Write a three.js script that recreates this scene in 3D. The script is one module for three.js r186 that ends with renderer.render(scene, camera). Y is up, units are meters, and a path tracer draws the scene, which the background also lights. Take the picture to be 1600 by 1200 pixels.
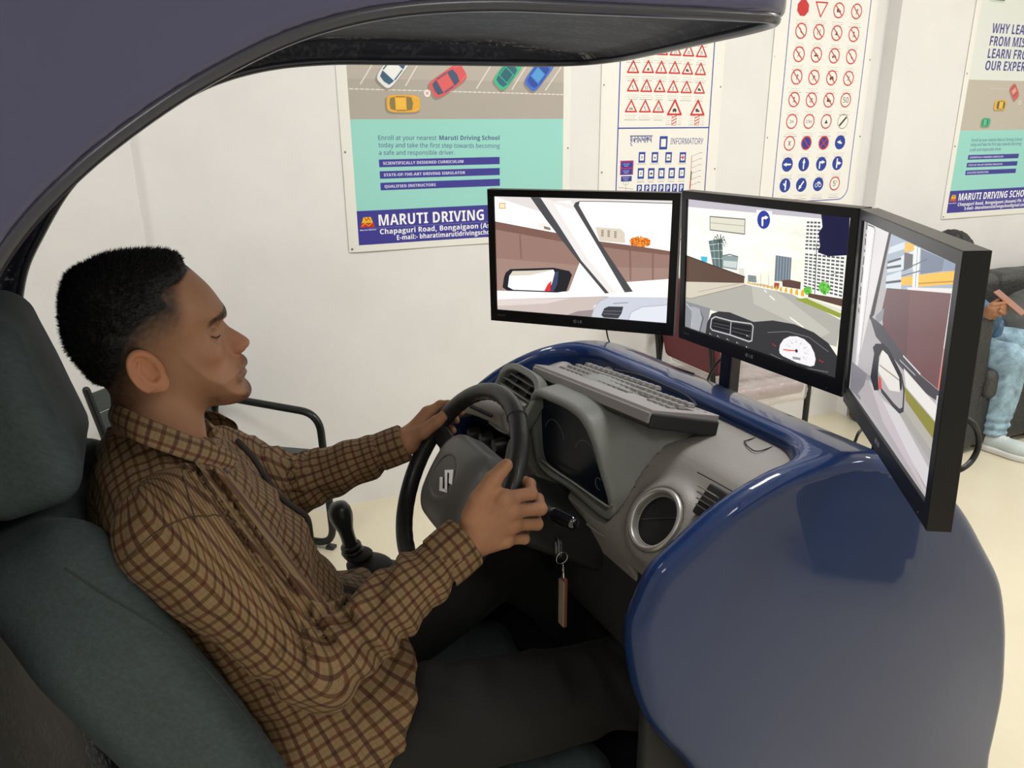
import * as THREE from 'three';
import { RoundedBoxGeometry } from 'three/addons/geometries/RoundedBoxGeometry.js';
import { mergeGeometries } from 'three/addons/utils/BufferGeometryUtils.js';
import { RectAreaLightUniformsLib } from 'three/addons/lights/RectAreaLightUniformsLib.js';

// ---------- camera, light, exposure ----------
const scene = new THREE.Scene();
const camera = new THREE.PerspectiveCamera(53.13, 4 / 3, 0.05, 60);
camera.position.set(0, 1.5, 0);
camera.rotation.order = 'YXZ';
camera.rotation.set(-18.2 * Math.PI / 180, 0, -0.5 * Math.PI / 180);
scene.add(camera);
const renderer = new THREE.WebGLRenderer({ antialias: true });
renderer.toneMapping = THREE.LinearToneMapping;
renderer.toneMappingExposure = 0.815;
renderer.shadowMap.enabled = true;
RectAreaLightUniformsLib.init();
scene.background = new THREE.Color(0.55, 0.62, 0.7);
const ROOM_H = 3.05;
// ceiling panels: [along back wall, out from it, width, depth, intensity]
const PANELS = [[-1.4, 1.9, 0.6, 0.6, 19], [0.9, 1.8, 0.6, 0.6, 41], [3.0, 1.9, 0.6, 0.6, 30], [5.2, 1.9, 0.6, 0.6, 22], [-1.4, 4.2, 0.6, 0.6, 12], [0.8, 4.2, 0.6, 0.6, 16], [3.0, 4.2, 0.6, 0.6, 26], [5.2, 4.2, 0.6, 0.6, 26]];
const PANEL_COLOR = new THREE.Color(1, 0.985, 0.955);

// ---------- helpers ----------
const V = (x, y, z) => new THREE.Vector3(x, y, z);
const rad = d => d * Math.PI / 180;
const clamp = (x, a = 0, b = 1) => x < a ? a : x > b ? b : x;
const lerp = (a, b, t) => a + (b - a) * t;
const sst = (a, b, x) => { const t = clamp((x - a) / (b - a)); return t * t * (3 - 2 * t); };
function rng(seed) { let s = seed >>> 0; return () => { s = (s + 0x6D2B79F5) | 0; let t = Math.imul(s ^ (s >>> 15), 1 | s); t = (t + Math.imul(t ^ (t >>> 7), 61 | t)) ^ t; return ((t ^ (t >>> 14)) >>> 0) / 4294967296; }; }
function hash3(x, y, z) { let h = Math.imul(x, 374761393) + Math.imul(y, 668265263) + Math.imul(z, 2147483647 ^ 0x5bd1e995); h = Math.imul(h ^ (h >>> 13), 1274126177); return ((h ^ (h >>> 16)) >>> 0) / 4294967296; }
function noise(x, y, z) {
  const i = Math.floor(x), j = Math.floor(y), k = Math.floor(z); let u = x - i, v = y - j, w = z - k;
  u = u * u * (3 - 2 * u); v = v * v * (3 - 2 * v); w = w * w * (3 - 2 * w);
  const a = lerp(lerp(hash3(i, j, k), hash3(i + 1, j, k), u), lerp(hash3(i, j + 1, k), hash3(i + 1, j + 1, k), u), v);
  const b = lerp(lerp(hash3(i, j, k + 1), hash3(i + 1, j, k + 1), u), lerp(hash3(i, j + 1, k + 1), hash3(i + 1, j + 1, k + 1), u), v);
  return lerp(a, b, w) * 2 - 1;
}
const fbm = (x, y, z, o = 3) => { let s = 0, a = 0.5; for (let q = 0; q < o; q++) { s += a * noise(x, y, z); x *= 2.03; y *= 2.03; z *= 2.03; a *= 0.5; } return s; };

const used = {};
const numbered = n => { const k = used[n] = (used[n] ?? -1) + 1; return k ? n + '_' + String(k).padStart(3, '0') : n; };
function shadow(o) { o.traverse(m => { if (m.isMesh) { m.castShadow = m.receiveShadow = true; } }); return o; }
function tag(o, label, category, group) { o.userData = { ...o.userData, label, category }; if (group) o.userData.group = group; return o; }
function thing(name, label, category, pos = [0, 0, 0], turn = 0, group) {
  const o = new THREE.Group(); o.name = numbered(name); o.position.set(...pos); o.rotation.y = turn; scene.add(o);
  return tag(o, label, category, group);
}
function part(name, geo, mat, parent, label) {
  const g = Array.isArray(geo) ? merge(geo) : geo;
  const m = new THREE.Mesh(g, mat); m.name = name; m.castShadow = m.receiveShadow = true; parent.add(m);
  if (label) m.userData.label = label;
  return m;
}
function struct(name, geo, mat, parent = scene) { const m = part(name, geo, mat, parent); if (parent === scene) m.userData.kind = 'structure'; return m; }
function merge(list) {
  const idx = list.every(g => g.index);
  const gs = list.map(g => { const q = (idx || !g.index) ? g : g.toNonIndexed(); for (const a of Object.keys(q.attributes)) if (!['position', 'normal', 'uv', 'color'].includes(a)) q.deleteAttribute(a); return q; });
  const keys = ['position', 'normal', 'uv', 'color'].filter(a => gs.every(g => g.attributes[a]));
  for (const g of gs) for (const a of Object.keys(g.attributes)) if (!keys.includes(a)) g.deleteAttribute(a);
  return mergeGeometries(gs, false);
}
const mat = (c, rough = 0.6, o = {}) => new THREE.MeshPhysicalMaterial({ color: c, roughness: rough, ...o });
const lin = (r, g, b) => new THREE.Color().setRGB(r, g, b);
function box(w, h, d, r = 0.003, pos = [0, 0, 0], rot) {
  const g = r > 0 ? new RoundedBoxGeometry(w, h, d, 2, Math.min(r, w / 2.01, h / 2.01, d / 2.01)) : new THREE.BoxGeometry(w, h, d);
  if (rot) g.applyMatrix4(new THREE.Matrix4().makeRotationFromEuler(new THREE.Euler(...rot)));
  g.translate(...pos); return g;
}
function tube(pts, r, seg = 40, rs = 10, closed = false) {
  const c = new THREE.CatmullRomCurve3(pts.map(p => p.isVector3 ? p : V(...p)), closed, 'centripetal');
  return new THREE.TubeGeometry(c, seg, r, rs, closed);
}
function capTube(pts, r, seg = 40, rs = 10) {
  const v = pts.map(p => p.isVector3 ? p : V(...p)); const g = [tube(v, r, seg, rs)];
  for (const e of [v[0], v[v.length - 1]]) { const s = new THREE.SphereGeometry(r, rs, 6); s.translate(e.x, e.y, e.z); g.push(s); }
  return merge(g);
}
function bentPath(pts, r, n = 6) { // straight runs joined by round bends
  const out = [V(...pts[0])];
  for (let i = 1; i < pts.length - 1; i++) {
    const a = V(...pts[i - 1]), b = V(...pts[i]), c = V(...pts[i + 1]);
    const ra = Math.min(r, a.distanceTo(b) * 0.45), rc = Math.min(r, c.distanceTo(b) * 0.45);
    const p = b.clone().add(a.clone().sub(b).setLength(ra)), q = b.clone().add(c.clone().sub(b).setLength(rc));
    for (let k = 0; k <= n; k++) { const t = k / n; out.push(p.clone().multiplyScalar((1 - t) ** 2).add(b.clone().multiplyScalar(2 * t * (1 - t))).add(q.clone().multiplyScalar(t * t))); }
  }
  out.push(V(...pts[pts.length - 1])); return out;
}
function polyTube(path, r, rs = 10) { // tube along a dense path without overshoot
  const c = new THREE.CurvePath(); for (let i = 0; i + 1 < path.length; i++) c.add(new THREE.LineCurve3(path[i], path[i + 1]));
  return new THREE.TubeGeometry(c, path.length * 4, r, rs, false);
}
// ----- signed distance modelling: a field is meshed with surface nets, then pulled onto the surface -----
const smin = (a, b, k) => { const h = Math.max(k - Math.abs(a - b), 0) / k; return Math.min(a, b) - h * h * k * 0.25; };
const smax = (a, b, k) => -smin(-a, -b, k);
function cone(p, a, b, ra, rb) { // tapered capsule
  const bx = b[0] - a[0], by = b[1] - a[1], bz = b[2] - a[2], px = p[0] - a[0], py = p[1] - a[1], pz = p[2] - a[2];
  const t = clamp((px * bx + py * by + pz * bz) / (bx * bx + by * by + bz * bz));
  return Math.hypot(px - t * bx, py - t * by, pz - t * bz) - lerp(ra, rb, t);
}
function ell(p, c, r) { const x = (p[0] - c[0]) / r[0], y = (p[1] - c[1]) / r[1], z = (p[2] - c[2]) / r[2]; const k0 = Math.hypot(x, y, z), k1 = Math.hypot(x / r[0], y / r[1], z / r[2]); return k1 < 1e-9 ? -Math.min(...r) : k0 * (k0 - 1) / k1; }
function rbox(p, c, h, r) { const x = Math.abs(p[0] - c[0]) - h[0] + r, y = Math.abs(p[1] - c[1]) - h[1] + r, z = Math.abs(p[2] - c[2]) - h[2] + r; return Math.hypot(Math.max(x, 0), Math.max(y, 0), Math.max(z, 0)) + Math.min(Math.max(x, y, z), 0) - r; }
function smoothPoly(pts, n = 6, closed = true) {
  const c = new THREE.CatmullRomCurve3(pts.map(p => V(p[0], p[1], 0)), closed, 'centripetal');
  return c.getPoints(pts.length * n).map(p => [p.x, p.y]);
}
function polyDist(pts) { // exact signed distance to a closed outline, negative inside
  return (x, y) => {
    let d = 1e9, s = 1; const n = pts.length;
    for (let i = 0, j = n - 1; i < n; j = i++) {
      const ex = pts[j][0] - pts[i][0], ey = pts[j][1] - pts[i][1], wx = x - pts[i][0], wy = y - pts[i][1];
      const t = clamp((wx * ex + wy * ey) / (ex * ex + ey * ey + 1e-12)); const bx = wx - ex * t, by = wy - ey * t; d = Math.min(d, bx * bx + by * by);
      const a = y >= pts[i][1], b = y < pts[j][1], c = ex * wy > ey * wx; if ((a && b && c) || (!a && !b && !c)) s = -s;
    }
    return s * Math.sqrt(d);
  };
}
function gridded(f, lo, hi, h) { // the same field sampled once, for speed
  const nx = Math.ceil((hi[0] - lo[0]) / h) + 2, ny = Math.ceil((hi[1] - lo[1]) / h) + 2, g = new Float32Array(nx * ny);
  for (let j = 0; j < ny; j++) for (let i = 0; i < nx; i++) g[j * nx + i] = f(lo[0] + i * h, lo[1] + j * h);
  return (x, y) => {
    const u = clamp((x - lo[0]) / h, 0, nx - 1.001), v = clamp((y - lo[1]) / h, 0, ny - 1.001), i = u | 0, j = v | 0, a = u - i, b = v - j, o = j * nx + i;
    return lerp(lerp(g[o], g[o + 1], a), lerp(g[o + nx], g[o + nx + 1], a), b);
  };
}
const extrude = (d, z, hw, r) => { const a = d + r, b = Math.abs(z) - hw + r; return Math.hypot(Math.max(a, 0), Math.max(b, 0)) + Math.min(Math.max(a, b), 0) - r; };
function sdfMesh(f, lo, hi, h, o = {}) {
  const n = [0, 1, 2].map(k => Math.ceil((hi[k] - lo[k]) / h) + 1), [nx, ny, nz] = n, S = new Float32Array(nx * ny * nz), p = [0, 0, 0];
  const B = 5, far = B * h * 0.9 * (o.slack ?? 1.35);
  for (let k = 0; k < nz; k += B) for (let j = 0; j < ny; j += B) for (let i = 0; i < nx; i += B) {
    p[0] = lo[0] + (i + 2) * h; p[1] = lo[1] + (j + 2) * h; p[2] = lo[2] + (k + 2) * h; const c = f(p), skip = Math.abs(c) > far;
    for (let c3 = k; c3 < Math.min(k + B, nz); c3++) for (let c2 = j; c2 < Math.min(j + B, ny); c2++) for (let c1 = i; c1 < Math.min(i + B, nx); c1++) {
      if (skip) S[(c3 * ny + c2) * nx + c1] = c; else { p[0] = lo[0] + c1 * h; p[1] = lo[1] + c2 * h; p[2] = lo[2] + c3 * h; S[(c3 * ny + c2) * nx + c1] = f(p); }
    }
  }
  const id = new Int32Array(nx * ny * nz).fill(-1), P = [], I = [], at = (i, j, k) => (k * ny + j) * nx + i;
  const E = [[0, 1], [2, 3], [4, 5], [6, 7], [0, 2], [1, 3], [4, 6], [5, 7], [0, 4], [1, 5], [2, 6], [3, 7]];
  for (let k = 0; k < nz - 1; k++) for (let j = 0; j < ny - 1; j++) for (let i = 0; i < nx - 1; i++) {
    const v = []; let m = 0; for (let q = 0; q < 8; q++) { const s = S[at(i + (q & 1), j + (q >> 1 & 1), k + (q >> 2))]; v.push(s); if (s < 0) m++; }
    if (!m || m === 8) continue;
    let x = 0, y = 0, z = 0, c = 0;
    for (const [a, b] of E) if (v[a] < 0 !== v[b] < 0) { const t = v[a] / (v[a] - v[b]); x += lerp(a & 1, b & 1, t); y += lerp(a >> 1 & 1, b >> 1 & 1, t); z += lerp(a >> 2, b >> 2, t); c++; }
    id[at(i, j, k)] = P.length / 3; P.push(lo[0] + (i + x / c) * h, lo[1] + (j + y / c) * h, lo[2] + (k + z / c) * h);
  }
  const quad = (a, b, c, d, fl) => { if (a < 0 || b < 0 || c < 0 || d < 0) return; if (fl) I.push(a, b, c, a, c, d); else I.push(a, c, b, a, d, c); };
  for (let k = 1; k < nz - 1; k++) for (let j = 1; j < ny - 1; j++) for (let i = 1; i < nx - 1; i++) {
    const s = S[at(i, j, k)] < 0;
    if (s !== S[at(i + 1, j, k)] < 0) quad(id[at(i, j - 1, k - 1)], id[at(i, j, k - 1)], id[at(i, j, k)], id[at(i, j - 1, k)], s);
    if (s !== S[at(i, j + 1, k)] < 0) quad(id[at(i - 1, j, k - 1)], id[at(i - 1, j, k)], id[at(i, j, k)], id[at(i, j, k - 1)], s);
    if (s !== S[at(i, j, k + 1)] < 0) quad(id[at(i - 1, j - 1, k)], id[at(i, j - 1, k)], id[at(i, j, k)], id[at(i - 1, j, k)], s);
  }
  const N = new Float32Array(P.length), e = o.eps ?? h * 0.35, Q = new Float32Array(P);
  for (let v = 0; v < P.length; v += 3) {
    let gx = 0, gy = 0, gz = 1;
    for (let it = 0; it < (o.iters ?? 2) + 1; it++) {
      const x = Q[v], y = Q[v + 1], z = Q[v + 2];
      gx = f([x + e, y, z]) - f([x - e, y, z]); gy = f([x, y + e, z]) - f([x, y - e, z]); gz = f([x, y, z + e]) - f([x, y, z - e]);
      const g2 = Math.hypot(gx, gy, gz) || 1; const gl = g2 / (2 * e);
      if (it < (o.iters ?? 2)) { const st = clamp(f([x, y, z]) / Math.max(gl, 0.2), -h * 0.6, h * 0.6); Q[v] -= gx / g2 * st; Q[v + 1] -= gy / g2 * st; Q[v + 2] -= gz / g2 * st; }
      gx /= g2; gy /= g2; gz /= g2;
    }
    N[v] = gx; N[v + 1] = gy; N[v + 2] = gz;
  }
  const g = new THREE.BufferGeometry();
  g.setAttribute('position', new THREE.BufferAttribute(Q, 3)); g.setAttribute('normal', new THREE.BufferAttribute(N, 3)); g.setIndex(I);
  return g;
}
// uv per triangle from a function (p, n) -> [u, v]; wrap keeps a triangle on one side of the seam of an angle
function withUV(g0, fn, wrap = 0) {
  const g = g0.index ? g0.toNonIndexed() : g0, P = g.attributes.position, N = g.attributes.normal, uv = new Float32Array(P.count * 2);
  for (let t = 0; t < P.count; t += 3) {
    const cx = [0, 1, 2].reduce((s, q) => s + P.getX(t + q) / 3, 0), cy = [0, 1, 2].reduce((s, q) => s + P.getY(t + q) / 3, 0), cz = [0, 1, 2].reduce((s, q) => s + P.getZ(t + q) / 3, 0);
    let u0 = null;
    for (let q = 0; q < 3; q++) {
      let [u, v] = fn([P.getX(t + q), P.getY(t + q), P.getZ(t + q)], [N.getX(t + q), N.getY(t + q), N.getZ(t + q)], [cx, cy, cz]);
      if (wrap) { if (u0 === null) u0 = u; else { while (u - u0 > wrap / 2) u -= wrap; while (u - u0 < -wrap / 2) u += wrap; } }
      uv[(t + q) * 2] = u; uv[(t + q) * 2 + 1] = v;
    }
  }
  g.setAttribute('uv', new THREE.BufferAttribute(uv, 2)); return g;
}
const boxUV = g => withUV(g, (p, n, c) => { const a = n.map(Math.abs); return a[0] > a[1] && a[0] > a[2] ? [p[2], p[1]] : a[1] > a[2] ? [p[0], p[2]] : [p[0], p[1]]; });
// one slanted projection without breaks, for moulded shapes with a fine grain
const SLANT = V(-0.45, 0.6, 0.66).normalize(), SL_U = V(0.66, 0, 0.45).normalize(), SL_V = V().crossVectors(SLANT, SL_U);
function grainUV(g) { const P = g.attributes.position, uv = new Float32Array(P.count * 2), q = V(); for (let i = 0; i < P.count; i++) { q.fromBufferAttribute(P, i); uv[i * 2] = q.dot(SL_U); uv[i * 2 + 1] = q.dot(SL_V); } g.setAttribute('uv', new THREE.BufferAttribute(uv, 2)); return g; }
function paint(g, fn) { const P = g.attributes.position, N = g.attributes.normal, c = new Float32Array(P.count * 3); for (let i = 0; i < P.count; i++) { const q = fn([P.getX(i), P.getY(i), P.getZ(i)], [N.getX(i), N.getY(i), N.getZ(i)]); c[i * 3] = q[0]; c[i * 3 + 1] = q[1]; c[i * 3 + 2] = q[2]; } g.setAttribute('color', new THREE.BufferAttribute(c, 3)); return g; }
// ----- textures -----
function dataTex(w, h, fn, srgb = true, rep) {
  const d = new Uint8Array(w * h * 4);
  for (let y = 0; y < h; y++) for (let x = 0; x < w; x++) { const c = fn(x, y), o = (y * w + x) * 4; d[o] = clamp(c[0]) * 255; d[o + 1] = clamp(c[1]) * 255; d[o + 2] = clamp(c[2]) * 255; d[o + 3] = 255; }
  const t = new THREE.DataTexture(d, w, h); t.magFilter = THREE.LinearFilter; t.minFilter = THREE.LinearMipmapLinearFilter; t.generateMipmaps = true; t.wrapS = t.wrapT = THREE.RepeatWrapping;
  if (srgb) t.colorSpace = THREE.SRGBColorSpace; if (rep) t.repeat.set(...rep); t.needsUpdate = true; return t;
}
const grain = (seed, n = 256, cells = 32, oct = 2) => { // tileable grey noise
  const r = rng(seed), L = []; for (let o = 0; o < oct; o++) { const c = cells << o; L.push([c, Float32Array.from({ length: c * c }, () => r())]); }
  return (x, y) => { let s = 0, a = 0.6; for (const [c, g] of L) { const u = x / n * c, v = y / n * c, i = Math.floor(u), j = Math.floor(v); let p = u - i, q = v - j; p = p * p * (3 - 2 * p); q = q * q * (3 - 2 * q); const G = (a, b) => g[((b % c + c) % c) * c + ((a % c + c) % c)]; s += a * lerp(lerp(G(i, j), G(i + 1, j), p), lerp(G(i, j + 1), G(i + 1, j + 1), p), q); a *= 0.5; } return s / 0.9; };
};
function canvasTex(w, h, draw) { const c = document.createElement('canvas'); c.width = w; c.height = h; draw(c.getContext('2d'), w, h); const t = new THREE.CanvasTexture(c); t.colorSpace = THREE.SRGBColorSpace; t.anisotropy = 8; return t; }
// a drawing board in metres: x right from x0, y up from y0
function board(x0, y0, wm, hm, ppm, draw) {
  return canvasTex(Math.round(wm * ppm), Math.round(hm * ppm), (c, W, H) => {
    c.lineJoin = c.lineCap = 'round';
    const X = x => (x - x0) * W / wm, Y = y => H - (y - y0) * H / hm, k = W / wm;
    const path = (p, close = true) => { c.beginPath(); p.forEach((q, i) => i ? c.lineTo(X(q[0]), Y(q[1])) : c.moveTo(X(q[0]), Y(q[1]))); if (close) c.closePath(); };
    const B = {
      c, X, Y, k,
      poly(col, p) { path(p); c.fillStyle = col; c.fill(); },
      line(col, w, p, close = false) { path(p, close); c.strokeStyle = col; c.lineWidth = w * k; c.stroke(); },
      disc(col, x, y, rx, ry = rx) { c.beginPath(); c.ellipse(X(x), Y(y), rx * k, ry * k, 0, 0, 7); c.fillStyle = col; c.fill(); },
      ring(col, w, x, y, rx, ry = rx) { c.beginPath(); c.ellipse(X(x), Y(y), rx * k, ry * k, 0, 0, 7); c.strokeStyle = col; c.lineWidth = w * k; c.stroke(); },
      text(s, a, b, size, col, font = 'sans-serif', weight = '', sx) { // from a to b on its baseline, squeezed to fit
        c.save(); c.translate(X(a[0]), Y(a[1])); c.rotate(-Math.atan2(b[1] - a[1], b[0] - a[0])); c.font = `${weight} ${100}px ${font}`; const len = Math.hypot(b[0] - a[0], b[1] - a[1]) * k, tw = c.measureText(s).width;
        c.scale(sx ?? len / tw, size * k / 73); c.fillStyle = col; c.textBaseline = 'alphabetic'; c.fillText(s, 0, 0); c.restore();
      },
    };
    draw(B, W, H);
  });
}
// ---------- the room ----------
// wall frame: x along the back wall, y up, z out of it into the room
const WALL_TURN = rad(23.4), WALL_AT = [-0.7844, 0, -2.9044];
const onWall = (o, turn = 0) => { const p = o.position.clone().applyAxisAngle(V(0, 1, 0), WALL_TURN); o.position.set(p.x + WALL_AT[0], p.y + WALL_AT[1], p.z + WALL_AT[2]); o.rotation.y = WALL_TURN + turn; return o; };
const wallPoint = (x, y, z) => { const p = V(x, y, z).applyAxisAngle(V(0, 1, 0), WALL_TURN); return [p.x + WALL_AT[0], p.y + WALL_AT[1], p.z + WALL_AT[2]]; };
const wg = grain(11, 256, 8, 5);
const wallMap = dataTex(256, 256, (x, y) => { const v = wg(x, y) - 0.5; const s = 0.915 + v * 0.03; return [s, s * 0.995, s * 0.99]; }, true, [0.7, 0.7]);
const wallBump = dataTex(256, 256, (x, y) => { const v = wg(x * 2, y * 2); return [v, v, v]; }, false, [3, 3]);
const wallMat = mat(0xffffff, 0.62, { map: wallMap, bumpMap: wallBump, bumpScale: 0.0003, specularIntensity: 0.6 });
const fg = grain(23, 256, 6, 5);
const floorMat = mat(0xffffff, 0.22, { map: dataTex(256, 256, (x, y) => { const v = fg(x, y) - 0.5; return [0.86 + v * 0.02, 0.825 + v * 0.025, 0.73 + v * 0.03]; }, true, [0.8, 0.8]), specularIntensity: 0.7 });
const ceilMat = mat(lin(0.8, 0.79, 0.76), 0.9);
const XL = -2.6, XR = 7.2, ZB = 6.2; // room extents in the wall frame
function wallBox(name, x0, x1, y0, y1, z0, z1, m) {
  const g = boxUV(new THREE.BoxGeometry(x1 - x0, y1 - y0, z1 - z0).translate((x0 + x1) / 2, (y0 + y1) / 2, (z0 + z1) / 2));
  return onWall(struct(name, g, m));
}
wallBox('floor', XL - 0.2, XR + 0.2, -0.2, 0, -0.3, ZB + 0.2, floorMat);
wallBox('ceiling', XL - 0.2, XR + 0.2, ROOM_H, ROOM_H + 0.2, -0.3, ZB + 0.2, ceilMat);
wallBox('wall_back', -0.528, 2.835, 0, ROOM_H, -0.3, 0, wallMat);
wallBox('wall_back_right', 2.825, XR + 0.2, 0, ROOM_H, -0.3, 0.075, wallMat);
wallBox('wall_back_left', XL - 0.2, -0.528, 0, ROOM_H, -0.3, 0.055, wallMat);
wallBox('wall_left', XL - 0.2, XL, 0, ROOM_H, 0.055, ZB, wallMat);
wallBox('wall_right', XR, XR + 0.2, 0, ROOM_H, 0.075, ZB, wallMat);
wallBox('wall_front', XL - 0.2, XR + 0.2, 0, ROOM_H, ZB, ZB + 0.2, wallMat);
// ceiling light panels
PANELS.forEach(([x, z, w, d, I], i) => {
  const t = thing('ceiling_light', 'square white ceiling light panel overhead', 'ceiling light', [0, 0, 0], 0, 'ceiling light panels');
  t.position.set(x, ROOM_H, z); onWall(t);
  const fr = []; for (const s of [-1, 1]) { fr.push(box(w + 0.03, 0.02, 0.015, 0.003, [0, -0.01, s * (d / 2 + 0.0075)])); fr.push(box(0.015, 0.02, d, 0.003, [s * (w / 2 + 0.0075), -0.01, 0])); }
  part('frame', fr, mat(0xf2f2f0, 0.5), t);
  part('diffuser', box(w, 0.008, d, 0, [0, -0.008, 0]), mat(0xffffff, 0.5, { emissive: PANEL_COLOR, emissiveIntensity: 3 }), t);
  const L = new THREE.RectAreaLight(PANEL_COLOR, I, w, d); const p = wallPoint(x, ROOM_H - 0.024, z); L.position.set(...p); L.rotation.order = 'YXZ'; L.rotation.set(-Math.PI / 2, 0, 0); L.rotation.y = WALL_TURN; scene.add(L);
});
// ---------- posters ----------
// every poster is a thin sheet; the drawing board is measured in metres along the wall and up from the floor
const PURPLE = '#43419a', TEAL = '#9ddcd3', ASPH = '#bdb5ab', INK = '#4a5a86';
function poster(label, x0, x1, y0, y1, z, ppm, draw, curl) {
  const t = thing('poster', label, 'poster'); t.position.set((x0 + x1) / 2, (y0 + y1) / 2, z); onWall(t);
  const tex = board(x0, y0, x1 - x0, y1 - y0, ppm, draw);
  const g = new THREE.BoxGeometry(x1 - x0, y1 - y0, 0.0016, 40, 40, 1), P = g.attributes.position;
  for (let i = 0; i < P.count; i++) { const x = P.getX(i), y = P.getY(i), ex = (x1 - x0) / 2 - Math.abs(x), ey = (y1 - y0) / 2 - Math.abs(y); const w = (0.003 * (1 + noise(x * 3.1 + x0 * 7, y * 2.3, 1.7)) + curl * sst(0.05, 0, ex) * (0.5 + 0.5 * noise(y * 5, x0, 3)) ** 2) * sst(0, 0.02, ex * 0.6 + 0.006); P.setZ(i, P.getZ(i) + 0.001 + w); }
  g.computeVertexNormals();
  const side = mat(0xf1efe8, 0.6);
  const m = new THREE.Mesh(g, [side, side, side, side, mat(0xffffff, 0.42, { map: tex, specularIntensity: 0.6 }), side]); m.name = 'sheet'; m.castShadow = m.receiveShadow = true; t.add(m);
  const pin = new THREE.CylinderGeometry(0.004, 0.0045, 0.004, 10).rotateX(Math.PI / 2), pm = mat(0x9a968c, 0.35, { metalness: 0.8 });
  for (const px of [x0 + 0.012, x1 - 0.012]) for (const py of [y0 + 0.012, y0 + 0.37, y0 + 0.72]) { const q = part('pin', pin, pm, t); q.position.set(px - (x0 + x1) / 2, py - (y0 + y1) / 2, 0.004); }
  return t;
}
function carTop(B, cx, cy, len, wid, ang, body, dark, pane) { // a little car seen from above, printed
  const R = (u, v) => [cx + u * Math.cos(ang) - v * Math.sin(ang), cy + u * Math.sin(ang) + v * Math.cos(ang)];
  const l = len / 2, w = wid / 2, sh = (k, a) => { const p = []; for (let i = 0; i < 40; i++) { const t = i / 40 * Math.PI * 2, c = Math.cos(t), s = Math.sin(t), e = 0.45; p.push(R(k * l * Math.sign(c) * Math.abs(c) ** e, k * w * Math.sign(s) * Math.abs(s) ** e)); } return p; };
  B.poly('rgba(90,80,75,0.35)', sh(1.06).map(q => [q[0] - 0.004, q[1] - 0.005]));
  B.poly(body, sh(1)); B.poly(dark, [R(-0.78 * l, -0.62 * w), R(-0.5 * l, -0.78 * w), R(-0.5 * l, 0.78 * w), R(-0.78 * l, 0.62 * w), R(-0.84 * l, 0)]);
  B.poly(dark, [R(0.5 * l, -0.7 * w), R(0.18 * l, -0.82 * w), R(0.18 * l, 0.82 * w), R(0.5 * l, 0.7 * w), R(0.58 * l, 0)]);
  B.poly(dark, [R(-0.45 * l, 0.72 * w), R(0.13 * l, 0.72 * w), R(0.13 * l, 0.84 * w), R(-0.45 * l, 0.84 * w)]); B.poly(dark, [R(-0.45 * l, -0.72 * w), R(0.13 * l, -0.72 * w), R(0.13 * l, -0.84 * w), R(-0.45 * l, -0.84 * w)]);
  B.poly(pane, [R(-0.45 * l, -0.6 * w), R(0.13 * l, -0.6 * w), R(0.13 * l, 0.6 * w), R(-0.45 * l, 0.6 * w)]);
  B.line('rgba(255,255,255,0.35)', 0.0015, [R(0.6 * l, -0.8 * w), R(0.95 * l, -0.55 * w)]); B.line('rgba(255,255,255,0.35)', 0.0015, [R(0.6 * l, 0.8 * w), R(0.95 * l, 0.55 * w)]);
}
function schoolBand(B, a, dx, s) { // purple foot of a school poster; a = lower left of the band, s = scale
  const at = (x, y) => [a[0] + x * s, a[1] + y * s];
  B.poly(PURPLE, [at(0, 0), at(dx, 0), at(dx, 0.152), at(0, 0.152)]);
  B.poly('#f3c52c', [at(0.028, 0.124), at(0.062, 0.124), at(0.078, 0.08), at(0.012, 0.08)]); B.poly('#c8372f', [at(0.0185, 0.098), at(0.0715, 0.098), at(0.078, 0.078), at(0.012, 0.078)]);
  B.line('#c8372f', 0.0035 * s, [at(0.034, 0.121), at(0.042, 0.108), at(0.05, 0.121), at(0.058, 0.108)]); B.line('#f3c52c', 0.003 * s, [at(0.02, 0.085), at(0.035, 0.096), at(0.05, 0.085), at(0.066, 0.096)]);
  B.text('Bharati Motors', at(0.008, 0.064), at(0.084, 0.064), 0.006 * s, '#fff', 'sans-serif', 'bold');
  B.text('MARUTI DRIVING SCHOOL', at(0.092, 0.083), at(0.092 + 0.79, 0.083), 0.05 * s, '#fff', 'sans-serif', 'bold');
  B.line('rgba(255,255,255,0.55)', 0.0012 * s, [at(0.05, 0.073), at(0.85, 0.073)]);
  B.text('Chapaguri Road, Bongaigaon (Assam) Ph: 98', at(0.098, 0.044), at(0.098 + 0.74, 0.044), 0.0235 * s, '#fff', 'sans-serif', 'bold');
  B.text('E-mail:- bharatimarutidrivingschool@gmail.com', at(0.176, 0.013), at(0.176 + 0.66, 0.013), 0.0225 * s, '#fff', 'sans-serif', 'bold');
}
function schoolBars(B, p, w, h, gap) { // three bars under the invitation
  ['SCIENTIFICALLY DESIGNED CURRICULUM', 'STATE-OF-THE-ART DRIVING SIMULATOR', 'QUALIFIED INSTRUCTORS'].forEach((s, i) => {
    const y = p[1] - i * gap; B.poly(PURPLE, [[p[0], y], [p[0] + w, y], [p[0] + w, y + h], [p[0], y + h]]);
    B.text(s, [p[0] + w * 0.03, y + h * 0.3], [p[0] + w * [0.69, 0.7, 0.45][i], y + h * 0.3], h * 0.4, '#dfe0f4', 'sans-serif', 'bold');
  });
}
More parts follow.
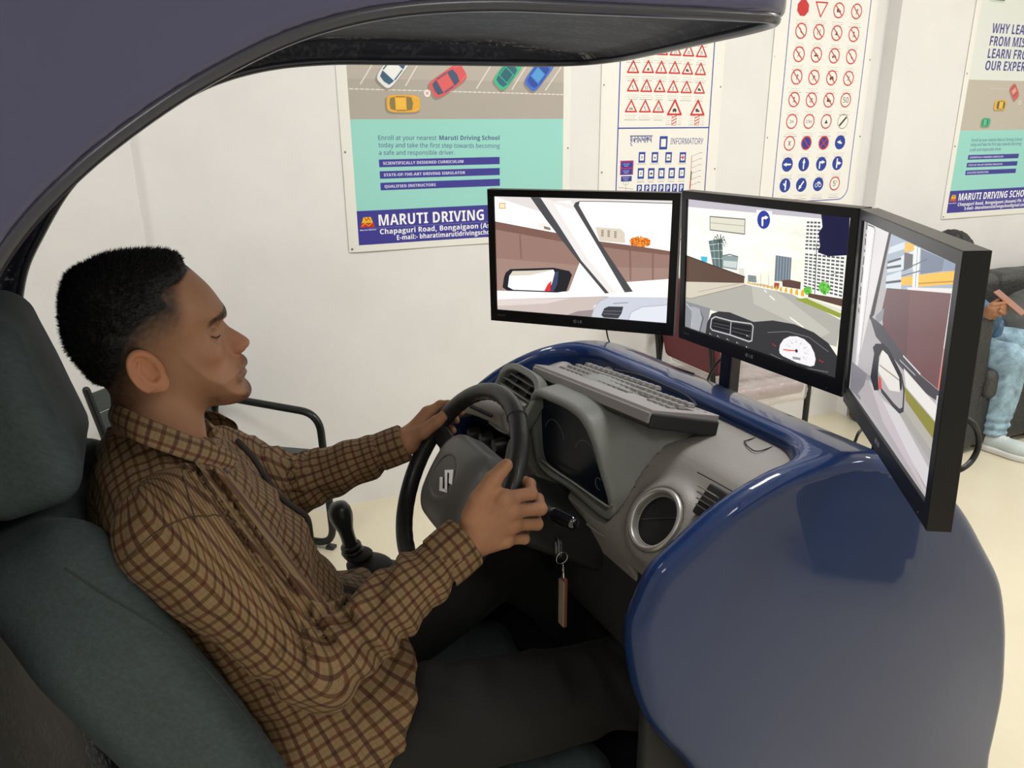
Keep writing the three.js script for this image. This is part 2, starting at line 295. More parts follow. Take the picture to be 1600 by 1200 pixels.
{ // left poster
  const [[x0], , [x1, ], ] = [[.1747,1.0622],[.1815,1.7207],[1.1261,1.5074],[1.1165,1.6825]];
  const y0 = [[.1747,1.0622]][0][1];
  const L = [[.2238,1.7186],[.2215,1.5532],[.2154,1.2166],[.2125,1.0876],[1.0911,1.5416]];
  const xl = (L[2][0] + L[3][0]) / 2, xr = L[4][0], yTeal = (L[1][1] + L[4][1]) / 2, yBand = L[2][1], yBot = L[3][1];
  poster('turquoise driving school poster with parked cars printed at its top, left of the signs charts', x0, x1, y0, 2.12, 0.001, 1100, B => {
    B.poly('#efeee8', [[x0, y0], [x1, y0], [x1, 2.12], [x0, 2.12]]);
    B.poly(ASPH, [[xl, yTeal], [xr, yTeal], [xr, 2.1], [xl, 2.1]]);
    B.poly('#b3aca3', [[xl, yTeal], [xr, yTeal], [xr, yTeal + 0.14], [xl, yTeal + 0.14]]);
    B.poly(TEAL, [[xl, yBand - 0.01], [xr, yBand - 0.01], [xr, yTeal], [xl, yTeal]]);
    B.c.setLineDash([14, 8]); B.line('#e6e2da', 0.004, [[.2188,1.6524],[1.0881,1.6408]], false); B.c.setLineDash([]);
    for (const q of [[[.2614,1.6702],[.3179,1.7328]], [[.4307,1.6663],[.4868,1.7366]], [[.7134,1.6603],[.7791,1.7302]], [[.8629,1.6588],[.9301,1.7334]], [[1.0101,1.6572],[1.0949,1.7402]]]) B.line('#e2ddd5', 0.005, [q[0], [q[1][0] + 0.06, q[1][1] + 0.1]]);
    const c = [[.4188,1.6026],[.3777,1.7094],[.5971,1.6847],[.8362,1.7083],[.9737,1.7108],[.5129,1.6399]];
    carTop(B, c[0][0], c[0][1], 0.128, 0.062, 0, '#eeb13f', '#8d7d55', '#f4c04c');
    carTop(B, c[1][0] + 0.015, c[1][1] + 0.02, 0.16, 0.07, 0.85, '#e9eaea', '#426480', '#f4f4f4');
    carTop(B, c[2][0], c[2][1], 0.155, 0.07, 0.55, '#df6164', '#4b5f7b', '#e2686a');
    carTop(B, c[3][0] + 0.01, c[3][1] + 0.01, 0.135, 0.065, 0.85, '#3fbf92', '#3f6a80', '#356a78');
    carTop(B, c[4][0] + 0.01, c[4][1] + 0.01, 0.15, 0.066, 0.85, '#4a72d0', '#3553a8', '#5aa0e0');
    B.disc('#f2efea', c[5][0], c[5][1], 0.013); B.line('#d04848', 0.002, [[c[5][0] - 0.005, c[5][1] - 0.005], [c[5][0] + 0.005, c[5][1] + 0.005]]); B.line('#d04848', 0.002, [[c[5][0] - 0.005, c[5][1] + 0.005], [c[5][0] + 0.005, c[5][1] - 0.005]]);
    const t = [[.3128,1.4739],[.5434,1.4712],[.5522,1.4711],[.8081,1.4682],[.3132,1.4478],[.8076,1.4376],[.3129,1.4203],[.6173,1.4153]];
    B.text('Enroll at your nearest', t[0], t[1], 0.0165, INK); B.text('Maruti Driving School', t[2], t[3], 0.0165, INK, 'sans-serif', 'bold');
    B.text('today and take the first step towards becoming', t[4], t[5], 0.0165, INK); B.text('a safe and responsible driver.', t[6], t[7], 0.0165, INK);
    const b = [[.3121,1.3755],[.8058,1.3633],[.3139,1.4032],[.3108,1.3329]];
    schoolBars(B, b[0], b[1][0] - b[0][0], b[2][1] - b[0][1], b[0][1] - b[3][1]);
    B.poly(PURPLE, [[xl, yBot], [xr, yBot], [xr, yBand], [xl, yBand]]);
    B.poly(PURPLE, [[xl, yBot], [xr, yBot], [xr, yBand], [xl, yBand]]);
    schoolBand(B, [xl, yBot], xr - xl, (yBand - yBot) / 0.152);
  }, 0.006);
}
{ // far right poster, on the wall that stands forward
  const z = 0.076, [[x0, y0]] = [[3.3164,1.0593]];
  const q = [[3.3462,1.0679],[3.3448,1.1823],[3.3492,1.4854],[3.358,1.7299],[3.4572,1.2574],[3.9011,1.2549]];
  const xl = q[0][0], x1 = x0 + 0.95, xr = x1 - 0.03;
  poster('turquoise driving school poster headed in purple capitals, right of the pillar edge', x0, x1, q[0][1] - 0.03, 2.25, z, 900, B => {
    B.poly('#f1efe9', [[x0, 0], [x1, 0], [x1, 2.25], [x0, 2.25]]);
    B.poly('#e4e9e4', [[xl, q[3][1]], [xr, q[3][1]], [xr, 2.22], [xl, 2.22]]);
    B.poly('#c3bcb0', [[xl, q[2][1]], [xr, q[2][1]], [xr, q[3][1]], [xl, q[3][1]]]);
    B.poly(TEAL, [[xl, q[1][1]], [xr, q[1][1]], [xr, q[2][1]], [xl, q[2][1]]]);
    const h = [[3.4547,1.9496],[3.7071,1.9535],[3.4495,1.8909],[3.4507,1.8337],[3.4489,1.7769],[3.4007,2.0967],[3.5125,2.0981],[3.4041,2.084]];
    const T = (s, a, w) => B.text(s, a, [a[0] + w, a[1]], 0.045, '#4b4a8e', 'sans-serif', 'bold');
    T('WHY LEARN', h[0], 0.33); T('FROM MISTAKES', h[2], 0.44); T('LEARN FROM', h[3], 0.36); T('OUR EXPERTISE', h[4], 0.43);
    B.poly('#6b6a6a', [[h[5][0], h[5][1]], [h[6][0], h[5][1]], [h[6][0], h[5][1] + 0.02], [h[5][0], h[5][1] + 0.02]]); B.poly('#c5d8c8', [[h[5][0], h[7][1] + 0.004], [h[6][0], h[7][1] + 0.004], [h[6][0], h[5][1] - 0.002], [h[5][0], h[5][1] - 0.002]]);
    const k = [[3.7105,1.6745],[3.617,1.6095],[3.5297,1.5241],[3.7682,1.6227],[3.5181,1.691],[3.6661,1.6881]];
    carTop(B, k[0][0], k[0][1], 0.085, 0.05, -0.85, '#cf6b62', '#b85f5a', '#e3a39c'); carTop(B, k[1][0], k[1][1], 0.09, 0.05, Math.PI, '#e8b33f', '#5f6a5a', '#eec04e'); carTop(B, k[2][0], k[2][1], 0.07, 0.045, 0, '#55b788', '#3f8a74', '#6cc79c');
    B.ring('#efece6', 0.003, k[3][0], k[3][1], 0.009); B.line('#d6d0c6', 0.003, [k[4], k[5]]);
    const t = [[3.4423,1.4295],[3.8661,1.4242],[3.441,1.4065],[3.4431,1.3814],[3.7096,1.3769]];
    B.text('Enroll at your nearest Maruti Driving School', t[0], [t[0][0] + 0.4, t[0][1]], 0.0155, INK); B.text('today and take the first step towards becoming', [t[0][0], t[2][1]], [t[0][0] + 0.4, t[2][1]], 0.0155, INK); B.text('a safe and responsible driver.', [t[0][0], t[3][1]], [t[0][0] + 0.25, t[3][1]], 0.0155, INK);
    const b = [[3.4394,1.339],[3.4378,1.3622],[3.442,1.3]];
    schoolBars(B, b[0], 0.4, b[1][1] - b[0][1], b[0][1] - b[2][1]);
    schoolBand(B, [xl, q[0][1]], xr - xl, (q[1][1] - q[0][1]) / 0.152);
  }, 0.004);
}
// road sign charts
const RED = '#cf3a3a', BLUE = '#2f46a0', GREY = '#55534f';
const glyph = (B, kind, x, y, s, col) => { // the small black pictures in the signs
  const L = (w, ...p) => B.line(col, w * s, p.map(q => [x + q[0] * s, y + q[1] * s])), D = (u, v, r) => B.disc(col, x + u * s, y + v * s, r * s);
  switch (kind % 12) {
    case 0: D(0, 0.45, 0.16); L(0.2, [0, 0.3], [0, -0.1]); L(0.14, [0, -0.1], [-0.25, -0.6]); L(0.14, [0, -0.1], [0.25, -0.6]); break;
    case 1: B.poly(col, [[x - 0.6 * s, y - 0.35 * s], [x + 0.6 * s, y - 0.35 * s], [x + 0.6 * s, y], [x + 0.3 * s, y + 0.35 * s], [x - 0.3 * s, y + 0.35 * s], [x - 0.6 * s, y]]); D(-0.35, -0.4, 0.15); D(0.35, -0.4, 0.15); break;
    case 2: L(0.16, [-0.3, -0.6], [-0.3, 0.5]); L(0.16, [0.3, -0.6], [0.3, 0.5]); break;
    case 3: L(0.16, [0, -0.6], [0, 0.1], [0.35, 0.35]); L(0.14, [0.1, 0.5], [0.4, 0.4], [0.35, 0.1]); break;
    case 4: D(-0.35, -0.25, 0.26); D(0.35, -0.25, 0.26); L(0.1, [-0.35, -0.25], [-0.1, 0.25], [0.2, 0.2], [0.35, -0.25]); break;
    case 5: L(0.16, [-0.5, -0.4], [0.5, -0.4]); L(0.16, [-0.3, -0.1], [0.1, 0.3], [0.45, 0.1]); break;
    case 6: L(0.16, [-0.3, -0.5], [0.3, 0.5]); L(0.16, [0.3, -0.5], [-0.3, 0.5]); break;
    case 7: B.poly(col, [[x - 0.5 * s, y - 0.45 * s], [x + 0.5 * s, y - 0.45 * s], [x, y + 0.45 * s]]); break;
    case 8: L(0.16, [-0.25, -0.6], [-0.25, 0.3], [0.25, 0.3], [0.25, -0.4]); break;
    case 9: L(0.18, [0.3, -0.5], [-0.1, -0.1], [-0.3, 0.4]); D(-0.3, 0.45, 0.16); break;
    case 10: B.poly(col, [[x - 0.6 * s, y - 0.4 * s], [x + 0.6 * s, y - 0.4 * s], [x + 0.6 * s, y], [x + 0.1 * s, y + 0.05 * s], [x + 0.1 * s, y + 0.4 * s], [x - 0.6 * s, y + 0.4 * s]]); break;
    default: L(0.3, [-0.5, -0.2], [0.5, -0.2]); L(0.1, [-0.4, 0], [-0.1, 0.4], [0.3, 0]);
  }
};
function caption(B, x, y, w, seed, lines = 3) { const r = rng(seed); for (let i = 0; i < lines; i++) { let u = x - w / 2 * (0.5 + 0.5 * r()); const e = 2 * x - u; while (u < e) { const l = 0.002 + r() * 0.006; B.line(i === lines - 1 ? 'rgba(85,83,79,0.85)' : 'rgba(85,83,79,0.55)', i === lines - 1 ? 0.0016 : 0.0011, [[u, y - i * 0.0085], [Math.min(u + l, e), y - i * 0.0085]]); u += l + 0.002; } } }
{ // cautionary and informatory chart, left of the two
  const f = [[1.3484,1.2566],[1.3556,1.769],[1.3536,1.5124],[1.8219,1.5061],[1.8203,1.2285],[1.8286,1.8558],[1.3014,1.2583],[1.3056,1.7318],[1.8714,1.2457]];
  const xl = (f[0][0] + f[1][0] + f[2][0]) / 3, xr = (f[3][0] + f[4][0] + f[5][0]) / 3, yb = 1.02, ym = (f[2][1] + f[3][1]) / 2, x0 = xl - 0.085, x1 = xr + 0.06;
  poster('white chart of red triangle warning signs above blue informatory signs, beside the turquoise poster', x0, x1, yb - 0.06, 2.3, 0.001, 1300, B => {
    B.poly('#f4f2ec', [[x0, 0], [x1, 0], [x1, 3], [x0, 3]]);
    B.line(BLUE, 0.005, [[xl, yb], [xr, yb], [xr, 2.26], [xl, 2.26]], true); B.line(BLUE, 0.005, [[xl, ym], [xr, ym]]);
    const tri = (x, y, s, k) => { B.line(RED, s * 0.24, [[x - s, y - s * 0.75], [x + s, y - s * 0.75], [x, y + s * 0.95]], true); glyph(B, k, x, y - s * 0.22, s * 0.5, '#45423f'); };
    const rows = [[[1.4159,1.7506],[1.4898,1.7522],[1.5555,1.7516],[1.6232,1.7517],[1.6902,1.7504],[1.7583,1.7491]], [[1.4193,1.6786],[1.4853,1.6775],[1.5523,1.677],[1.6205,1.6758],[1.6897,1.6746],[1.7591,1.6734]], [[1.4131,1.596],[1.4829,1.5956],[1.5504,1.5944]]];
    const dy = rows[0][0][1] - rows[1][0][1];
    rows.forEach((r, j) => r.forEach((p, i) => { tri(p[0], p[1], 0.0265, i * 5 + j * 7 + 2); caption(B, p[0], p[1] - 0.036, 0.07, i + j * 9 + 4); }));
    for (let u = 1; u < 6; u++) rows[0].forEach((p, i) => { tri(p[0], p[1] + dy * u, 0.0265, i * 3 + u * 5); caption(B, p[0], p[1] + dy * u - 0.036, 0.07, i + u * 11 + 40); });
    for (const p of [[1.6342,1.5905],[1.7559,1.5895]]) { tri(p[0], p[1], 0.0345, p[0] > xl + 0.35 ? 10 : 1); const w = 0.011; B.poly('#f4f2ec', [[p[0] - w, p[1] - 0.07], [p[0] + w, p[1] - 0.07], [p[0] + w, p[1] - 0.028], [p[0] - w, p[1] - 0.028]]); B.line(RED, 0.0018, [[p[0] - w, p[1] - 0.07], [p[0] + w, p[1] - 0.07], [p[0] + w, p[1] - 0.028], [p[0] - w, p[1] - 0.028]], true); for (let i = 0; i < 3; i++) B.line(RED, 0.004, [[p[0] - w, p[1] - 0.066 + i * 0.013], [p[0] + w, p[1] - 0.056 + i * 0.013]]); for (const s of [-1, 1]) caption(B, p[0] + s * 0.03, p[1] - 0.034, 0.028, 7 + s, 5); }
    // heading of the lower half
    const h = [[1.6211,1.4409],[1.7979,1.4385],[1.5655,1.418],[1.6062,1.4769],[1.4149,1.4472],[1.5276,1.4457],[1.5859,1.4471]];
    B.text('INFORMATORY', h[0], h[1], 0.0265, '#3d3f86', 'sans-serif', '');
    const sq = (x, y, w, hh, k) => { B.poly(BLUE, [[x - w, y - hh], [x + w, y - hh], [x + w, y + hh], [x - w, y + hh]]); B.poly('#f6f5f2', [[x - w * 0.62, y - hh * 0.6], [x + w * 0.62, y - hh * 0.6], [x + w * 0.62, y + hh * 0.6], [x - w * 0.62, y + hh * 0.6]]); if (k >= 0) glyph(B, k, x, y, w * 0.6, '#3a3a44'); };
    sq(h[6][0], h[6][1], 0.0205, 0.0278, -1);
    { // the heading in its own script, drawn stroke by stroke
      const [a, b] = [h[4], h[5]], W = (b[0] - a[0]) / 7.4, S = 0.03, q = (...p) => B.line('#3d3f86', 0.0032, p.map(v => [a[0] + v[0] * W, a[1] + v[1] * S]));
      q([0, 1], [7.4, 1]); q([0.2, 1], [0.2, 0.35], [0.5, 0.35]); q([0.55, 1], [0.55, 0.1]); q([0.15, 0.1], [0.4, -0.25], [0.75, -0.3]);
      q([0.95, 0.6], [1.5, 0.6], [1.25, 0.25], [1.05, 0.4]); q([1.55, 1], [1.55, 0.1]); q([1.9, 0.65], [2.35, 0.65]); q([1.95, 0.65], [1.85, 0.5]); q([2.4, 1], [2.4, 0.1]); q([2.8, 1], [2.8, 0.1]);
      q([3.05, 0.65], [3.2, 0.35], [3.55, 0.4]); q([3.6, 1], [3.6, 0.1]); q([4.0, 0.6], [4.5, 0.55]); q([4.05, 0.95], [4.05, 0.4], [4.6, 0.4]); q([4.7, 1], [4.7, 0.1]); q([5.1, 1], [5.1, 0.1]);
      q([5.75, 1], [5.75, 0.1]); q([5.75, 0.6], [5.45, 0.75], [5.4, 0.45], [5.75, 0.4]); q([5.75, 0.6], [6.1, 0.75], [6.1, 0.35]); q([6.5, 1], [6.5, 0.4], [6.9, 0.4]); q([7.0, 1], [7.0, 0.1]);
    }
    [[1.4782,1.3881],[1.5452,1.3868],[1.6167,1.3853],[1.6922,1.3838]].forEach((p, i) => { sq(p[0], p[1], 0.0168, 0.0222, [8, 7, 4, -1][i]); if (i === 3) { B.line('#d23b3b', 0.005, [[p[0] - 0.007, p[1]], [p[0] + 0.007, p[1]]]); B.line('#d23b3b', 0.005, [[p[0], p[1] - 0.007], [p[0], p[1] + 0.007]]); } caption(B, p[0], p[1] - 0.0275, 0.05, 70 + i, 1); });
    [[1.4765,1.3205],[1.5304,1.319],[1.5841,1.3183],[1.6384,1.3175],[1.6925,1.3168]].forEach((p, i) => { sq(p[0], p[1], 0.0165, 0.0225, [6, 1, 9, 5, 8][i]); caption(B, p[0], p[1] - 0.0275, 0.045, 80 + i, 2); });
    [[1.4718,1.2566],[1.5108,1.256],[1.5483,1.2554],[1.5853,1.2549],[1.6216,1.2544],[1.6583,1.2539],[1.6943,1.2534]].forEach(p => { B.poly(BLUE, [[p[0] - 0.0135, p[1] - 0.025], [p[0] + 0.0135, p[1] - 0.025], [p[0] + 0.0135, p[1] + 0.016], [p[0] - 0.0135, p[1] + 0.016]]); B.text('P', [p[0] - 0.008, p[1] - 0.014], [p[0] + 0.009, p[1] - 0.014], 0.026, '#fff', 'sans-serif', 'bold'); });
    const g = [[1.37,1.3163],[1.4362,1.3761],[1.7406,1.388],[1.7413,1.2465],[1.79,1.3982],[1.3644,1.2849],[1.4395,1.2534]];
    B.poly('#a33a78', [[g[0][0], g[0][1]], [g[1][0], g[0][1]], [g[1][0], g[1][1]], [g[0][0], g[1][1]]]);
    for (let i = 0; i < 3; i++) { const y = g[1][1] - 0.018 - i * 0.029; B.poly('#39409a', [[g[0][0] + 0.006, y - 0.011], [g[1][0] - 0.006, y - 0.011], [g[1][0] - 0.006, y + 0.011], [g[0][0] + 0.006, y + 0.011]]); B.line('#dcdcf0', 0.002, [[g[0][0] + 0.015, y + 0.004], [g[1][0] - 0.02, y + 0.004]]); B.line('#dcdcf0', 0.002, [[g[0][0] + 0.02, y - 0.004], [g[1][0] - 0.025, y - 0.004]]); }
    B.line('#c86a6a', 0.003, [g[2], [g[3][0], g[3][1] + 0.08]]); B.line('#3f5a4a', 0.006, [[g[3][0] + 0.002, g[3][1] + 0.075], [g[3][0] + 0.002, g[3][1] + 0.04]]); B.line('#d23b3b', 0.006, [[g[3][0] + 0.001, g[3][1] + 0.035], [g[3][0], g[3][1]]]);
    for (let i = 0; i < 6; i++) { const y = lerp(g[2][1], g[3][1], i / 5.5); B.line('#6a6763', 0.0012, [[g[2][0], y], [g[4][0] - 0.01, y + 0.012]]); B.line('#6a6763', 0.0016, [[g[4][0] - 0.008, y + 0.014], [g[4][0] + 0.006, y + 0.014]]); }
    B.line('#777', 0.0012, [[g[5][0], g[5][1] - 0.02], [g[6][0], g[5][1] - 0.03]]); B.line('#777', 0.0012, [[(g[5][0] + g[6][0]) / 2, g[5][1]], [(g[5][0] + g[6][0]) / 2, g[5][1] - 0.035]]); B.ring('#8a8', 0.0012, (g[5][0] + g[6][0]) / 2, g[5][1] - 0.003, 0.014, 0.008);
  }, 0.003);
}
{ // mandatory chart, right of the two
  const f = [[2.2233,1.9357],[2.2242,1.1937],[2.7065,1.2001],[2.6977,2.064],[2.6615,1.1625],[2.1701,1.1958]];
  const xl = (f[0][0] + f[1][0]) / 2, xr = (f[2][0] + f[3][0]) / 2, yb = f[4][1], x0 = xl - 0.075, x1 = xr + 0.05;
  poster('white chart of round red and blue mandatory road signs with a rounded blue border', x0, x1, yb - 0.07, 2.42, 0.001, 1250, B => {
    B.poly('#f5f3ee', [[x0, 0], [x1, 0], [x1, 3], [x0, 3]]);
    const r = 0.06, p = []; for (const [cx, cy, a] of [[xr - r, yb + r, -90], [xr - r, 2.38 - r, 0], [xl + r, 2.38 - r, 90], [xl + 0.001, yb, 180]]) for (let i = 0; i <= 8; i++) { const t = rad(a + i * 11.25), q = a === 180 ? 0 : r; p.push([cx + q * Math.cos(t), cy + q * Math.sin(t)]); }
    B.line('#4d5cae', 0.0045, p, true);
    const rows = [[[2.2961,2.018],[2.4034,2.0196],[2.5097,2.0175],[2.6191,2.0183]], [[2.2975,1.9231],[2.4028,1.9227],[2.5118,1.9217],[2.6191,1.9205]], [[2.2981,1.825],[2.4021,1.8256],[2.5118,1.8242],[2.6198,1.8233]], [[2.2983,1.7288],[2.4021,1.7284],[2.5114,1.728],[2.6178,1.7275]], [[2.2965,1.6302],[2.401,1.6294],[2.5099,1.6294],[2.6169,1.6302]], [[2.2962,1.5337],[2.4014,1.5334],[2.509,1.5331],[2.6157,1.5328]], [[2.2959,1.4356],[2.3997,1.4358],[2.5091,1.4351],[2.614,1.4362]], [[2.2963,1.3389],[2.3977,1.3381],[2.5089,1.3372],[2.6135,1.338]], [[2.2943,1.2423],[2.3964,1.2413],[2.5039,1.241],[2.6114,1.2408]]];
    const R = 0.0325, W = '#f5f3ee';
    rows.forEach((row, j) => row.forEach(([x, y], i) => {
      const k = j * 4 + i; caption(B, x, y - R * 1.55, 0.08, k + 3, 3);
      const slash = (c = RED) => B.line(c, 0.0052, [[x - R * 0.62, y + R * 0.62], [x + R * 0.62, y - R * 0.62]]);
      if (k === 0) { const o = []; for (let a = 0; a < 8; a++) o.push([x + R * 1.1 * Math.cos((a + 0.5) * Math.PI / 4), y + R * 1.1 * Math.sin((a + 0.5) * Math.PI / 4)]); B.poly(RED, o); return; }
      if (k === 1) { B.line(RED, 0.006, [[x - R * 1.05, y + R * 0.8], [x + R * 1.05, y + R * 0.8], [x, y - R * 1.05]], true); return; }
      if (k === 25 || k === 26) { B.disc(RED, x, y, R); B.disc(BLUE, x, y, R * 0.78); slash(); if (k === 26) B.line(RED, 0.0052, [[x - R * 0.62, y - R * 0.62], [x + R * 0.62, y + R * 0.62]]); return; }
      if (k === 23) { B.ring('#3c3a38', 0.0022, x, y, R); B.line('#3c3a38', 0.009, [[x - R * 0.55, y - R * 0.55], [x + R * 0.55, y + R * 0.55]]); return; }
      if (k >= 27 && k !== 35) { B.disc(BLUE, x, y, R * 1.02); const A = (...q) => B.line('#fff', 0.008, q.map(v => [x + v[0] * R, y + v[1] * R])), H = (u, v, a) => B.poly('#fff', [[x + u * R + 0.4 * R * Math.cos(a), y + v * R + 0.4 * R * Math.sin(a)], [x + u * R + 0.4 * R * Math.cos(a + 2.3), y + v * R + 0.4 * R * Math.sin(a + 2.3)], [x + u * R + 0.4 * R * Math.cos(a - 2.3), y + v * R + 0.4 * R * Math.sin(a - 2.3)]]);
        switch (k) { case 27: A([-0.4, 0.05], [0.3, -0.1]); H(-0.2, 0.05, Math.PI); break; case 28: A([0.6, 0], [-0.3, 0]); H(-0.4, 0, Math.PI); break; case 29: A([0, -0.6], [0, 0.4]); H(0, 0.45, Math.PI / 2); break; case 30: A([-0.3, -0.6], [-0.3, 0.25], [0.2, 0.25]); H(0.35, 0.25, 0); break; case 31: A([-0.1, -0.6], [-0.1, 0.6]); A([-0.1, 0], [0.3, 0]); H(0.4, 0, 0); break; case 32: A([0.1, -0.6], [0.1, 0.6]); A([0.1, -0.1], [-0.25, 0.2]); break; case 33: A([0.35, 0.45], [-0.3, -0.4]); H(-0.3, -0.4, -2.2); break; case 34: B.ring('#fff', 0.003, x - R * 0.35, y - R * 0.15, R * 0.25); B.ring('#fff', 0.003, x + R * 0.35, y - R * 0.15, R * 0.25); A([-0.1, 0.25], [0.25, 0.25]); break; } return; }
      B.disc(W, x, y, R); B.ring(RED, 0.0055, x, y, R * 0.95);
      if (k === 19) B.text('50', [x - R * 0.6, y - R * 0.36], [x + R * 0.6, y - R * 0.36], R * 0.8, '#3c3a38'); else if (k === 35) B.text("5'", [x - R * 0.45, y - R * 0.36], [x + R * 0.5, y - R * 0.36], R * 0.8, '#3c3a38'); else if (k === 20) B.text('2m', [x - R * 0.4, y - R * 0.22], [x + R * 0.4, y - R * 0.22], R * 0.45, '#3c3a38'); else if (k === 21) B.text('3.5m', [x - R * 0.6, y - R * 0.22], [x + R * 0.6, y - R * 0.22], R * 0.45, '#3c3a38');
      else glyph(B, k * 5 + j, x, y, R * 0.62, '#45423f');
      if (k < 19 && k !== 2 || k === 2) slash();
    }));
    for (let u = 1; u < 4; u++) rows[0].forEach(([x, y], i) => { const yy = y + u * 0.098; B.disc(W, x, yy, R); B.ring(RED, 0.0055, x, yy, R * 0.95); glyph(B, u * 7 + i, x, yy, R * 0.6, '#45423f'); });
  }, 0.004);
}
// ---------- the driving simulator ----------
// simulator frame: x forward as the driver faces, y up, z to the driver's right; its origin is under the steering wheel
const SIM_AT = [-0.098, 0.15, -1.245], SIM_TURN = rad(25.5);
const bluePaint = mat(lin(0.008, 0.026, 0.1), 0.4, { clearcoat: 0.58, clearcoatRoughness: 0.03, specularIntensity: 0.25 });
const canopyPaint = mat(lin(0.048, 0.049, 0.125), 0.45, { clearcoat: 1, clearcoatRoughness: 0.13, specularIntensity: 0.6 });
const sim = thing('driving_simulator', 'dark blue fibreglass driving simulator with grey car dashboard and arched canopy', 'driving simulator', SIM_AT, SIM_TURN);

// the nose that carries the dashboard: outline in the x-y plane
const crease = [[.1918,.4331],[.1435,.499],[.1097,.5548],[.0852,.6274],[.0745,.7088],[.0871,.7468],[.1103,.7891],[.1521,.8185],[.203,.8502],[.265,.8756],[.3258,.8908],[.3812,.8942],[.4344,.8931],[.4974,.8811],[.6889,.7817],[.741,.7356],[.815,.6507],[.8858,.5608],[.9311,.4601],[.951,.3944],[.9743,.2915],[.9802,.1838],[.9817,.1229]];
const noseOutline = smoothPoly([[0.33, -0.12], [0.3, 0.1], [0.24, 0.33], ...crease.slice(0, 14).map((p, i) => { const c = [0.5, 0.55], d = Math.hypot(p[0] - c[0], p[1] - c[1]); return [p[0] + (p[0] - c[0]) / d * 0.004, p[1] + (p[1] - c[1]) / d * 0.004]; }), [0.595, 0.845], ...crease.slice(14), [1.0, 0.03], [1.01, -0.12]], 5);
const noseD = gridded(polyDist(noseOutline), [-0.1, -0.2], [1.15, 1.05], 0.006);
const well = gridded((x, z) => { const qx = Math.abs(x + 0.2) - 0.615 + 0.085, qz = Math.abs(z - 0.066) - 0.347 + 0.085; return Math.hypot(Math.max(qx, 0), Math.max(qz, 0)) + Math.min(Math.max(qx, qz), 0) - 0.085; }, [-0.2, -0.4], [1.2, 0.55], 0.006);
function noseField(p) {
  const [x, y, z] = p; let d = extrude(noseD(x, y), z - 0.0725, 0.3825, 0.024);
  const deep = y < 0.66 ? 0.34 * sst(0.66, 0.5, y) : 0;
  d = smax(d, -well(x - deep, z), 0.022);
  return d;
}
const nose = part('console_shell', sdfMesh(noseField, [0.0, -0.14, -0.36], [1.08, 0.98, 0.5], 0.0095), bluePaint, sim);
nose.geometry = grainUV(nose.geometry);

// the canopy: lip outline seen from the side, then the outside
const lip = [[-0.58, -0.1], [-0.64, 0.2], [-0.675, 0.5], [-0.69, 0.8], [-0.682, 0.95], [-0.662, 1.04], [-0.633, 1.135], [-0.597, 1.196], [-0.55, 1.262], [-0.496, 1.315], [-0.43, 1.364], [-0.365, 1.403], [-0.283, 1.441], [-0.197, 1.464], [-0.09, 1.476], [0.02, 1.479], [0.2, 1.482], [0.34, 1.484], [0.47, 1.487]];
const outside = [[0.475, 1.53], [0.45, 1.565], [0.34, 1.64], [0.15, 1.71], [-0.15, 1.76], [-0.5, 1.74], [-0.8, 1.58], [-1.0, 1.32], [-1.1, 0.95], [-1.12, 0.5], [-1.08, 0.1], [-1.06, -0.1]];
const lipFine = smoothPoly(lip, 4, false), outFine = smoothPoly(outside, 4, false);
const canopyD = gridded(polyDist([...lipFine, ...outFine]), [-1.2, -0.2], [0.6, 1.85], 0.007);
const hollowD = gridded(polyDist([...lipFine.map((p, i) => { const a = lipFine[Math.max(i - 1, 0)], b = lipFine[Math.min(i + 1, lipFine.length - 1)], dx = b[0] - a[0], dy = b[1] - a[1], l = Math.hypot(dx, dy), k = 0.022 * sst(0.47, 0.2, p[0]) + 0.012; return [p[0] - dy / l * k, p[1] + dx / l * k]; }), [0.46, 1.2], [0.3, 0.5], [0.2, -0.1]]), [-1.2, -0.2], [0.6, 1.85], 0.007);
const planD = gridded(polyDist(smoothPoly([[-1.3, -0.365], [-0.8, -0.365], [-0.2, -0.365], [0.2, -0.365], [0.385, -0.362], [0.445, -0.32], [0.465, -0.23], [0.445, -0.08], [0.408, 0.1], [0.372, 0.27], [0.345, 0.335], [0.30, 0.362], [0.2, 0.365], [-0.2, 0.365], [-0.8, 0.365], [-1.3, 0.365]], 6)), [-1.35, -0.5], [0.6, 0.5], 0.007);
const lipFar = gridded((x, y) => { let d = 9; for (const q of lipFine) d = Math.min(d, Math.hypot(x - q[0], y - q[1])); return d; }, [-1.2, -0.2], [0.6, 1.85], 0.012);
function canopyField(p) {
  const [x, y, z] = p; const a = canopyD(x, y), b = planD(x, z);
  let d = smax(a, b, lerp(0.016, 0.34, sst(0.03, 0.34, lipFar(x, y))));
  d = smax(d, -smax(hollowD(x, y), b + 0.016, 0.02), 0.009);
  return d;
}
const scuffBase = grain(77, 512, 24, 4), scuffFine = grain(78, 512, 140, 2);
const canopyGeo = withUV(sdfMesh(canopyField, [-1.16, -0.12, -0.4], [0.52, 1.8, 0.4], 0.0085), (p, n, c) => { const a = n.map(Math.abs); return a[2] > 0.6 ? [p[0], p[1]] : [p[0] + p[1], p[2]]; });
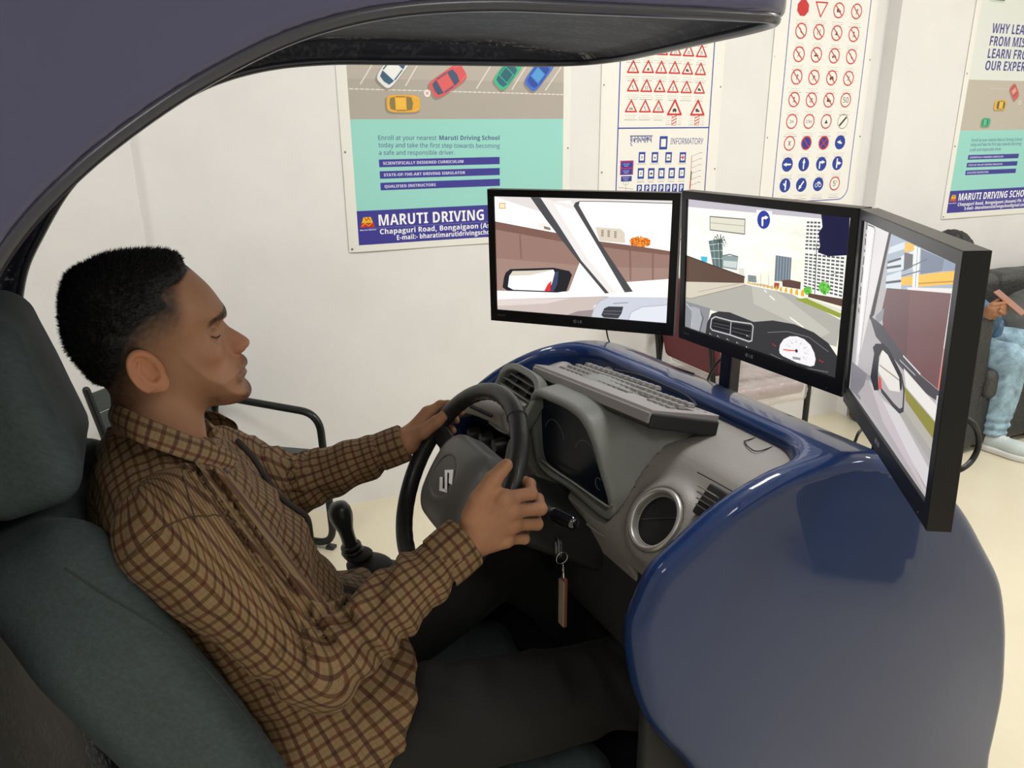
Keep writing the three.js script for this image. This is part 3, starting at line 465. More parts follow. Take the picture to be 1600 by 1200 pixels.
{ // the outside is painted, the hollow underneath is bare dark gelcoat with chipped filler
  const P = canopyGeo.attributes.position, out = [[], []];
  for (let t = 0; t < P.count; t += 3) { const x = (P.getX(t) + P.getX(t + 1) + P.getX(t + 2)) / 3, y = (P.getY(t) + P.getY(t + 1) + P.getY(t + 2)) / 3, z = (P.getZ(t) + P.getZ(t + 1) + P.getZ(t + 2)) / 3; out[planD(x, z) < -0.0125 && canopyD(x, y) > -0.085 && hollowD(x, y) < 0.012 ? 1 : 0].push(t, t + 1, t + 2); }
  const pick = ids => { const g = new THREE.BufferGeometry(); for (const n of ['position', 'normal', 'uv']) { const A = canopyGeo.attributes[n], w = A.itemSize, d = new Float32Array(ids.length * w); ids.forEach((k, i) => { for (let q = 0; q < w; q++) d[i * w + q] = A.array[k * w + q]; }); g.setAttribute(n, new THREE.BufferAttribute(d, w)); } return g; };
  const chips = dataTex(1024, 512, (x, y) => { const edge = Math.max(sst(0.36, 0.43, Math.abs(y / 512 - 0.5)), 0.55 * sst(0.30, 0.34, Math.abs(y / 512 - 0.5)) * sst(0.55, 0.8, x / 1024)), b = scuffBase(x / 2, y), f = scuffFine(x, y); const k = sst(0.60, 0.70, f) * sst(0.47, 0.60, b) * edge + 0.25 * sst(0.52, 0.66, b) * sst(0.45, 0.7, f); const c = [0.155, 0.165, 0.215]; return c.map((v, i) => lerp(v * (0.85 + 0.3 * b), [0.6, 0.6, 0.6][i], clamp(k))); }, true);
  chips.wrapS = chips.wrapT = THREE.RepeatWrapping; chips.repeat.set(0.72, 1.37); chips.offset.set(0, 0.5);
  part('canopy', pick(out[0]), canopyPaint, sim);
  part('canopy_lining', pick(out[1]), mat(0xffffff, 0.55, { map: chips, specularIntensity: 0.5 }), sim, 'bare dark underside with chipped edges');
}

{ // smooth rolled edge of the canopy: up the near side, round the front, down the far side
  const ry = x => { for (let i = 0; i + 1 < lipFine.length; i++) if (lipFine[i + 1][0] >= x && lipFine[i][1] > 0.8) { const a = lipFine[i], b = lipFine[i + 1]; return lerp(a[1], b[1], clamp((x - a[0]) / (b[0] - a[0] + 1e-9))); } return 1.487; };
  const p = [], side = z => lipFine.filter(q => q[0] < 0.2).map(q => V(q[0], q[1], z));
  p.push(...side(0.3575));
  for (const q of [[0.26, 0.3555], [0.3, 0.353], [0.335, 0.328], [0.363, 0.268], [0.4, 0.098], [0.437, -0.082], [0.456, -0.23], [0.437, -0.315], [0.38, -0.353], [0.28, -0.3565]]) p.push(V(q[0], ry(q[0]), q[1]));
  p.push(...side(-0.3575).reverse());
  part('canopy_edge', new THREE.TubeGeometry(new THREE.CatmullRomCurve3(p, false, 'centripetal'), 420, 0.0075, 12, false), mat(lin(0.022, 0.024, 0.04), 0.35, { clearcoat: 0.5, clearcoatRoughness: 0.2 }), sim);
}

// dashboard
const plasticBump = (() => { const g = grain(41, 256, 90, 2); return dataTex(256, 256, (x, y) => { const v = g(x, y); return [v, v, v]; }, false, [9, 9]); })();
const dashMat = mat(lin(0.235, 0.222, 0.205), 0.48, { bumpMap: plasticBump, bumpScale: 0.00025 });
const hoodMat = mat(lin(0.185, 0.195, 0.182), 0.42, { bumpMap: plasticBump, bumpScale: 0.0002 });
const darkPlastic = mat(lin(0.018, 0.018, 0.02), 0.42), blackMatte = mat(lin(0.01, 0.01, 0.011), 0.75), glossBlack = mat(lin(0.006, 0.007, 0.01), 0.08, { clearcoat: 1, clearcoatRoughness: 0.05 });
const chrome = mat(lin(0.6, 0.6, 0.6), 0.22, { metalness: 1 }), satin = mat(lin(0.42, 0.41, 0.39), 0.35, { metalness: 0.6 });
const dashD = gridded(polyDist(smoothPoly([[0.46, 0.875], [0.40, 0.868], [0.345, 0.858], [0.305, 0.845], [0.265, 0.80], [0.225, 0.745], [0.205, 0.71], [0.207, 0.68], [0.235, 0.62], [0.275, 0.53], [0.30, 0.44], [0.46, 0.44]], 5)), [0.1, 0.35], [0.55, 0.95], 0.005);
const ventN = V(-Math.cos(rad(36)), Math.sin(rad(36)), 0), ventC = V(0.228, 0.762, 0.285);
const ventLocal = p => { const x = p[0] - ventC.x, y = p[1] - ventC.y, z = p[2] - ventC.z; return [x * ventN.x + y * ventN.y, Math.hypot(-x * ventN.y + y * ventN.x, z)]; };
// opening of the instrument hood as the driver sees it, in z-y
const openingPts = smoothPoly([[-0.104, 0.728], [-0.112, 0.765], [-0.114, 0.83], [-0.1, 0.852], [-0.04, 0.862], [0.03, 0.867], [0.075, 0.86], [0.106, 0.835], [0.135, 0.785], [0.16, 0.738], [0.152, 0.722], [0.03, 0.719], [-0.09, 0.716]], 5);
const openD = gridded(polyDist(openingPts), [-0.26, 0.6], [0.32, 0.98], 0.004);
const stackPts = smoothPoly([[-0.286, 0.757], [-0.273, 0.772], [-0.25, 0.783], [-0.15, 0.782], [-0.134, 0.773], [-0.14, 0.74], [-0.155, 0.70], [-0.175, 0.66], [-0.27, 0.65], [-0.287, 0.68]], 5);
const stackD = gridded(polyDist(stackPts), [-0.4, 0.5], [0.1, 0.95], 0.004);
function hoodOuter(p) {
  const [x, y, z] = p, t = sst(0.2, 0.37, x);
  return smax(openD(z - 0.085 * t * sst(-0.1, 0.14, z), y - 0.006 * t) - 0.017 - 0.010 * t, x - 0.41, 0.10);
}
function dashField(p) {
  const [x, y, z] = p;
  let d = extrude(dashD(x, y), z - 0.065, 0.350, 0.012);
  // the round vent stands in a swelling of the fascia
  const [h, r] = ventLocal(p);
  const a = r - 0.066, b = Math.abs(h + 0.02) - 0.03; d = smin(d, Math.hypot(Math.max(a + 0.015, 0), Math.max(b + 0.015, 0)) + Math.min(Math.max(a, b) + 0.015, 0) - 0.015, 0.028);
  d = smax(d, -Math.max(r - 0.0535, -h - 0.012), 0.005);
  // the middle of the dashboard comes towards the driver
  const xs = x - (z + 0.3) * 0.3;
  d = smin(d, rbox([xs + (y - 0.74) * 0.12, y - 0.05 * (z + 0.17), z], [0.235, 0.722, -0.212], [0.125, 0.105, 0.092], 0.024), 0.02);
  d = smax(d, -Math.max(stackD(z, y), xs - 0.15), 0.007);
  // trough behind the instrument hood
  d = smax(d, -rbox(p, [0.385, 0.89, -0.06], [0.07, 0.052, 0.205], 0.03), 0.02);
  // hollow for the instruments
  d = smax(d, -Math.max(openD(z, y), x - 0.30), 0.006);
  // the hood is let into the pad along a fine gap
  d = smax(d, -(hoodOuter(p) - 0.003), 0.003);
  // storage slot low on the right
  d = smax(d, -rbox(p, [0.22, 0.625, 0.27], [0.05, 0.026, 0.05], 0.008), 0.006);
  return d;
}
const dash = part('dashboard', grainUV(sdfMesh(dashField, [0.07, 0.36, -0.34], [0.48, 0.94, 0.44], 0.0042)), dashMat, sim);
// instrument hood
function hoodField(p) {
  const [x, y, z] = p; let d = hoodOuter(p);
  d = smax(d, 0.212 - x - (y - 0.72) * 0.05, 0.012);
  d = smax(d, -Math.max(openD(z, y), x - 0.30), 0.009);
  return d;
}
const hood = part('instrument_hood', grainUV(sdfMesh(hoodField, [0.18, 0.64, -0.19], [0.45, 0.93, 0.30], 0.0042)), hoodMat, sim);
part('instrument_lens', new THREE.ExtrudeGeometry(new THREE.Shape(openingPts.map(q => new THREE.Vector2(q[0], q[1]))), { depth: 0.003, bevelEnabled: false }).rotateY(-Math.PI / 2).translate(0.232, 0, 0), mat(lin(0.006, 0.01, 0.02), 0.3, { specularIntensity: 0.35 }), hood);
part('hood_trim', capTube([[.218,.721,-.1085],[.216,.7226,-.0529],[.211,.7313,.0554],[.206,.7395,.1514],[.206,.7422,.1758],[.207,.7504,.1837]], 0.0024, 30, 8), satin, hood);
part('hood_trim', capTube([[.207,.6737,.1033],[.207,.6749,.1319],[.207,.6775,.1573],[.208,.6824,.17],[.209,.7027,.1814]], 0.0018, 24, 8), satin, dash);
{ // a few faint marks printed on the instrument glass
  const ring = (y, z, r, a0, a1) => { const p = []; for (let i = 0; i <= 16; i++) { const a = rad(lerp(a0, a1, i / 16)); p.push([0.2285, y + r * Math.sin(a), z + r * Math.cos(a)]); } return tube(p, 0.0006, 24, 5); };
  for (const q of [[0.775, 0.06, 0.04, 20, 160], [0.775, -0.06, 0.04, 20, 160], [0.75, 0.105, 0.011, 60, 300]]) part('dial_ring', ring(...q), mat(lin(0.2, 0.22, 0.25), 0.4), hood);
}
// seams in the top pad
for (const q of [[[.2687,.853,.3202],[.272,.852,.3549],[.2735,.852,.3939],[.2775,.85,.4098]], [[.3902,.869,.2848],[.4299,.872,.2884],[.4427,.872,.301],[.4332,.872,.3236]], [[.3884,.869,.2868],[.38,.868,.3067],[.38,.868,.3241],[.4332,.872,.3236]]]) part('pad_seam', capTube(q, 0.001, 20, 6), blackMatte, dash);
// round vent
{
  const at = new THREE.Matrix4().makeBasis(V(0, 0, 1), V(ventN.y, -ventN.x, 0), ventN).setPosition(ventC); // z along the vent axis
  const v = new THREE.Group(); v.name = 'round_vent'; v.applyMatrix4(at); sim.add(v);
  const prof = (p) => new THREE.LatheGeometry(smoothPoly(p, 4, true).map(q => new THREE.Vector2(q[0], q[1])), 56).rotateX(Math.PI / 2);
  part('ring', prof([[0.044, -0.012], [0.0435, 0.008], [0.0455, 0.0135], [0.0495, 0.0145], [0.053, 0.011], [0.054, 0.0], [0.054, -0.014]]), satin, v, 'satin silver ring');
  part('inner_ring', prof([[0.039, -0.014], [0.0395, 0.0], [0.0415, 0.003], [0.0445, 0.001], [0.0445, -0.014]]), dashMat, v);
  part('dish', new THREE.CylinderGeometry(0.0415, 0.0415, 0.006, 48).rotateX(Math.PI / 2).translate(0, 0, -0.001), mat(lin(0.007, 0.007, 0.008), 0.28, { specularIntensity: 0.4 }), v);
  part('fin', box(0.074, 0.0012, 0.003, 0.0005, [0, 0.004, 0.002], [0, 0, 0.5]), glossBlack, v);
}
// slatted vent between the round vent and the blue rim
{
  const p = [[.262,.8295,.3371],[.272,.8396,.3649],[.258,.8205,.3895],[.246,.8081,.3637]]; const c = V(); p.forEach(q => c.add(V(...q).multiplyScalar(0.25)));
  const v = new THREE.Group(); v.name = 'demister_vent'; sim.add(v);
  part('recess', box(0.012, 0.052, 0.044, 0.004, [0, 0, 0], [0, 0, rad(-38)]).translate(c.x + 0.004, c.y - 0.004, c.z), blackMatte, v);
  for (let i = -2; i <= 2; i++) part('slat', box(0.008, 0.0022, 0.044, 0.001, [-0.006, i * 0.0105, 0], [0, 0, rad(-38)]).translate(c.x, c.y - 0.002, c.z), dashMat, v);
}
// middle vent with its slats
{
  const v = new THREE.Group(); v.name = 'middle_vent'; sim.add(v); v.position.set(0.216, 0.812, -0.2); v.rotation.z = rad(-34); v.scale.set(1, 1.18, 1.05);
  const o = []; for (let i = 0; i < 48; i++) { const t = i / 48 * 2 * Math.PI, c = Math.cos(t), s = Math.sin(t), e = 0.62; o.push([0.078 * Math.sign(c) * Math.abs(c) ** e, 0.05 * Math.sign(s) * Math.abs(s) ** e]); }
  const sh = new THREE.Shape(o.map(q => new THREE.Vector2(q[0] * 1.1, q[1] * 1.14))); sh.holes.push(new THREE.Path(o.map(q => new THREE.Vector2(...q)).reverse()));
  const bez = new THREE.ExtrudeGeometry(sh, { depth: 0.02, bevelEnabled: true, bevelSize: 0.003, bevelThickness: 0.004, bevelSegments: 3 }).rotateY(-Math.PI / 2);
  part('bezel', bez, hoodMat, v);
  part('recess', new THREE.ExtrudeGeometry(new THREE.Shape(o.map(q => new THREE.Vector2(...q))), { depth: 0.004, bevelEnabled: false }).rotateY(-Math.PI / 2), blackMatte, v);
  for (let i = -3; i <= 3; i++) { const y = i * 0.0128, w = 2 * 0.078 * (1 - Math.abs(y / 0.05) ** (1 / 0.62 * 1.2)) ** 0.45; part('slat', box(0.012, 0.002, w, 0.0009, [-0.013, y, 0], [0, 0, 0.3]), hoodMat, v); }
  for (const z of [-0.02, 0.035]) part('fin', box(0.012, 0.085, 0.002, 0.0008, [-0.008, 0, z]), darkPlastic, v);
  part('tab', box(0.01, 0.004, 0.014, 0.0015, [-0.022, 0.001, 0.02]), satin, v);
}
// middle console face: dark panel with slots and knobs
{
  const v = new THREE.Group(); v.name = 'console_panel'; sim.add(v); const sx = z => 0.3 * (z + 0.3);
  const bk = new THREE.ExtrudeGeometry(new THREE.Shape(stackPts.map(q => new THREE.Vector2(q[0], q[1]))), { depth: 0.003, bevelEnabled: false }).rotateY(-Math.PI / 2).translate(0.138, 0, 0), BP = bk.attributes.position;
  for (let i = 0; i < BP.count; i++) BP.setX(i, BP.getX(i) + sx(BP.getZ(i)));
  part('backing', bk, glossBlack, v);
  for (const z of [-0.25, -0.212, -0.172]) { part('dial_knob', new THREE.CylinderGeometry(0.0135, 0.0155, 0.024, 28).rotateZ(Math.PI / 2).translate(0.121 + sx(z), 0.735, z), darkPlastic, v); part('pointer', box(0.003, 0.018, 0.003, 0.001, [0.109 + sx(z), 0.735, z]), hoodMat, v); }
  part('slider', box(0.01, 0.01, 0.09, 0.004, [0, 0, 0], [0, 0.29, 0]).translate(0.13 + sx(-0.21), 0.69, -0.21), darkPlastic, v);
  part('card_slot', box(0.03, 0.007, 0.07, 0.0025, [0, 0, 0], [0.05, 0.29, 0]).translate(0.112 + sx(-0.2), 0.806, -0.2), blackMatte, v);
}
// steering column, stalk, ignition lock
const WHEEL_TILT = rad(31.6), WHEEL_C = [0, 0.76, 0];
const axis = V(-Math.cos(WHEEL_TILT), Math.sin(WHEEL_TILT), 0);
{
  const f = p => smin(cone(p, [0.03, 0.742, 0.0], [0.30, 0.575, 0.0], 0.052, 0.075), rbox([p[0], p[1] + (p[0] - 0.15) * 0.615, p[2]], [0.16, 0.665, 0.035], [0.10, 0.052, 0.075], 0.03), 0.03);
  const col = part('steering_column', grainUV(sdfMesh(f, [-0.05, 0.42, -0.12], [0.42, 0.84, 0.16], 0.008)), darkPlastic, sim);
  part('stalk', [capTube([[.1056,.7254,.1],[.1127,.7283,.115],[.1216,.7306,.14],[.1282,.7277,.155]], 0.0085, 20, 12), capTube([[.1216,.7306,.14],[.1369,.7259,.168]], 0.0135, 10, 14)], glossBlack, col);
  part('switch_ring', [capTube([[.1225,.7252,.134],[.1247,.7246,.139]], 0.0148, 6, 14), capTube([[.1194,.7258,.126],[.1202,.7258,.129]], 0.0135, 6, 14)], darkPlastic, col);
  const ig = [[.1397,.6504,.118]][0];
  part('ignition_lock', [new THREE.TorusGeometry(0.015, 0.003, 10, 30).rotateY(Math.PI / 2 - 0.4).translate(...ig), new THREE.CylinderGeometry(0.0135, 0.0135, 0.012, 24).rotateZ(Math.PI / 2).rotateY(-0.4).translate(...ig)], mat(lin(0.12, 0.12, 0.12), 0.35, { metalness: 0.7 }), col);
}
// black trim under the dashboard and the pedal well
part('lower_trim', grainUV(sdfMesh(p => smin(rbox([p[0], p[1] + (p[0] - 0.3) * 0.5, p[2]], [0.31, 0.52, 0.065], [0.07, 0.11, 0.325], 0.03), rbox(p, [0.36, 0.25, 0.385], [0.22, 0.3, 0.012], 0.008), 0.02), [0.1, -0.08, -0.29], [0.62, 0.76, 0.42], 0.011)), blackMatte, sim);
for (const z of [-0.12, 0.0, 0.14]) part('pedal', [box(0.012, 0.07, 0.06, 0.004, [0, 0, 0], [0, 0, -0.6]).translate(0.68, 0.12, z), capTube([[0.685, 0.13, z], [0.74, 0.24, z], [0.75, 0.34, z]], 0.007, 12, 8)], darkPlastic, sim);
// base the whole simulator stands on, with the floor of the cabin
part('base', [box(2.2, 0.12, 0.76, 0.03, [-0.05, -0.085, 0.07]), box(0.8, 0.03, 0.9, 0.012, [0.66, -0.13, 0.07])], mat(lin(0.02, 0.022, 0.03), 0.6), sim);
// gear lever
{
  const k = [[-.1438,.5681,-.33],[-.1285,.4926,-.33],[-.1196,.4584,-.33]], g = new THREE.Group(); g.name = 'gear_lever'; sim.add(g);
  const top = V(...k[0]), mid = V(...k[1]), bot = V(...k[2]), ax = top.clone().sub(mid).normalize(), q = new THREE.Quaternion().setFromUnitVectors(V(0, 1, 0), ax);
  const L = mid.distanceTo(top);
  const kn = new THREE.LatheGeometry([[0.0, -0.012], [0.017, -0.012], [0.0165, 0.0], [0.0155, L * 0.3], [0.017, L * 0.55], [0.0225, L * 0.8], [0.0255, L * 1.0], [0.0245, L * 1.2], [0.019, L * 1.36], [0.009, L * 1.43], [0, L * 1.44]].map(v => new THREE.Vector2(...v)), 36).applyQuaternion(q).translate(mid.x, mid.y, mid.z);
  part('gear_knob', kn, mat(lin(0.022, 0.026, 0.026), 0.3), g);
  part('collar', [0, 1].map(i => new THREE.TorusGeometry(0.017 + i * 0.002, 0.006, 10, 30).rotateX(Math.PI / 2).applyQuaternion(q).translate(mid.x - ax.x * (0.002 + i * 0.012), mid.y - ax.y * (0.002 + i * 0.012), mid.z)), darkPlastic, g);
  const bp = p => { let d = cone(p, [mid.x, mid.y - 0.01, mid.z], [-0.075, 0.39, -0.32], 0.017, 0.06); d = smin(d, ell(p, [-0.06, 0.37, -0.31], [0.10, 0.035, 0.075]), 0.03); return d + 0.0045 * Math.sin(p[1] * 210 + 9 * noise(p[0] * 12, p[1] * 5, p[2] * 12)); };
  part('gaiter', sdfMesh(bp, [-0.2, 0.3, -0.42], [0.07, 0.52, -0.22], 0.0055), mat(lin(0.014, 0.014, 0.015), 0.7), g);
  part('tunnel', grainUV(sdfMesh(p => rbox([p[0], p[1] - 0.06 * sst(-0.1, 0.3, p[0]), p[2]], [0.12, 0.16, -0.31], [0.32, 0.19, 0.075], 0.03), [-0.24, -0.06, -0.41], [0.48, 0.45, -0.21], 0.012)), blackMatte, g);
}
// steering wheel
{
  const w = new THREE.Group(); w.name = 'steering_wheel'; sim.add(w);
  w.applyMatrix4(new THREE.Matrix4().makeBasis(V(0, 0, 1), V(Math.sin(WHEEL_TILT), Math.cos(WHEEL_TILT), 0), axis).setPosition(...WHEEL_C)); // x right, y up the wheel, z to the driver
  const perf = dataTex(128, 128, (x, y) => { const u = (x % 16) - 8, v = (y % 16) - 8 , q = ((y >> 4) & 1) * 8, uu = ((x + q) % 16) - 8; const r = Math.hypot(uu, v); return r < 4.2 ? [0.2, 0.2, 0.2] : [0.75, 0.75, 0.75]; }, false, [90, 9]);
  const leather = mat(lin(0.016, 0.017, 0.018), 0.34, { bumpMap: perf, bumpScale: 0.0007 });
  const rim = new THREE.TorusGeometry(0.172, 0.0155, 22, 160), P = rim.attributes.position;
  for (let i = 0; i < P.count; i++) { const x = P.getX(i), y = P.getY(i), z = P.getZ(i), r = Math.hypot(x, y), a = Math.atan2(y, x); const inner = clamp((0.172 - r) / 0.0155); const k = 1 + 0.09 * inner * Math.sin(a * 42); const nr = 0.172 + (r - 0.172) * k; P.setXYZ(i, x / r * nr, y / r * nr, z * 1.06); }
  rim.computeVertexNormals();
  { // computeVertexNormals leaves a seam; take the exact direction instead
    const N = rim.attributes.normal; for (let i = 0; i < P.count; i++) { const x = P.getX(i), y = P.getY(i), z = P.getZ(i), r = Math.hypot(x, y), dx = x - x / r * 0.172, dy = y - y / r * 0.172, l = Math.hypot(dx, dy, z); N.setXYZ(i, dx / l, dy / l, z / l); }
  }
  part('rim', rim, leather, w);
  for (const a of [rad(8), rad(172), rad(64)]) part('seam', new THREE.TorusGeometry(0.0166, 0.0009, 8, 28).rotateX(Math.PI / 2).translate(0.172, 0, 0).rotateZ(a), blackMatte, w);
  const hubF = p => {
    const r2 = Math.hypot(p[0] * 0.93, p[1]); const [x, y, z] = p;
    let d = rbox([x, y + 0.008, z], [0, 0, -0.018], [0.088, 0.082, 0.058], 0.045);
    d = smax(d, z - 0.036 + 0.35 * Math.max(0, r2 - 0.045), 0.02);
    d = smax(d, -Math.max(Math.hypot(x, y) - 0.037, 0.031 - z), 0.004);
    return d;
  };
  const hub = part('airbag_cover', grainUV(sdfMesh(hubF, [-0.11, -0.11, -0.09], [0.11, 0.1, 0.06], 0.0026)), mat(lin(0.11, 0.11, 0.11), 0.42, { bumpMap: plasticBump, bumpScale: 0.0003 }), w);
  const spoke = a => { const f = p => { const c = Math.cos(a), s = Math.sin(a), u = p[0] * c + p[1] * s, v = -p[0] * s + p[1] * c; return rbox([u, v, p[2]], [0.115, 0, -0.03 + 0.03 * clamp((u - 0.08) / 0.09)], [0.06, 0.019, 0.009], 0.008); }; return sdfMesh(f, [-0.18, -0.18, -0.06], [0.18, 0.18, 0.03], 0.005); };
  for (const a of [rad(165), rad(-15), rad(318)]) part('spoke', spoke(a), darkPlastic, w);
  // emblem: two hooked bars
  const em = [[[-.0029,-.0056],[.0073,-.0016],[.0254,-.0169],[.032,-.0135],[.0412,-.0126],[.0446,-.0153],[.0181,-.0231]], [[.0015,.0102],[.0279,.022],[.0472,.0013],[.0352,-.0008],[.0204,.0126],[.0141,.0104],[.0449,-.0147],[.035,-.0154]]];
  const bars = em.map(p => new THREE.ExtrudeGeometry(new THREE.Shape(p.map(q => new THREE.Vector2(...q))), { depth: 0.0025, bevelEnabled: true, bevelSize: 0.0006, bevelThickness: 0.001, bevelSegments: 2 }).translate(0, 0, 0.0315));
  part('emblem', bars, chrome, w, 'silver maker emblem');
}
// scuffs of bare filler along the inside edges of the canopy: chips that stand on it
// ---------- the three monitors ----------
const MW = 0.435, MH = 0.305;
const bezelMat = mat(lin(0.008, 0.008, 0.009), 0.32, { specularIntensity: 0.6 }), caseMat = mat(lin(0.016, 0.016, 0.017), 0.45);
// active area of each screen, metres from the centre of the front
const AX = 0.203, AY0 = -0.127, AY1 = 0.139;
function monitor(label, tl, yaw, tilt, draw) {
  const t = thing('monitor', label, 'monitor', [0, 0, 0], 0, undefined);
  t.rotation.order = 'YXZ'; t.rotation.set(rad(tilt), -rad(yaw), 0);
  t.position.copy(V(MW / 2, -MH / 2, 0).applyEuler(t.rotation).add(V(tl[0], tl[1] + 1.5, tl[2])));
  const sh = new THREE.Shape([[-MW / 2, -MH / 2], [MW / 2, -MH / 2], [MW / 2, MH / 2], [-MW / 2, MH / 2]].map(q => new THREE.Vector2(...q)));
  sh.holes.push(new THREE.Path([[-AX, AY0], [-AX, AY1], [AX, AY1], [AX, AY0]].map(q => new THREE.Vector2(...q))));
  part('bezel', new THREE.ExtrudeGeometry(sh, { depth: 0.024, bevelEnabled: true, bevelSize: 0.0012, bevelThickness: 0.0012, bevelSegments: 2 }).translate(0, 0, -0.0252), bezelMat, t);
  const back = part('housing', [box(MW - 0.008, MH - 0.008, 0.018, 0.003, [0, 0, -0.0195]), box(MW * 0.6, MH * 0.55, 0.016, 0.007, [0, -0.005, -0.032])], caseMat, t);
  const tex = board(-AX, AY0, 2 * AX, AY1 - AY0, 3000, draw);
  const g = new THREE.PlaneGeometry(2 * AX, AY1 - AY0).translate(0, (AY0 + AY1) / 2, -0.004);
  part('screen', g, mat(0x050506, 0.35, { emissive: 0xffffff, emissiveMap: tex, emissiveIntensity: 1.5, specularIntensity: 0.5 }), t, 'lit screen with a driving scene');
  const lg = [new THREE.TorusGeometry(0.0032, 0.0005, 6, 24).translate(-0.0075, 0, 0)];
  const bar = (x, y, w, h) => lg.push(new THREE.BoxGeometry(w, h, 0.0006).translate(x, y, 0));
  bar(-0.0085, 0.0005, 0.0007, 0.003); bar(-0.0075, -0.001, 0.002, 0.0007); bar(0.0, 0, 0.0009, 0.006); bar(0.0016, -0.0026, 0.0034, 0.0009);
  bar(0.0052, 0, 0.0009, 0.006); bar(0.0068, 0.0026, 0.0034, 0.0009); bar(0.0068, -0.0026, 0.0034, 0.0009); bar(0.0082, -0.0013, 0.0009, 0.0032); bar(0.0074, 0.0002, 0.0016, 0.0009);
  part('logo', merge(lg).translate(0, AY0 - 0.0115, 0.0003), mat(lin(0.35, 0.35, 0.36), 0.4), t);
  part('model_mark', [0, 1, 2, 3, 4, 5].map(i => new THREE.BoxGeometry(0.0022, 0.0028, 0.0004).translate(-MW / 2 + 0.018 + i * 0.0033, AY0 - 0.0115, 0.0002)), mat(lin(0.1, 0.1, 0.1), 0.5), t);
  part('power_light', new THREE.CylinderGeometry(0.0012, 0.0012, 0.001, 10).rotateX(Math.PI / 2).translate(MW / 2 - 0.03, -MH / 2 + 0.006, 0.0003), mat(lin(0.1, 0.1, 0.12), 0.4), t);
  const L = new THREE.RectAreaLight(0xf4f6ff, 0.5, 2 * AX, AY1 - AY0), c = V(0, (AY0 + AY1) / 2, 0.004).applyEuler(t.rotation).add(t.position);
  L.position.copy(c); L.lookAt(c.clone().add(V(0, 0, 1).applyEuler(t.rotation))); scene.add(L);
  return t;
}
const area = (B, col) => B.poly(col, [[-AX, AY0], [AX, AY0], [AX, AY1], [-AX, AY1]]);
monitor('leftmost black monitor showing a car side window with a door mirror', [-0.052, -0.125, -1.793], 22.11, 1.77, B => {
  area(B, '#fdfdfc');
  B.poly('#d9d2cf', [[-.2058,.1377],[.2099,.1467],[.2107,.1311],[0,.132],[-.0119,.1183],[-.0262,.1065],[-.0902,.1057]]);
  B.poly('#f0edeb', [[-.0902,.1057],[-.0262,.1128],[-.012,.1214],[-.0219,.1325],[-.0776,.1286]]);
  B.poly('#d3c7b6', [[.0361,.0774],[.0935,.0754],[.1022,.067],[.1039,.0448],[.0664,.0463],[.0459,.0475]]);
  for (let i = 0; i < 4; i++) for (const q of [[[.0497,.0717],[.0552,.0677]], [[.0637,.0712],[.0692,.0672]], [[.0787,.0697],[.0842,.0658]]]) B.poly('#8d8172', [[q[0][0], q[0][1] - i * 0.0038], [q[1][0], q[0][1] - i * 0.0038], [q[1][0], q[1][1] - i * 0.0038 + 0.0012], [q[0][0], q[1][1] - i * 0.0038 + 0.0012]]);
  B.poly('#e9e2da', [[-.0995,.0821],[-.0722,.0809],[-.0677,.0652],[-.0962,.0694]]); B.poly('#7e7468', [[-.0836,.0752],[-.0676,.0715],[-.0677,.0662],[-.0825,.0689]]);
  const tr = rng(9), tc = [[.1364,.0494]][0]; for (let i = 0; i < 260; i++) { const a = tr() * 7, r = Math.sqrt(tr()); B.disc(['#c9661f', '#e0812c', '#b5561a', '#ee9a45'][i & 3], tc[0] + r * 0.021 * Math.cos(a), tc[1] + r * 0.011 * Math.sin(a) - 0.001, 0.0012 + tr() * 0.002); }
  B.poly('#7a5a50', [[-.2039,.0818],[-.1124,.0688],[-.0439,.0597],[.0448,.0464],[.1093,.0414],[.1723,.0356],[.2104,.0312],[.2099,.022],[.1097,.0285],[-.0439,.0416],[-.2045,.0611]]);
  B.poly('#93746a', [[-.2045,.0632],[-.0439,.0426],[.1097,.0295],[.2098,.023],[.2119,-.0286],[.1119,-.0401],[.0358,-.0668],[-.2021,-.083]]); B.poly('#9d8076', [[-.2065,-.0034],[.0014,-.009],[.1109,-.0083],[.2107,-.0037],[.2119,-.0286],[.1119,-.0401],[.0358,-.0668],[-.2021,-.083]]);
  for (const q of [[[-.1417,.052],[-.1391,0]], [[.115,.0287],[.1182,-.0344]], [[.1651,.0234],[.1674,-.0314]]]) B.line('rgba(110,80,70,0.5)', 0.004, q);
  B.poly('#fbfbfb', [[-.202,-.0807],[-.0293,-.0724],[.0018,-.0471],[.1119,-.0401],[.2124,-.0265],[.2124,-.0676],[.0471,-.0771],[-.1995,-.1014]]);
  B.poly('#f4f4f4', [[-.0293,-.0836],[.0024,.0008],[.0181,0],[.0647,-.0704],[.0471,-.076]]);
  B.poly('#e3dedb', [[-.0933,.137],[-.0136,.1224],[.0449,.0422],[.1234,-.062],[.0691,-.069],[.0024,.0008]]); B.poly('#efecea', [[-.0607,.1264],[-.0135,.1121],[.0505,.0309],[.1126,-.0616],[.0855,-.0656],[.0179,.0081]]);
  B.poly('#4a4a4d', [[-.1149,.1376],[-.0911,.1371],[-.0496,.0796],[.0047,.002],[.0702,-.0678],[.0614,-.0695],[-.0043,.0026],[-.0778,.0892]]); B.poly('#4a4a4d', [[-.0142,.1214],[-.0098,.1287],[0,.132],[-.0021,.1227],[.0448,.0475],[.1244,-.0608],[.1062,-.0637],[.0383,.042]]);
  B.line('#55545a', 0.0016, [[-.0011,.1314],[.0644,.1325],[.2092,.1316]], false);
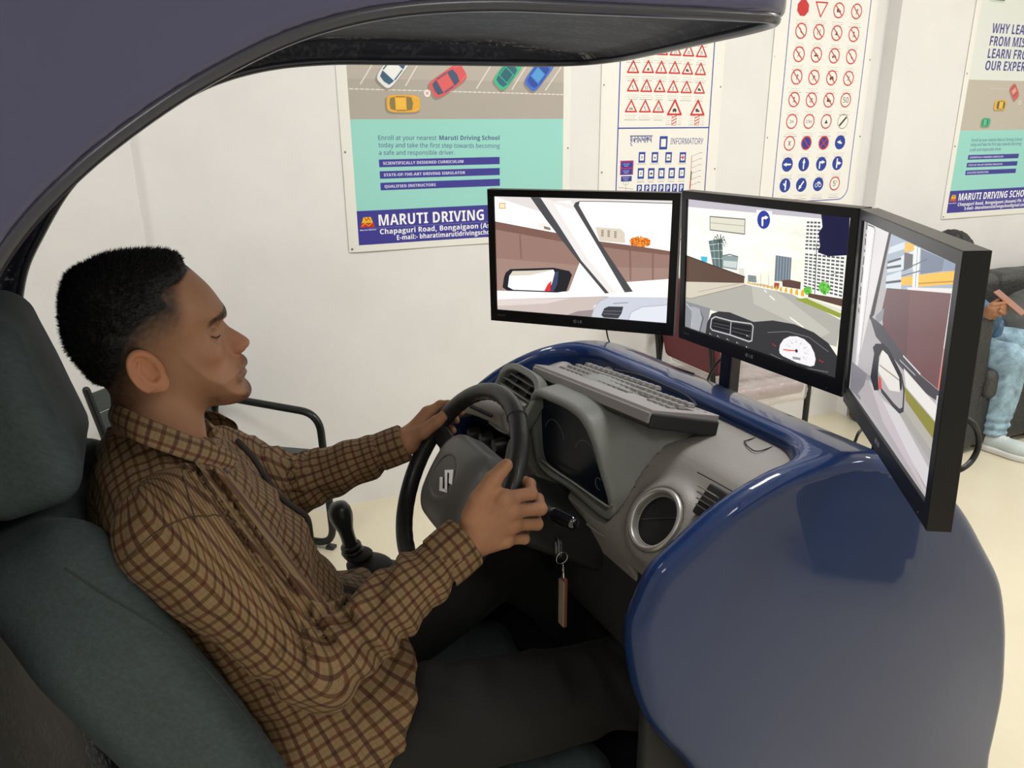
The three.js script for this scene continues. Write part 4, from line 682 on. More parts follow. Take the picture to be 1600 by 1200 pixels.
  B.poly('#c3b5af', [[-.2008,-.1015],[.0471,-.0771],[.0693,-.0744],[.0363,-.1],[.0289,-.1314],[-.2023,-.1333]]); B.poly('#d6cac5', [[-.2008,-.1015],[-.0206,-.0863],[-.0788,-.103],[-.2013,-.1179]]); B.poly('#96898a', [[-.0343,-.1292],[-.0032,-.1154],[.0365,-.1084],[.0289,-.132]]);
  B.poly('#c3c6d0', [[.0289,-.132],[.0364,-.1056],[.0485,-.088],[.0693,-.0766],[.2124,-.0676],[.2115,-.1322]]); B.poly('#d7d9e1', [[.1147,-.1294],[.1222,-.1078],[.146,-.0939],[.2111,-.0837],[.2123,-.1278],[.1474,-.13]]); B.line('#aeb1bd', 0.002, [[.1147,-.1294],[.1222,-.1078],[.146,-.0939],[.2111,-.0837]], false); B.line('#a7aab5', 0.0018, [[.0289,-.132],[.0364,-.1056],[.0485,-.088],[.0693,-.0766]], false);
  B.poly('#3a3b42', [[.0536,-.1199],[.0599,-.1038],[.0698,-.0986],[.1039,-.0966],[.1,-.1129],[.0926,-.1245],[.0593,-.125]]); for (const q of [[[.0589,-.1094],[.0987,-.1074]], [[.058,-.1162],[.0957,-.1154]]]) B.line('#75767e', 0.0012, q); B.line('#8b8d97', 0.002, [[.0807,-.0912],[.1134,-.0866]]);
  B.poly('#26262b', [[-.1877,-.0717],[-.1834,-.0474],[-.1782,-.0357],[-.1671,-.0272],[-.061,-.0179],[-.0233,-.0234],[-.0164,-.0318],[-.0299,-.0702],[-.0524,-.0751],[-.1756,-.0789]]);
  B.poly('#f6f4ee', [[-.1742,-.0696],[-.1699,-.0432],[-.1582,-.0323],[-.061,-.0223],[-.0576,-.0287],[-.0634,-.0512],[-.0716,-.073],[-.1609,-.0756]]); B.poly('#cfc9b8', [[-.1699,-.0432],[-.1196,-.039],[-.061,-.0234],[-.1612,-.0313]]); B.poly('#3c4a66', [[-.0576,-.0287],[-.0484,-.0248],[-.0518,-.056],[-.0611,-.0734],[-.0681,-.0728]]); B.poly('#d8343a', [[-.0751,-.0575],[-.0657,-.048],[-.0681,-.0728],[-.0833,-.0738]]);
  B.line('#e58f2b', 0.0022, [[-.1896,.1221],[-.1767,.1224],[-.1769,.1118],[-.1899,.1114]], true); B.line('#f2c46a', 0.0012, [[-.1862,.119],[-.1803,.1191],[-.1804,.1149],[-.1863,.1147]], true);
});
monitor('middle black monitor showing a city road, turn arrow sign and speedometer', [0.346, -0.117, -1.589], 64.63, 2.5, B => {
  area(B, '#e9e7d8');
  B.poly('#f3f1e4', [[-.2041,.1251],[.1429,.1368],[.1467,.079],[-.0432,.0001],[-.2036,.0236]]); const cr = rng(4); for (let i = 0; i < 70; i++) { const q = [lerp(-0.2, 0.15, cr()), lerp(0.01, 0.11, cr())]; B.disc(i & 1 ? 'rgba(214,216,205,0.16)' : 'rgba(252,250,240,0.22)', q[0], q[1], 0.014 + 0.03 * cr(), 0.006 + 0.009 * cr()); }
  B.poly('#b9b4bd', [[-.2085,.1389],[.1451,.14],[.1441,.1307],[-.2047,.1222]]);
  // city
  B.poly('#5a6f70', [[-.1359,.062],[-.0954,.0714],[-.0904,.0148],[-.1203,.016]]); for (const q of [[[-.134,.0543],[-.0948,.0623]], [[-.1319,.0428],[-.094,.0487]], [[-.1282,.0291],[-.093,.0331]]]) B.line('#b9c4be', 0.0014, q); for (const q of [[[-.123,.0636],[-.1131,.0171]], [[-.1077,.0672],[-.1003,.0162]]]) B.line('#b9c4be', 0.001, q);
  const pc = [[-.1033,.0641],[-.096,.014]]; B.line('#3f4a44', 0.0022, pc); for (let i = 0; i < 9; i++) { const a = i * 0.7; B.line('#3c4f47', 0.0016, [pc[0], [pc[0][0] + 0.014 * Math.cos(a), pc[0][1] + 0.006 + 0.009 * Math.sin(a)], [pc[0][0] + 0.019 * Math.cos(a), pc[0][1] + 0.009 * Math.sin(a) - 0.002]]); }
  B.poly('#8b999b', [[-.0934,.0395],[-.049,.0437],[-.0511,.0171],[-.0919,.0156]]); B.line('#5c6c74', 0.002, [[-.0919,.0388],[-.0731,.0441],[-.0503,.0426]], false); B.poly('#c4ccc8', [[-.09,.0298],[-.0509,.0335],[-.0527,.0205],[-.0893,.0187]]);
  B.poly('#3fb4cf', [[-.1577,.0289],[-.137,.0303],[-.1386,.0191],[-.1557,.0195]]); B.poly('#e6efe8', [[-.1692,.0322],[-.1609,.0323],[-.1634,.0213],[-.1694,.0215]]);
  B.poly('#d4d3c8', [[-.0474,.0213],[-.0319,.0236],[-.028,.0062],[-.0438,.0073]]); B.poly('#7d8787', [[-.0207,.0128],[.0007,.0144],[.0029,.0023],[-.0198,.0003]]); for (const q of [[[.0126,.0203],[.0141,.0024]], [[.032,.0211],[.0335,.0039]]]) B.line('#8d8f8c', 0.0008, q);
  B.poly('#68757f', [[.0465,.0584],[.0839,.0593],[.0846,.0177],[.0471,.0123]]); for (const x of [1260, 1270, 1280, 1290, 1300, 1310]) void x; for (const q of [[[.0524,.0575],[.0534,.0134]], [[.0592,.058],[.0603,.0145]], [[.0661,.0581],[.0672,.0152]], [[.0728,.0586],[.074,.0164]], [[.079,.0587],[.0802,.017]]]) B.line('#aab4ba', 0.0011, q);
  B.poly('#5b423c', [[.0653,.017],[.0832,.0208],[.1086,.0209],[.1088,.0084],[.0675,.0063]]); B.poly('#a34a3a', [[.0473,.0098],[.0601,.011],[.0576,-.0006],[.0469,.001]]);
  B.poly('#eceae4', [[.1096,.1275],[.1437,.1299],[.1457,.0789],[.1981,.0789],[.1985,.0069],[.1261,.0032],[.1138,.0126]]);
  { const w = (a, b, n, m) => { for (let i = 0; i < n; i++) for (let j = 0; j < m; j++) { const f = (u, v) => { const p = [lerp(a[0][0], a[1][0], u), lerp(a[0][1], a[1][1], u)], q = [lerp(b[0][0], b[1][0], u), lerp(b[0][1], b[1][1], u)]; return [lerp(p[0], q[0], v), lerp(p[1], q[1], v)]; }; B.poly('#53575c', [f((i + 0.12) / n, (j + 0.3) / m), f((i + 0.85) / n, (j + 0.3) / m), f((i + 0.85) / n, (j + 0.8) / m), f((i + 0.12) / n, (j + 0.8) / m)]); } }; w([[.1108,.1253],[.1414,.1274]], [[.1117,.0761],[.1447,.0788]], 4, 8); w([[.1121,.0721],[.196,.0771]], [[.1149,.0128],[.1991,.0102]], 9, 11); }
  B.line('#4b5254', 0.0016, [[.1364,.0895],[.1411,.0067]]); B.line('#54585a', 0.0008, [[.1708,.0431],[.1942,.0515]]); 
  const tr = rng(12), tc = [[.1608,.0196],[.1255,.0089]]; for (const [c, k] of [[tc[0], 1], [tc[1], 0.6]]) for (let i = 0; i < 110; i++) { const a = tr() * 7, r = Math.sqrt(tr()); B.disc(['#57b13c', '#74c854', '#459a30'][i % 3], c[0] + k * r * 0.012 * Math.cos(a), c[1] + k * r * 0.01 * Math.sin(a), 0.0012 + tr() * 0.0014); }
  // walls, road, verge
  B.poly('#5b453b', [[-.2068,.0242],[-.113,.0152],[-.0294,.0078],[-.0298,-.0041],[-.2045,-.0305]]); B.line('#3f312b', 0.002, [[-.2068,.0242],[-.113,.0152],[-.0294,.0078]]);
  B.poly('#a9a79e', [[-.2093,-.0313],[-.0298,-.0041],[.0202,.0026],[.0796,-.001],[.201,-.0268],[.1964,-.0727],[.0015,-.0742],[-.1373,-.0743],[-.2108,-.0735]]); B.poly('#b8b6ac', [[-.0105,-.0035],[.0202,.0026],[.0808,-.0136],[.1814,-.0515],[.1623,-.0643],[-.0014,-.0381]]); B.poly('#cac2b0', [[-.2093,-.0313],[-.0298,-.0041],[-.0181,-.0048],[-.1841,-.0623],[-.2095,-.065]]); B.line('#8f8b80', 0.0016, [[-.2095,-.065],[-.1841,-.0623],[-.0181,-.0048]]); B.line('#8f8b80', 0.0008, [[-.1616,-.0441],[-.0427,-.0072]]);
  for (const q of [[[.0388,-.0162],[.05,-.0211]], [[.0907,-.0453],[.1218,-.0557]], [[.0242,-.0082],[.0287,-.011]]]) B.line('#e9e8e0', 0.0026, q);
  B.poly('#efeee6', [[-.0266,-.0035],[.0506,-.0009],[.1263,.0016],[.1262,-.0026],[.045,-.0045],[-.0264,-.0062]]); 
  { const q = [[-.0221,-.0028],[.1237,.0003]]; for (let i = 0; i < 16; i++) { const t = (i / 16) ** 1.5, s = 0.0018 + 0.0042 * t, x = lerp(q[0][0], q[1][0], t), y = lerp(q[0][1], q[1][1], t); B.poly('#e2a52a', [[x, y - s * 0.4], [x + s * 1.5, y - s * 0.5], [x + s * 1.2, y + s * 1.6], [x + s * 0.3, y + s * 1.2]]); } }
  B.poly('#8c9a3c', [[.0974,-.0105],[.1268,-.0033],[.1991,-.0152],[.1981,-.0234]]); B.poly('#d6d3c6', [[.1267,-.0025],[.1999,-.0091],[.1992,-.016],[.1269,-.0049]]); B.poly('#5a443a', [[.1275,.0051],[.1993,.0086],[.1993,-.004],[.1271,-.0016]]);
  // mirror, sign, dark corner
  B.poly('#d5d2c2', [[-.1327,.1087],[-.0372,.1122],[-.0366,.087],[-.1314,.0844]]); B.line('#55534f', 0.0018, [[-.1342,.1095],[-.036,.1132],[-.0352,.0862],[-.1328,.0838]], true); B.line('#8d8a80', 0.0009, [[-.1321,.0977],[-.0363,.101]]);
  const sg = [[-.0076,.1327],[.0305,.133],[.0315,.102],[-.005,.1007],[.0113,.1167],[.0254,.1181]]; B.poly('#f2f2f0', sg.slice(0, 4)); B.disc('#2b3a96', sg[4][0], sg[4][1], 0.0158, 0.0158); B.line('#fff', 0.0042, [[.0091,.1073],[.0081,.119],[.0162,.1214]], false); B.poly('#fff', [[.0148,.1246],[.0227,.122],[.016,.1172]]);
  B.poly('#14163a', [[.14,.1403],[.1546,.1431],[.1977,.1416],[.2014,.0793],[.1625,.0725],[.1399,.0758],[.1439,.0865],[.1385,.1074],[.1455,.1178]]);
  // own dashboard
  B.poly('#85878c', [[-.2109,-.0714],[-.1225,-.0714],[-.1254,-.0868],[-.1357,-.1323],[-.2115,-.1384]]); B.line('#b6b8be', 0.003, [[-.1994,-.0764],[-.179,-.0877],[-.181,-.1294]], false); B.line('#5f6167', 0.003, [[-.1559,-.0806],[-.1437,-.0957],[-.1535,-.1283]], false); B.poly('#a3a5aa', [[-.1833,-.0784],[-.1561,-.0781],[-.1475,-.0964],[-.1573,-.1317],[-.1768,-.1337]]);
  B.poly('#333336', [[-.1356,-.1334],[-.1312,-.103],[-.1183,-.0814],[-.097,-.0721],[-.0656,-.0677],[.0013,-.0724],[.0498,-.0592],[.1018,-.055],[.146,-.0596],[.1785,-.0704],[.2009,-.0897],[.2015,-.1391]]);
  B.line('#b5b6b8', 0.0028, [[-.1177,-.0921],[-.1071,-.085],[-.0604,-.0838],[-.0047,-.0774],[.0007,-.0809],[-.0009,-.1093],[-.0085,-.1129],[-.0612,-.112],[-.1142,-.1143],[-.1203,-.1107]], true); B.poly('#1d1d20', [[-.114,-.0923],[-.0642,-.0885],[-.0642,-.1088],[-.1144,-.1103]]); B.poly('#1d1d20', [[-.0573,-.0879],[-.0044,-.082],[-.0048,-.1092],[-.0572,-.1091]]); B.line('#b5b6b8', 0.002, [[-.0602,-.0857],[-.0612,-.112]]); for (const q of [[[-.1121,-.0989],[-.0651,-.0954]], [[-.1118,-.1048],[-.0647,-.1021]], [[-.0554,-.0962],[-.0049,-.0923]], [[-.0563,-.1031],[-.0055,-.1009]]]) B.line('#55565a', 0.0014, q);
  const dk = [[-.1211,-.1234],[-.0975,-.1229],[-.0689,-.1226],[-.0412,-.1228],[-.0142,-.1248],[-.0145,-.103]]; for (const q of dk) { B.disc('#d8d8da', q[0], q[1], 0.0013); B.disc('#a8a8aa', q[0] + 0.005, q[1] - 0.001, 0.0009); }
  B.line('#77777a', 0.0012, [[.0387,-.0842],[.0863,-.0716],[.1364,-.0703],[.1801,-.0851]], false); B.line('#77777a', 0.0012, [[.0494,-.1228],[.1091,-.1297],[.184,-.1203]], false);
  B.poly('#e5e3e6', [[.0699,-.1094],[.0713,-.0991],[.0791,-.0874],[.0927,-.0789],[.1094,-.075],[.1261,-.0762],[.141,-.0829],[.1507,-.0942],[.1551,-.1051],[.1531,-.1168],[.1449,-.1208],[.114,-.1221],[.0791,-.1188],[.0716,-.1153]]);
  { const c = [[.1119,-.101]][0]; for (let i = 0; i <= 14; i++) { const a = rad(200 - i * 16.5), k = i % 2 ? 0.0245 : 0.0225; B.line('#8d8990', 0.0006, [[c[0] + k * Math.cos(a), c[1] + k * 0.82 * Math.sin(a)], [c[0] + 0.0262 * Math.cos(a), c[1] + 0.0262 * 0.82 * Math.sin(a)]]); if (i % 2 === 0) B.text(String(i * 10), [c[0] + 0.019 * Math.cos(a) - 0.002, c[1] + 0.0155 * Math.sin(a) - 0.001], [c[0] + 0.019 * Math.cos(a) + 0.0025, c[1] + 0.0155 * Math.sin(a) - 0.001], 0.0024, '#8d8990'); } }
  B.line('#e0302c', 0.0018, [[.0803,-.1068],[.1108,-.1013]]); const nd = [[.1108,-.1013],[.0568,-.1036],[.1673,-.1053]][0]; B.disc('#38383c', nd[0], nd[1], 0.0032); B.poly('#8e8b92', [[.1029,-.1135],[.1214,-.1114],[.1213,-.1158],[.1034,-.1178]]);
  for (const q of [[.0549,-.1031],[.0599,-.1046],[.1646,-.1047],[.1699,-.1055]]) B.disc('#c53036', q[0], q[1], 0.0019, 0.0012);
});
monitor('rightmost black monitor nearest the camera, its screen seen at a slant', [0.528, -0.116, -1.182], 101.22, 2.18, B => {
  area(B, '#a7a2a3');
  B.poly('#98a4b0', [[-.0563,.1389],[.2088,.1373],[.2114,.1124],[.1984,.1074],[-.0589,.0622]]);
  for (const q of [[[.0102,.1346],[.0121,.1258],[-.0597,.1087],[-.0533,.1186]], [[.0723,.1364],[.0777,.1137],[-.0546,.0848],[-.0556,.0982]], [[.0093,.0981],[.0164,.076],[-.0541,.0636],[-.0554,.0802]]]) B.poly('#c3ccd2', q);
  B.poly('#545257', [[.0137,.1218],[.0485,.1246],[.0516,.1094],[.0179,.0995]]); B.poly('#6b7486', [[.0761,.135],[.1561,.1358],[.1554,.1231],[.0836,.1069]]); B.poly('#7f8aa0', [[.1561,.1358],[.2073,.1361],[.2042,.1315],[.1565,.1233]]);
  for (const q of [[[-.0556,.0982],[.0007,.1123]], [[-.0578,.0906],[.0041,.1036]], [[-.0537,.0714],[.0111,.0857]]]) B.line('#3f444c', 0.003, q);
  B.poly('#dcaa3c', [[.0119,.1303],[.0172,.1356],[.0559,.1356],[.0543,.1308],[.0138,.1215]]); B.poly('#e0ab3a', [[.0124,.0901],[.0589,.1013],[.062,.0898],[.0146,.0808]]); B.poly('#e3b040', [[.0777,.1051],[.2039,.1321],[.2069,.1191],[.0815,.0919]]); B.line('#b07f20', 0.0016, [[.0814,.0956],[.206,.1216]]);
  B.poly('#d9dbda', [[.0493,.1351],[.0726,.1354],[.0815,.0867],[.0606,.0826]]); B.line('#4c4f55', 0.0016, [[.0628,.135],[.072,.0852]]); for (const q of [[[.0093,.0981],[.1012,.1272]], [[.0117,.0921],[.0822,.1106]]]) B.line('#5a5d63', 0.0014, q);
  B.poly('#d9d4d2', [[.0377,.0827],[.1918,.1113],[.2096,.1172],[.2255,.0621],[.2133,.0409]]); B.poly('#6b4a4a', [[-.0478,.0653],[.1898,.1057],[.1879,.052],[.1865,.0003],[.1059,-.0026],[-.0391,.0008],[-.06,.0332]]); B.poly('#5f4345', [[-.0478,.0653],[.0523,.0822],[.0693,.0013],[-.0391,.0008],[-.06,.0332]]);
  B.poly('#d7695a', [[.1913,.0602],[.2097,.0668],[.2121,.0442],[.2116,.0066],[.1869,-.0007]]); B.poly('#b9574c', [[.194,.0754],[.2048,.0797],[.2087,.0665],[.1982,.0617]]); B.poly('#c9c4c4', [[.2005,.0911],[.2129,.1007],[.2204,.0677],[.2106,.0617]]);
  B.poly('#7f8388', [[-.0878,.0186],[-.0493,.0379],[-.0516,.0211],[-.0829,.0065]]); B.poly('#454348', [[-.1246,.0114],[-.0441,.0135],[.0308,.0035],[.1258,-.0027],[.194,-.0002],[.1934,-.0119],[.119,-.0192],[.03,-.0145],[-.0768,-.009]]);
  B.line('#c9c8cc', 0.0022, [[.055,.0004],[.1254,-.0017]]); B.line('#a9a8ac', 0.0016, [[.0432,-.0084],[.108,-.0082]]);
  // car body: left pillar and window edge
  B.poly('#cdc9c9', [[-.1876,.1376],[-.1355,.1386],[-.063,.1389],[-.0805,.0942],[-.1237,.0091],[-.1579,-.0669],[-.1737,-.1262]]); B.poly('#dedbda', [[-.1793,.1327],[-.1434,.134],[-.1559,.0373],[-.1618,-.0573],[-.1721,-.0602]]); B.poly('#2d2c30', [[-.0645,.1383],[-.0527,.1384],[-.0728,.084],[-.0971,.0177],[-.12,.005],[-.0864,.0863]]); B.line('#37363a', 0.0016, [[-.1787,.1337],[-.1435,.1344],[-.1361,.1306],[-.1475,.0163],[-.1553,-.0621]], false);
  { const q = [[-.1863,.1343],[-.1874,-.0109]]; for (let i = 0; i < 44; i++) { const t = i / 44; B.disc(hash3(i, 3, 1) > 0.35 ? '#2c2c30' : '#bdbabb', lerp(q[0][0], q[1][0], t) + 0.002 * hash3(i, 1, 5), lerp(q[0][1], q[1][1], t), 0.0028, 0.0022); } }
  B.poly('#8b898f', [[-.1991,-.0814],[-.1207,-.0808],[-.061,-.0834],[.2065,-.1248],[.2085,-.1006],[.1023,-.0907],[-.0084,-.0818],[-.0854,-.0697]]); 
  B.poly('#77747b', [[-.1991,-.0814],[-.1036,-.073],[-.1257,-.1202],[-.1964,-.1258]]); B.poly('#a49da0', [[-.1435,-.116],[-.0923,-.0767],[.2183,-.1189],[.2065,-.1248]]); B.poly('#c6c1c2', [[-.0537,-.0786],[-.0092,-.0798],[.0589,-.0712],[.2084,-.093],[.2118,-.1164],[.1358,-.1078]]); B.poly('#b8aeb2', [[-.0923,-.0767],[-.0457,-.076],[.2077,-.1203],[.1912,-.1225],[.0019,-.1079]]);
  B.poly('#9d9a94', [[.0589,-.0712],[.0842,-.062],[.2091,-.0662],[.2109,-.0824]]); B.poly('#847f39', [[.0728,-.0327],[.0872,-.0341],[.2096,-.0365],[.2086,-.0562],[.0843,-.0478]]); B.poly('#a8a39b', [[.083,-.0483],[.2086,-.0562],[.2094,-.0699],[.0842,-.062]]); B.poly('#d8d4cf', [[.0624,-.0132],[.2066,-.0176],[.209,-.0349],[.0797,-.0325]]); B.poly('#c9c2c2', [[.1864,-.0065],[.2039,-.0024],[.2042,-.0167],[.1853,-.018]]);
  // mirror
  B.poly('#d6d2cb', [[-.0409,-.0174],[-.003,-.0138],[.0551,-.0291],[.0578,-.0459],[.0144,-.0581],[-.0509,-.0503]]); B.poly('#c8474a', [[-.0433,-.0553],[-.0301,-.056],[-.0202,-.0696],[-.0365,-.0726]]); B.line('#8f8a80', 0.002, [[-.0435,-.0408],[.06,-.0319]]);
  B.line('#222126', 0.009, [[-.0426,-.0131],[-.0103,-.0124],[.0515,-.0258],[.0596,-.0386]], false); B.line('#3a393e', 0.006, [[.057,-.0252],[.0737,-.0386],[.0785,-.062],[.0653,-.0689],[.0359,-.0707],[-.0215,-.0703]], false);
  B.poly('#1f1e23', [[-.0838,-.0704],[-.0767,-.0334],[-.0869,-.0276],[-.0731,-.0182],[-.0476,-.0118],[-.034,-.0143],[-.0511,-.031],[-.0466,-.0563],[-.0356,-.0747],[-.0574,-.082]]);
});
// the posts and rail that carry the screens
{
  const t = thing('monitor_stand', 'black steel posts and rail carrying the three monitors behind the blue console', 'monitor stand', SIM_AT, SIM_TURN), m = mat(lin(0.012, 0.012, 0.013), 0.4);
  for (const z of [-0.062, 0.338]) { part('post', box(0.03, 1.15, 0.034, 0.004, [0.66, 0.435, z]), m, t); part('foot', box(0.36, 0.03, 0.05, 0.006, [0.8, -0.135, z]), m, t); }
  part('rail', box(0.024, 0.04, 0.46, 0.004, [0.655, 0.97, 0.14]), m, t);
}
// ---------- the driver's seat ----------
const seatFabric = (() => { const g = grain(61, 256, 128, 1); const b = dataTex(256, 256, (x, y) => { const v = g(x, y); return [v, v, v]; }, false, [14, 14]); const g2 = grain(62, 256, 10, 4); const m = dataTex(256, 256, (x, y) => { const v = 0.29 + 0.015 * (g2(x, y) - 0.5) + 0.08 * (g(x, y) - 0.5); return [v * 0.84, v * 1.0, v * 1.04]; }, true, [3, 3]); return mat(0xffffff, 0.85, { map: m, bumpMap: b, bumpScale: 0.0007, sheen: 0.4, sheenRoughness: 0.6, sheenColor: lin(0.3, 0.33, 0.35) }); })();
const seat = thing('car_seat', 'grey blue fabric car seat with headrest under the driver', 'car seat', SIM_AT, SIM_TURN);
{
  const O = [-0.457, 0.70], up = [-0.405, 0.914], fw = [0.914, 0.405];
  const back = p => {
    const dx = p[0] - O[0], dy = p[1] - O[1], s = dx * up[0] + dy * up[1], d = dx * fw[0] + dy * fw[1];
    const zz = p[2] * (1 + 0.38 * sst(0.05, 0.27, s)), bow = 0.02 * (s / 0.35) ** 2;
    let f = rbox([d + bow, s, zz], [-0.082, -0.10, 0], [0.082, 0.335, 0.255], 0.055);
    f = smax(f, -rbox([d + bow, s, zz], [0.04, -0.12, 0], [0.085, 0.42, 0.165], 0.05), 0.045);
    return f + 0.0016 * noise(p[0] * 14, p[1] * 14, p[2] * 14);
  };
  part('backrest', grainUV(sdfMesh(back, [-0.80, 0.22, -0.30], [-0.25, 1.02, 0.30], 0.011)), seatFabric, seat);
  const hr = p => { const a = rad(10), x = p[0] + 0.638, y = p[1] - 1.02, u = x * Math.cos(a) + y * Math.sin(a), v = -x * Math.sin(a) + y * Math.cos(a); return rbox([u, v, p[2] * (1 + 0.25 * sst(0.0, 0.14, v))], [0, 0, 0], [0.057 + 0.008 * sst(0.1, -0.1, v), 0.128, 0.142], 0.042) + 0.001 * noise(p[0] * 16, p[1] * 16, p[2] * 16); };
  part('headrest', grainUV(sdfMesh(hr, [-0.76, 0.85, -0.2], [-0.52, 1.19, 0.2], 0.008)), seatFabric, seat);
  for (const z of [-0.06, 0.06]) part('headrest_post', capTube([[-0.66, 0.8, z], [-0.655, 0.92, z]], 0.006, 8, 10), darkPlastic, seat);
  const cu = p => rbox([p[0], p[1] + 0.02 * sst(0.0, 0.2, p[0]) * 0 - 0.03 * sst(-0.3, 0.15, p[0]), p[2]], [-0.14, 0.155, 0], [0.33, 0.085, 0.255], 0.05) - 0.012 * sst(0.12, 0.24, Math.abs(p[2])) + 0.0015 * noise(p[0] * 14, p[1] * 14, p[2] * 14);
  part('cushion', grainUV(sdfMesh(cu, [-0.52, 0.03, -0.31], [0.24, 0.33, 0.31], 0.011)), seatFabric, seat);
  part('seat_frame', [box(0.5, 0.05, 0.42, 0.01, [-0.14, 0.055, 0]), box(0.06, 0.1, 0.44, 0.01, [-0.3, 0.02, 0]), box(0.06, 0.1, 0.44, 0.01, [0.05, 0.02, 0])], darkPlastic, seat);
  part('piping', capTube([[-.5796,.877,.245],[-.5442,.8367,.255],[-.4999,.7849,.258],[-.4637,.7281,.258],[-.427,.6497,.258],[-.399,.5679,.256],[-.3831,.4892,.25]], 0.0016, 60, 6), mat(lin(0.025, 0.03, 0.033), 0.9), seat);
}
// ---------- the driver ----------
const driver = thing('person', 'driver with short black hair in brown checked shirt, both hands on the steering wheel', 'person', SIM_AT, SIM_TURN);
const HEAD_AT = V(-0.445, 1.08, 0), HEAD_TURN = rad(10);
const headPts = smoothPoly([[0.055, 0.09], [0.066, 0.0775], [0.0768, 0.0636], [0.0897, 0.0408], [0.0945, 0.031], [0.0935, 0.021], [0.087, 0.01], [0.0862, -0.008], [0.088, -0.025], [0.0935, -0.036], [0.105, -0.0435], [0.1128, -0.0462], [0.1172, -0.0516], [0.117, -0.0592], [0.1122, -0.0645], [0.1155, -0.0701], [0.1118, -0.0765], [0.1098, -0.0797], [0.1162, -0.089], [0.119, -0.0997], [0.1145, -0.1105], [0.105, -0.1168], [0.0863, -0.1195], [0.06, -0.1165], [0.025, -0.104], [-0.005, -0.088], [-0.03, -0.074], [-0.06, -0.064], [-0.0765, -0.058], [-0.087, -0.0416], [-0.096, -0.0235], [-0.1055, -0.0015], [-0.1085, 0.0225], [-0.1075, 0.044], [-0.101, 0.0715], [-0.093, 0.0875], [-0.08, 0.0975], [-0.062, 0.1045], [-0.044, 0.1105], [-0.02, 0.112], [0.005, 0.1115], [0.034, 0.1055], [0.048, 0.097]], 4);
const headD = gridded(polyDist(headPts), [-0.18, -0.26], [0.18, 0.18], 0.0025);
const nosePts = smoothPoly([[0.0865, 0.0125], [0.0984, -0.0013], [0.1113, -0.0121], [0.1235, -0.0232], [0.1255, -0.0272], [0.1231, -0.0339], [0.1165, -0.0388], [0.108, -0.043], [0.088, -0.045], [0.07, -0.02]], 4);
const noseProfile = gridded(polyDist(nosePts), [0.02, -0.09], [0.17, 0.06], 0.0015);
const inflate = (d, z, W, D) => { const t = Math.max(0, 1 + d / D); return ((z / W) ** 2 - 1 + t * t) * D * 0.5; };
const widthAt = y => y > 0.02 ? lerp(0.0745, 0.078, sst(0.02, 0.05, y)) : y > -0.05 ? lerp(0.066, 0.0745, sst(-0.05, 0.02, y)) : lerp(0.05, 0.066, sst(-0.12, -0.05, y));
function headField(p) {
  const [x, y] = p, z = p[2], az = Math.abs(z);
  const D = lerp(0.078, y > 0 ? lerp(0.106, 0.09, sst(0, 0.06, y)) : lerp(0.06, 0.106, sst(-0.115, -0.01, y)), sst(-0.03, 0.03, x));
  let f = inflate(headD(x, y), z, widthAt(y), D);
  f = smin(f, cone([x, y, z * 1.1], [-0.012, -0.05, 0], [-0.022, -0.215, 0], 0.057, 0.067), 0.022);
  f = smin(f, ell([x, y, az], [0.05, -0.026, 0.042], [0.021, 0.016, 0.02]), 0.02);          // cheekbone
  f = smin(f, ell([x, y, az], [0.074, 0.0235, 0.026], [0.0145, 0.0065, 0.021]), 0.012);     // brow
  f = smax(f, -ell([x, y, az], [0.079, 0.002, 0.0390], [0.0205, 0.0112, 0.0150]), 0.012);  // eye socket
  f = smin(f, ell([x, y, az], [0.0635, -0.0012, 0.0300], [0.0130, 0.0106, 0.0140]), 0.003);   // lids over the eye
  f = smin(f, inflate(noseProfile(x, y), z, lerp(0.0175, 0.0085, sst(-0.036, 0.004, y)), 0.014), 0.007);
  f = smin(f, ell([x, y, az], [0.105, -0.0325, 0.0122], [0.0105, 0.0085, 0.0066]), 0.004);
  f = smax(f, -ell([x, y, az], [0.1115, -0.0405, 0.0062], [0.0055, 0.0035, 0.0032]), 0.003);
  f = smax(f, -ell([x, y, az], [0.1215, -0.0645, 0.0], [0.0065, 0.0013, 0.026]), 0.003);     // line of the mouth
  return f;
}
const EAR_A = [-0.466, 0.885], EAR_B = [0.885, 0.466];
function earField(p) {
  const x = p[0] + 0.0345, y = p[1] + 0.0285, a = x * EAR_A[0] + y * EAR_A[1], b = x * EAR_B[0] + y * EAR_B[1], z = p[2] - 0.0795 + b * 0.42;
  let f = ell([a, b, z], [0, 0.001, 0], [0.0315, 0.0205, 0.0055]);
  const R = (ra, rb, t, oa, ob) => { const u = (a - oa) / ra, v = (b - ob) / rb, l = Math.hypot(u, v) || 1e-6; return Math.hypot((l - 1) * (ra + rb) / 2, z - 0.0015) - t; };
  f = smax(f, -ell([a, b, z], [-0.003, 0.0045, 0.006], [0.0155, 0.0105, 0.0094]), 0.003);
  f = smax(f, -ell([a, b, z], [0.0125, 0.001, 0.007], [0.0135, 0.011, 0.0088]), 0.004);
  f = smin(f, smax(R(0.0285, 0.0184, 0.0042, 0.001, 0), -(a + 0.022) + (b > 0 ? 0.02 : 0), 0.004), 0.003);
  f = smin(f, smax(R(0.019, 0.0115, 0.0026, -0.002, 0.0025), b - 0.004, 0.004), 0.004);
  f = smin(f, ell([a, b, z], [-0.0255, 0.006, 0.0], [0.0095, 0.0095, 0.0052]), 0.006);
  f = smin(f, ell([a, b, z], [-0.004, 0.0165, 0.0005], [0.0062, 0.0042, 0.0045]), 0.004);
  return smin(f, ell([a, b, z], [-0.002, 0.012, -0.008], [0.024, 0.009, 0.008]), 0.006);
}
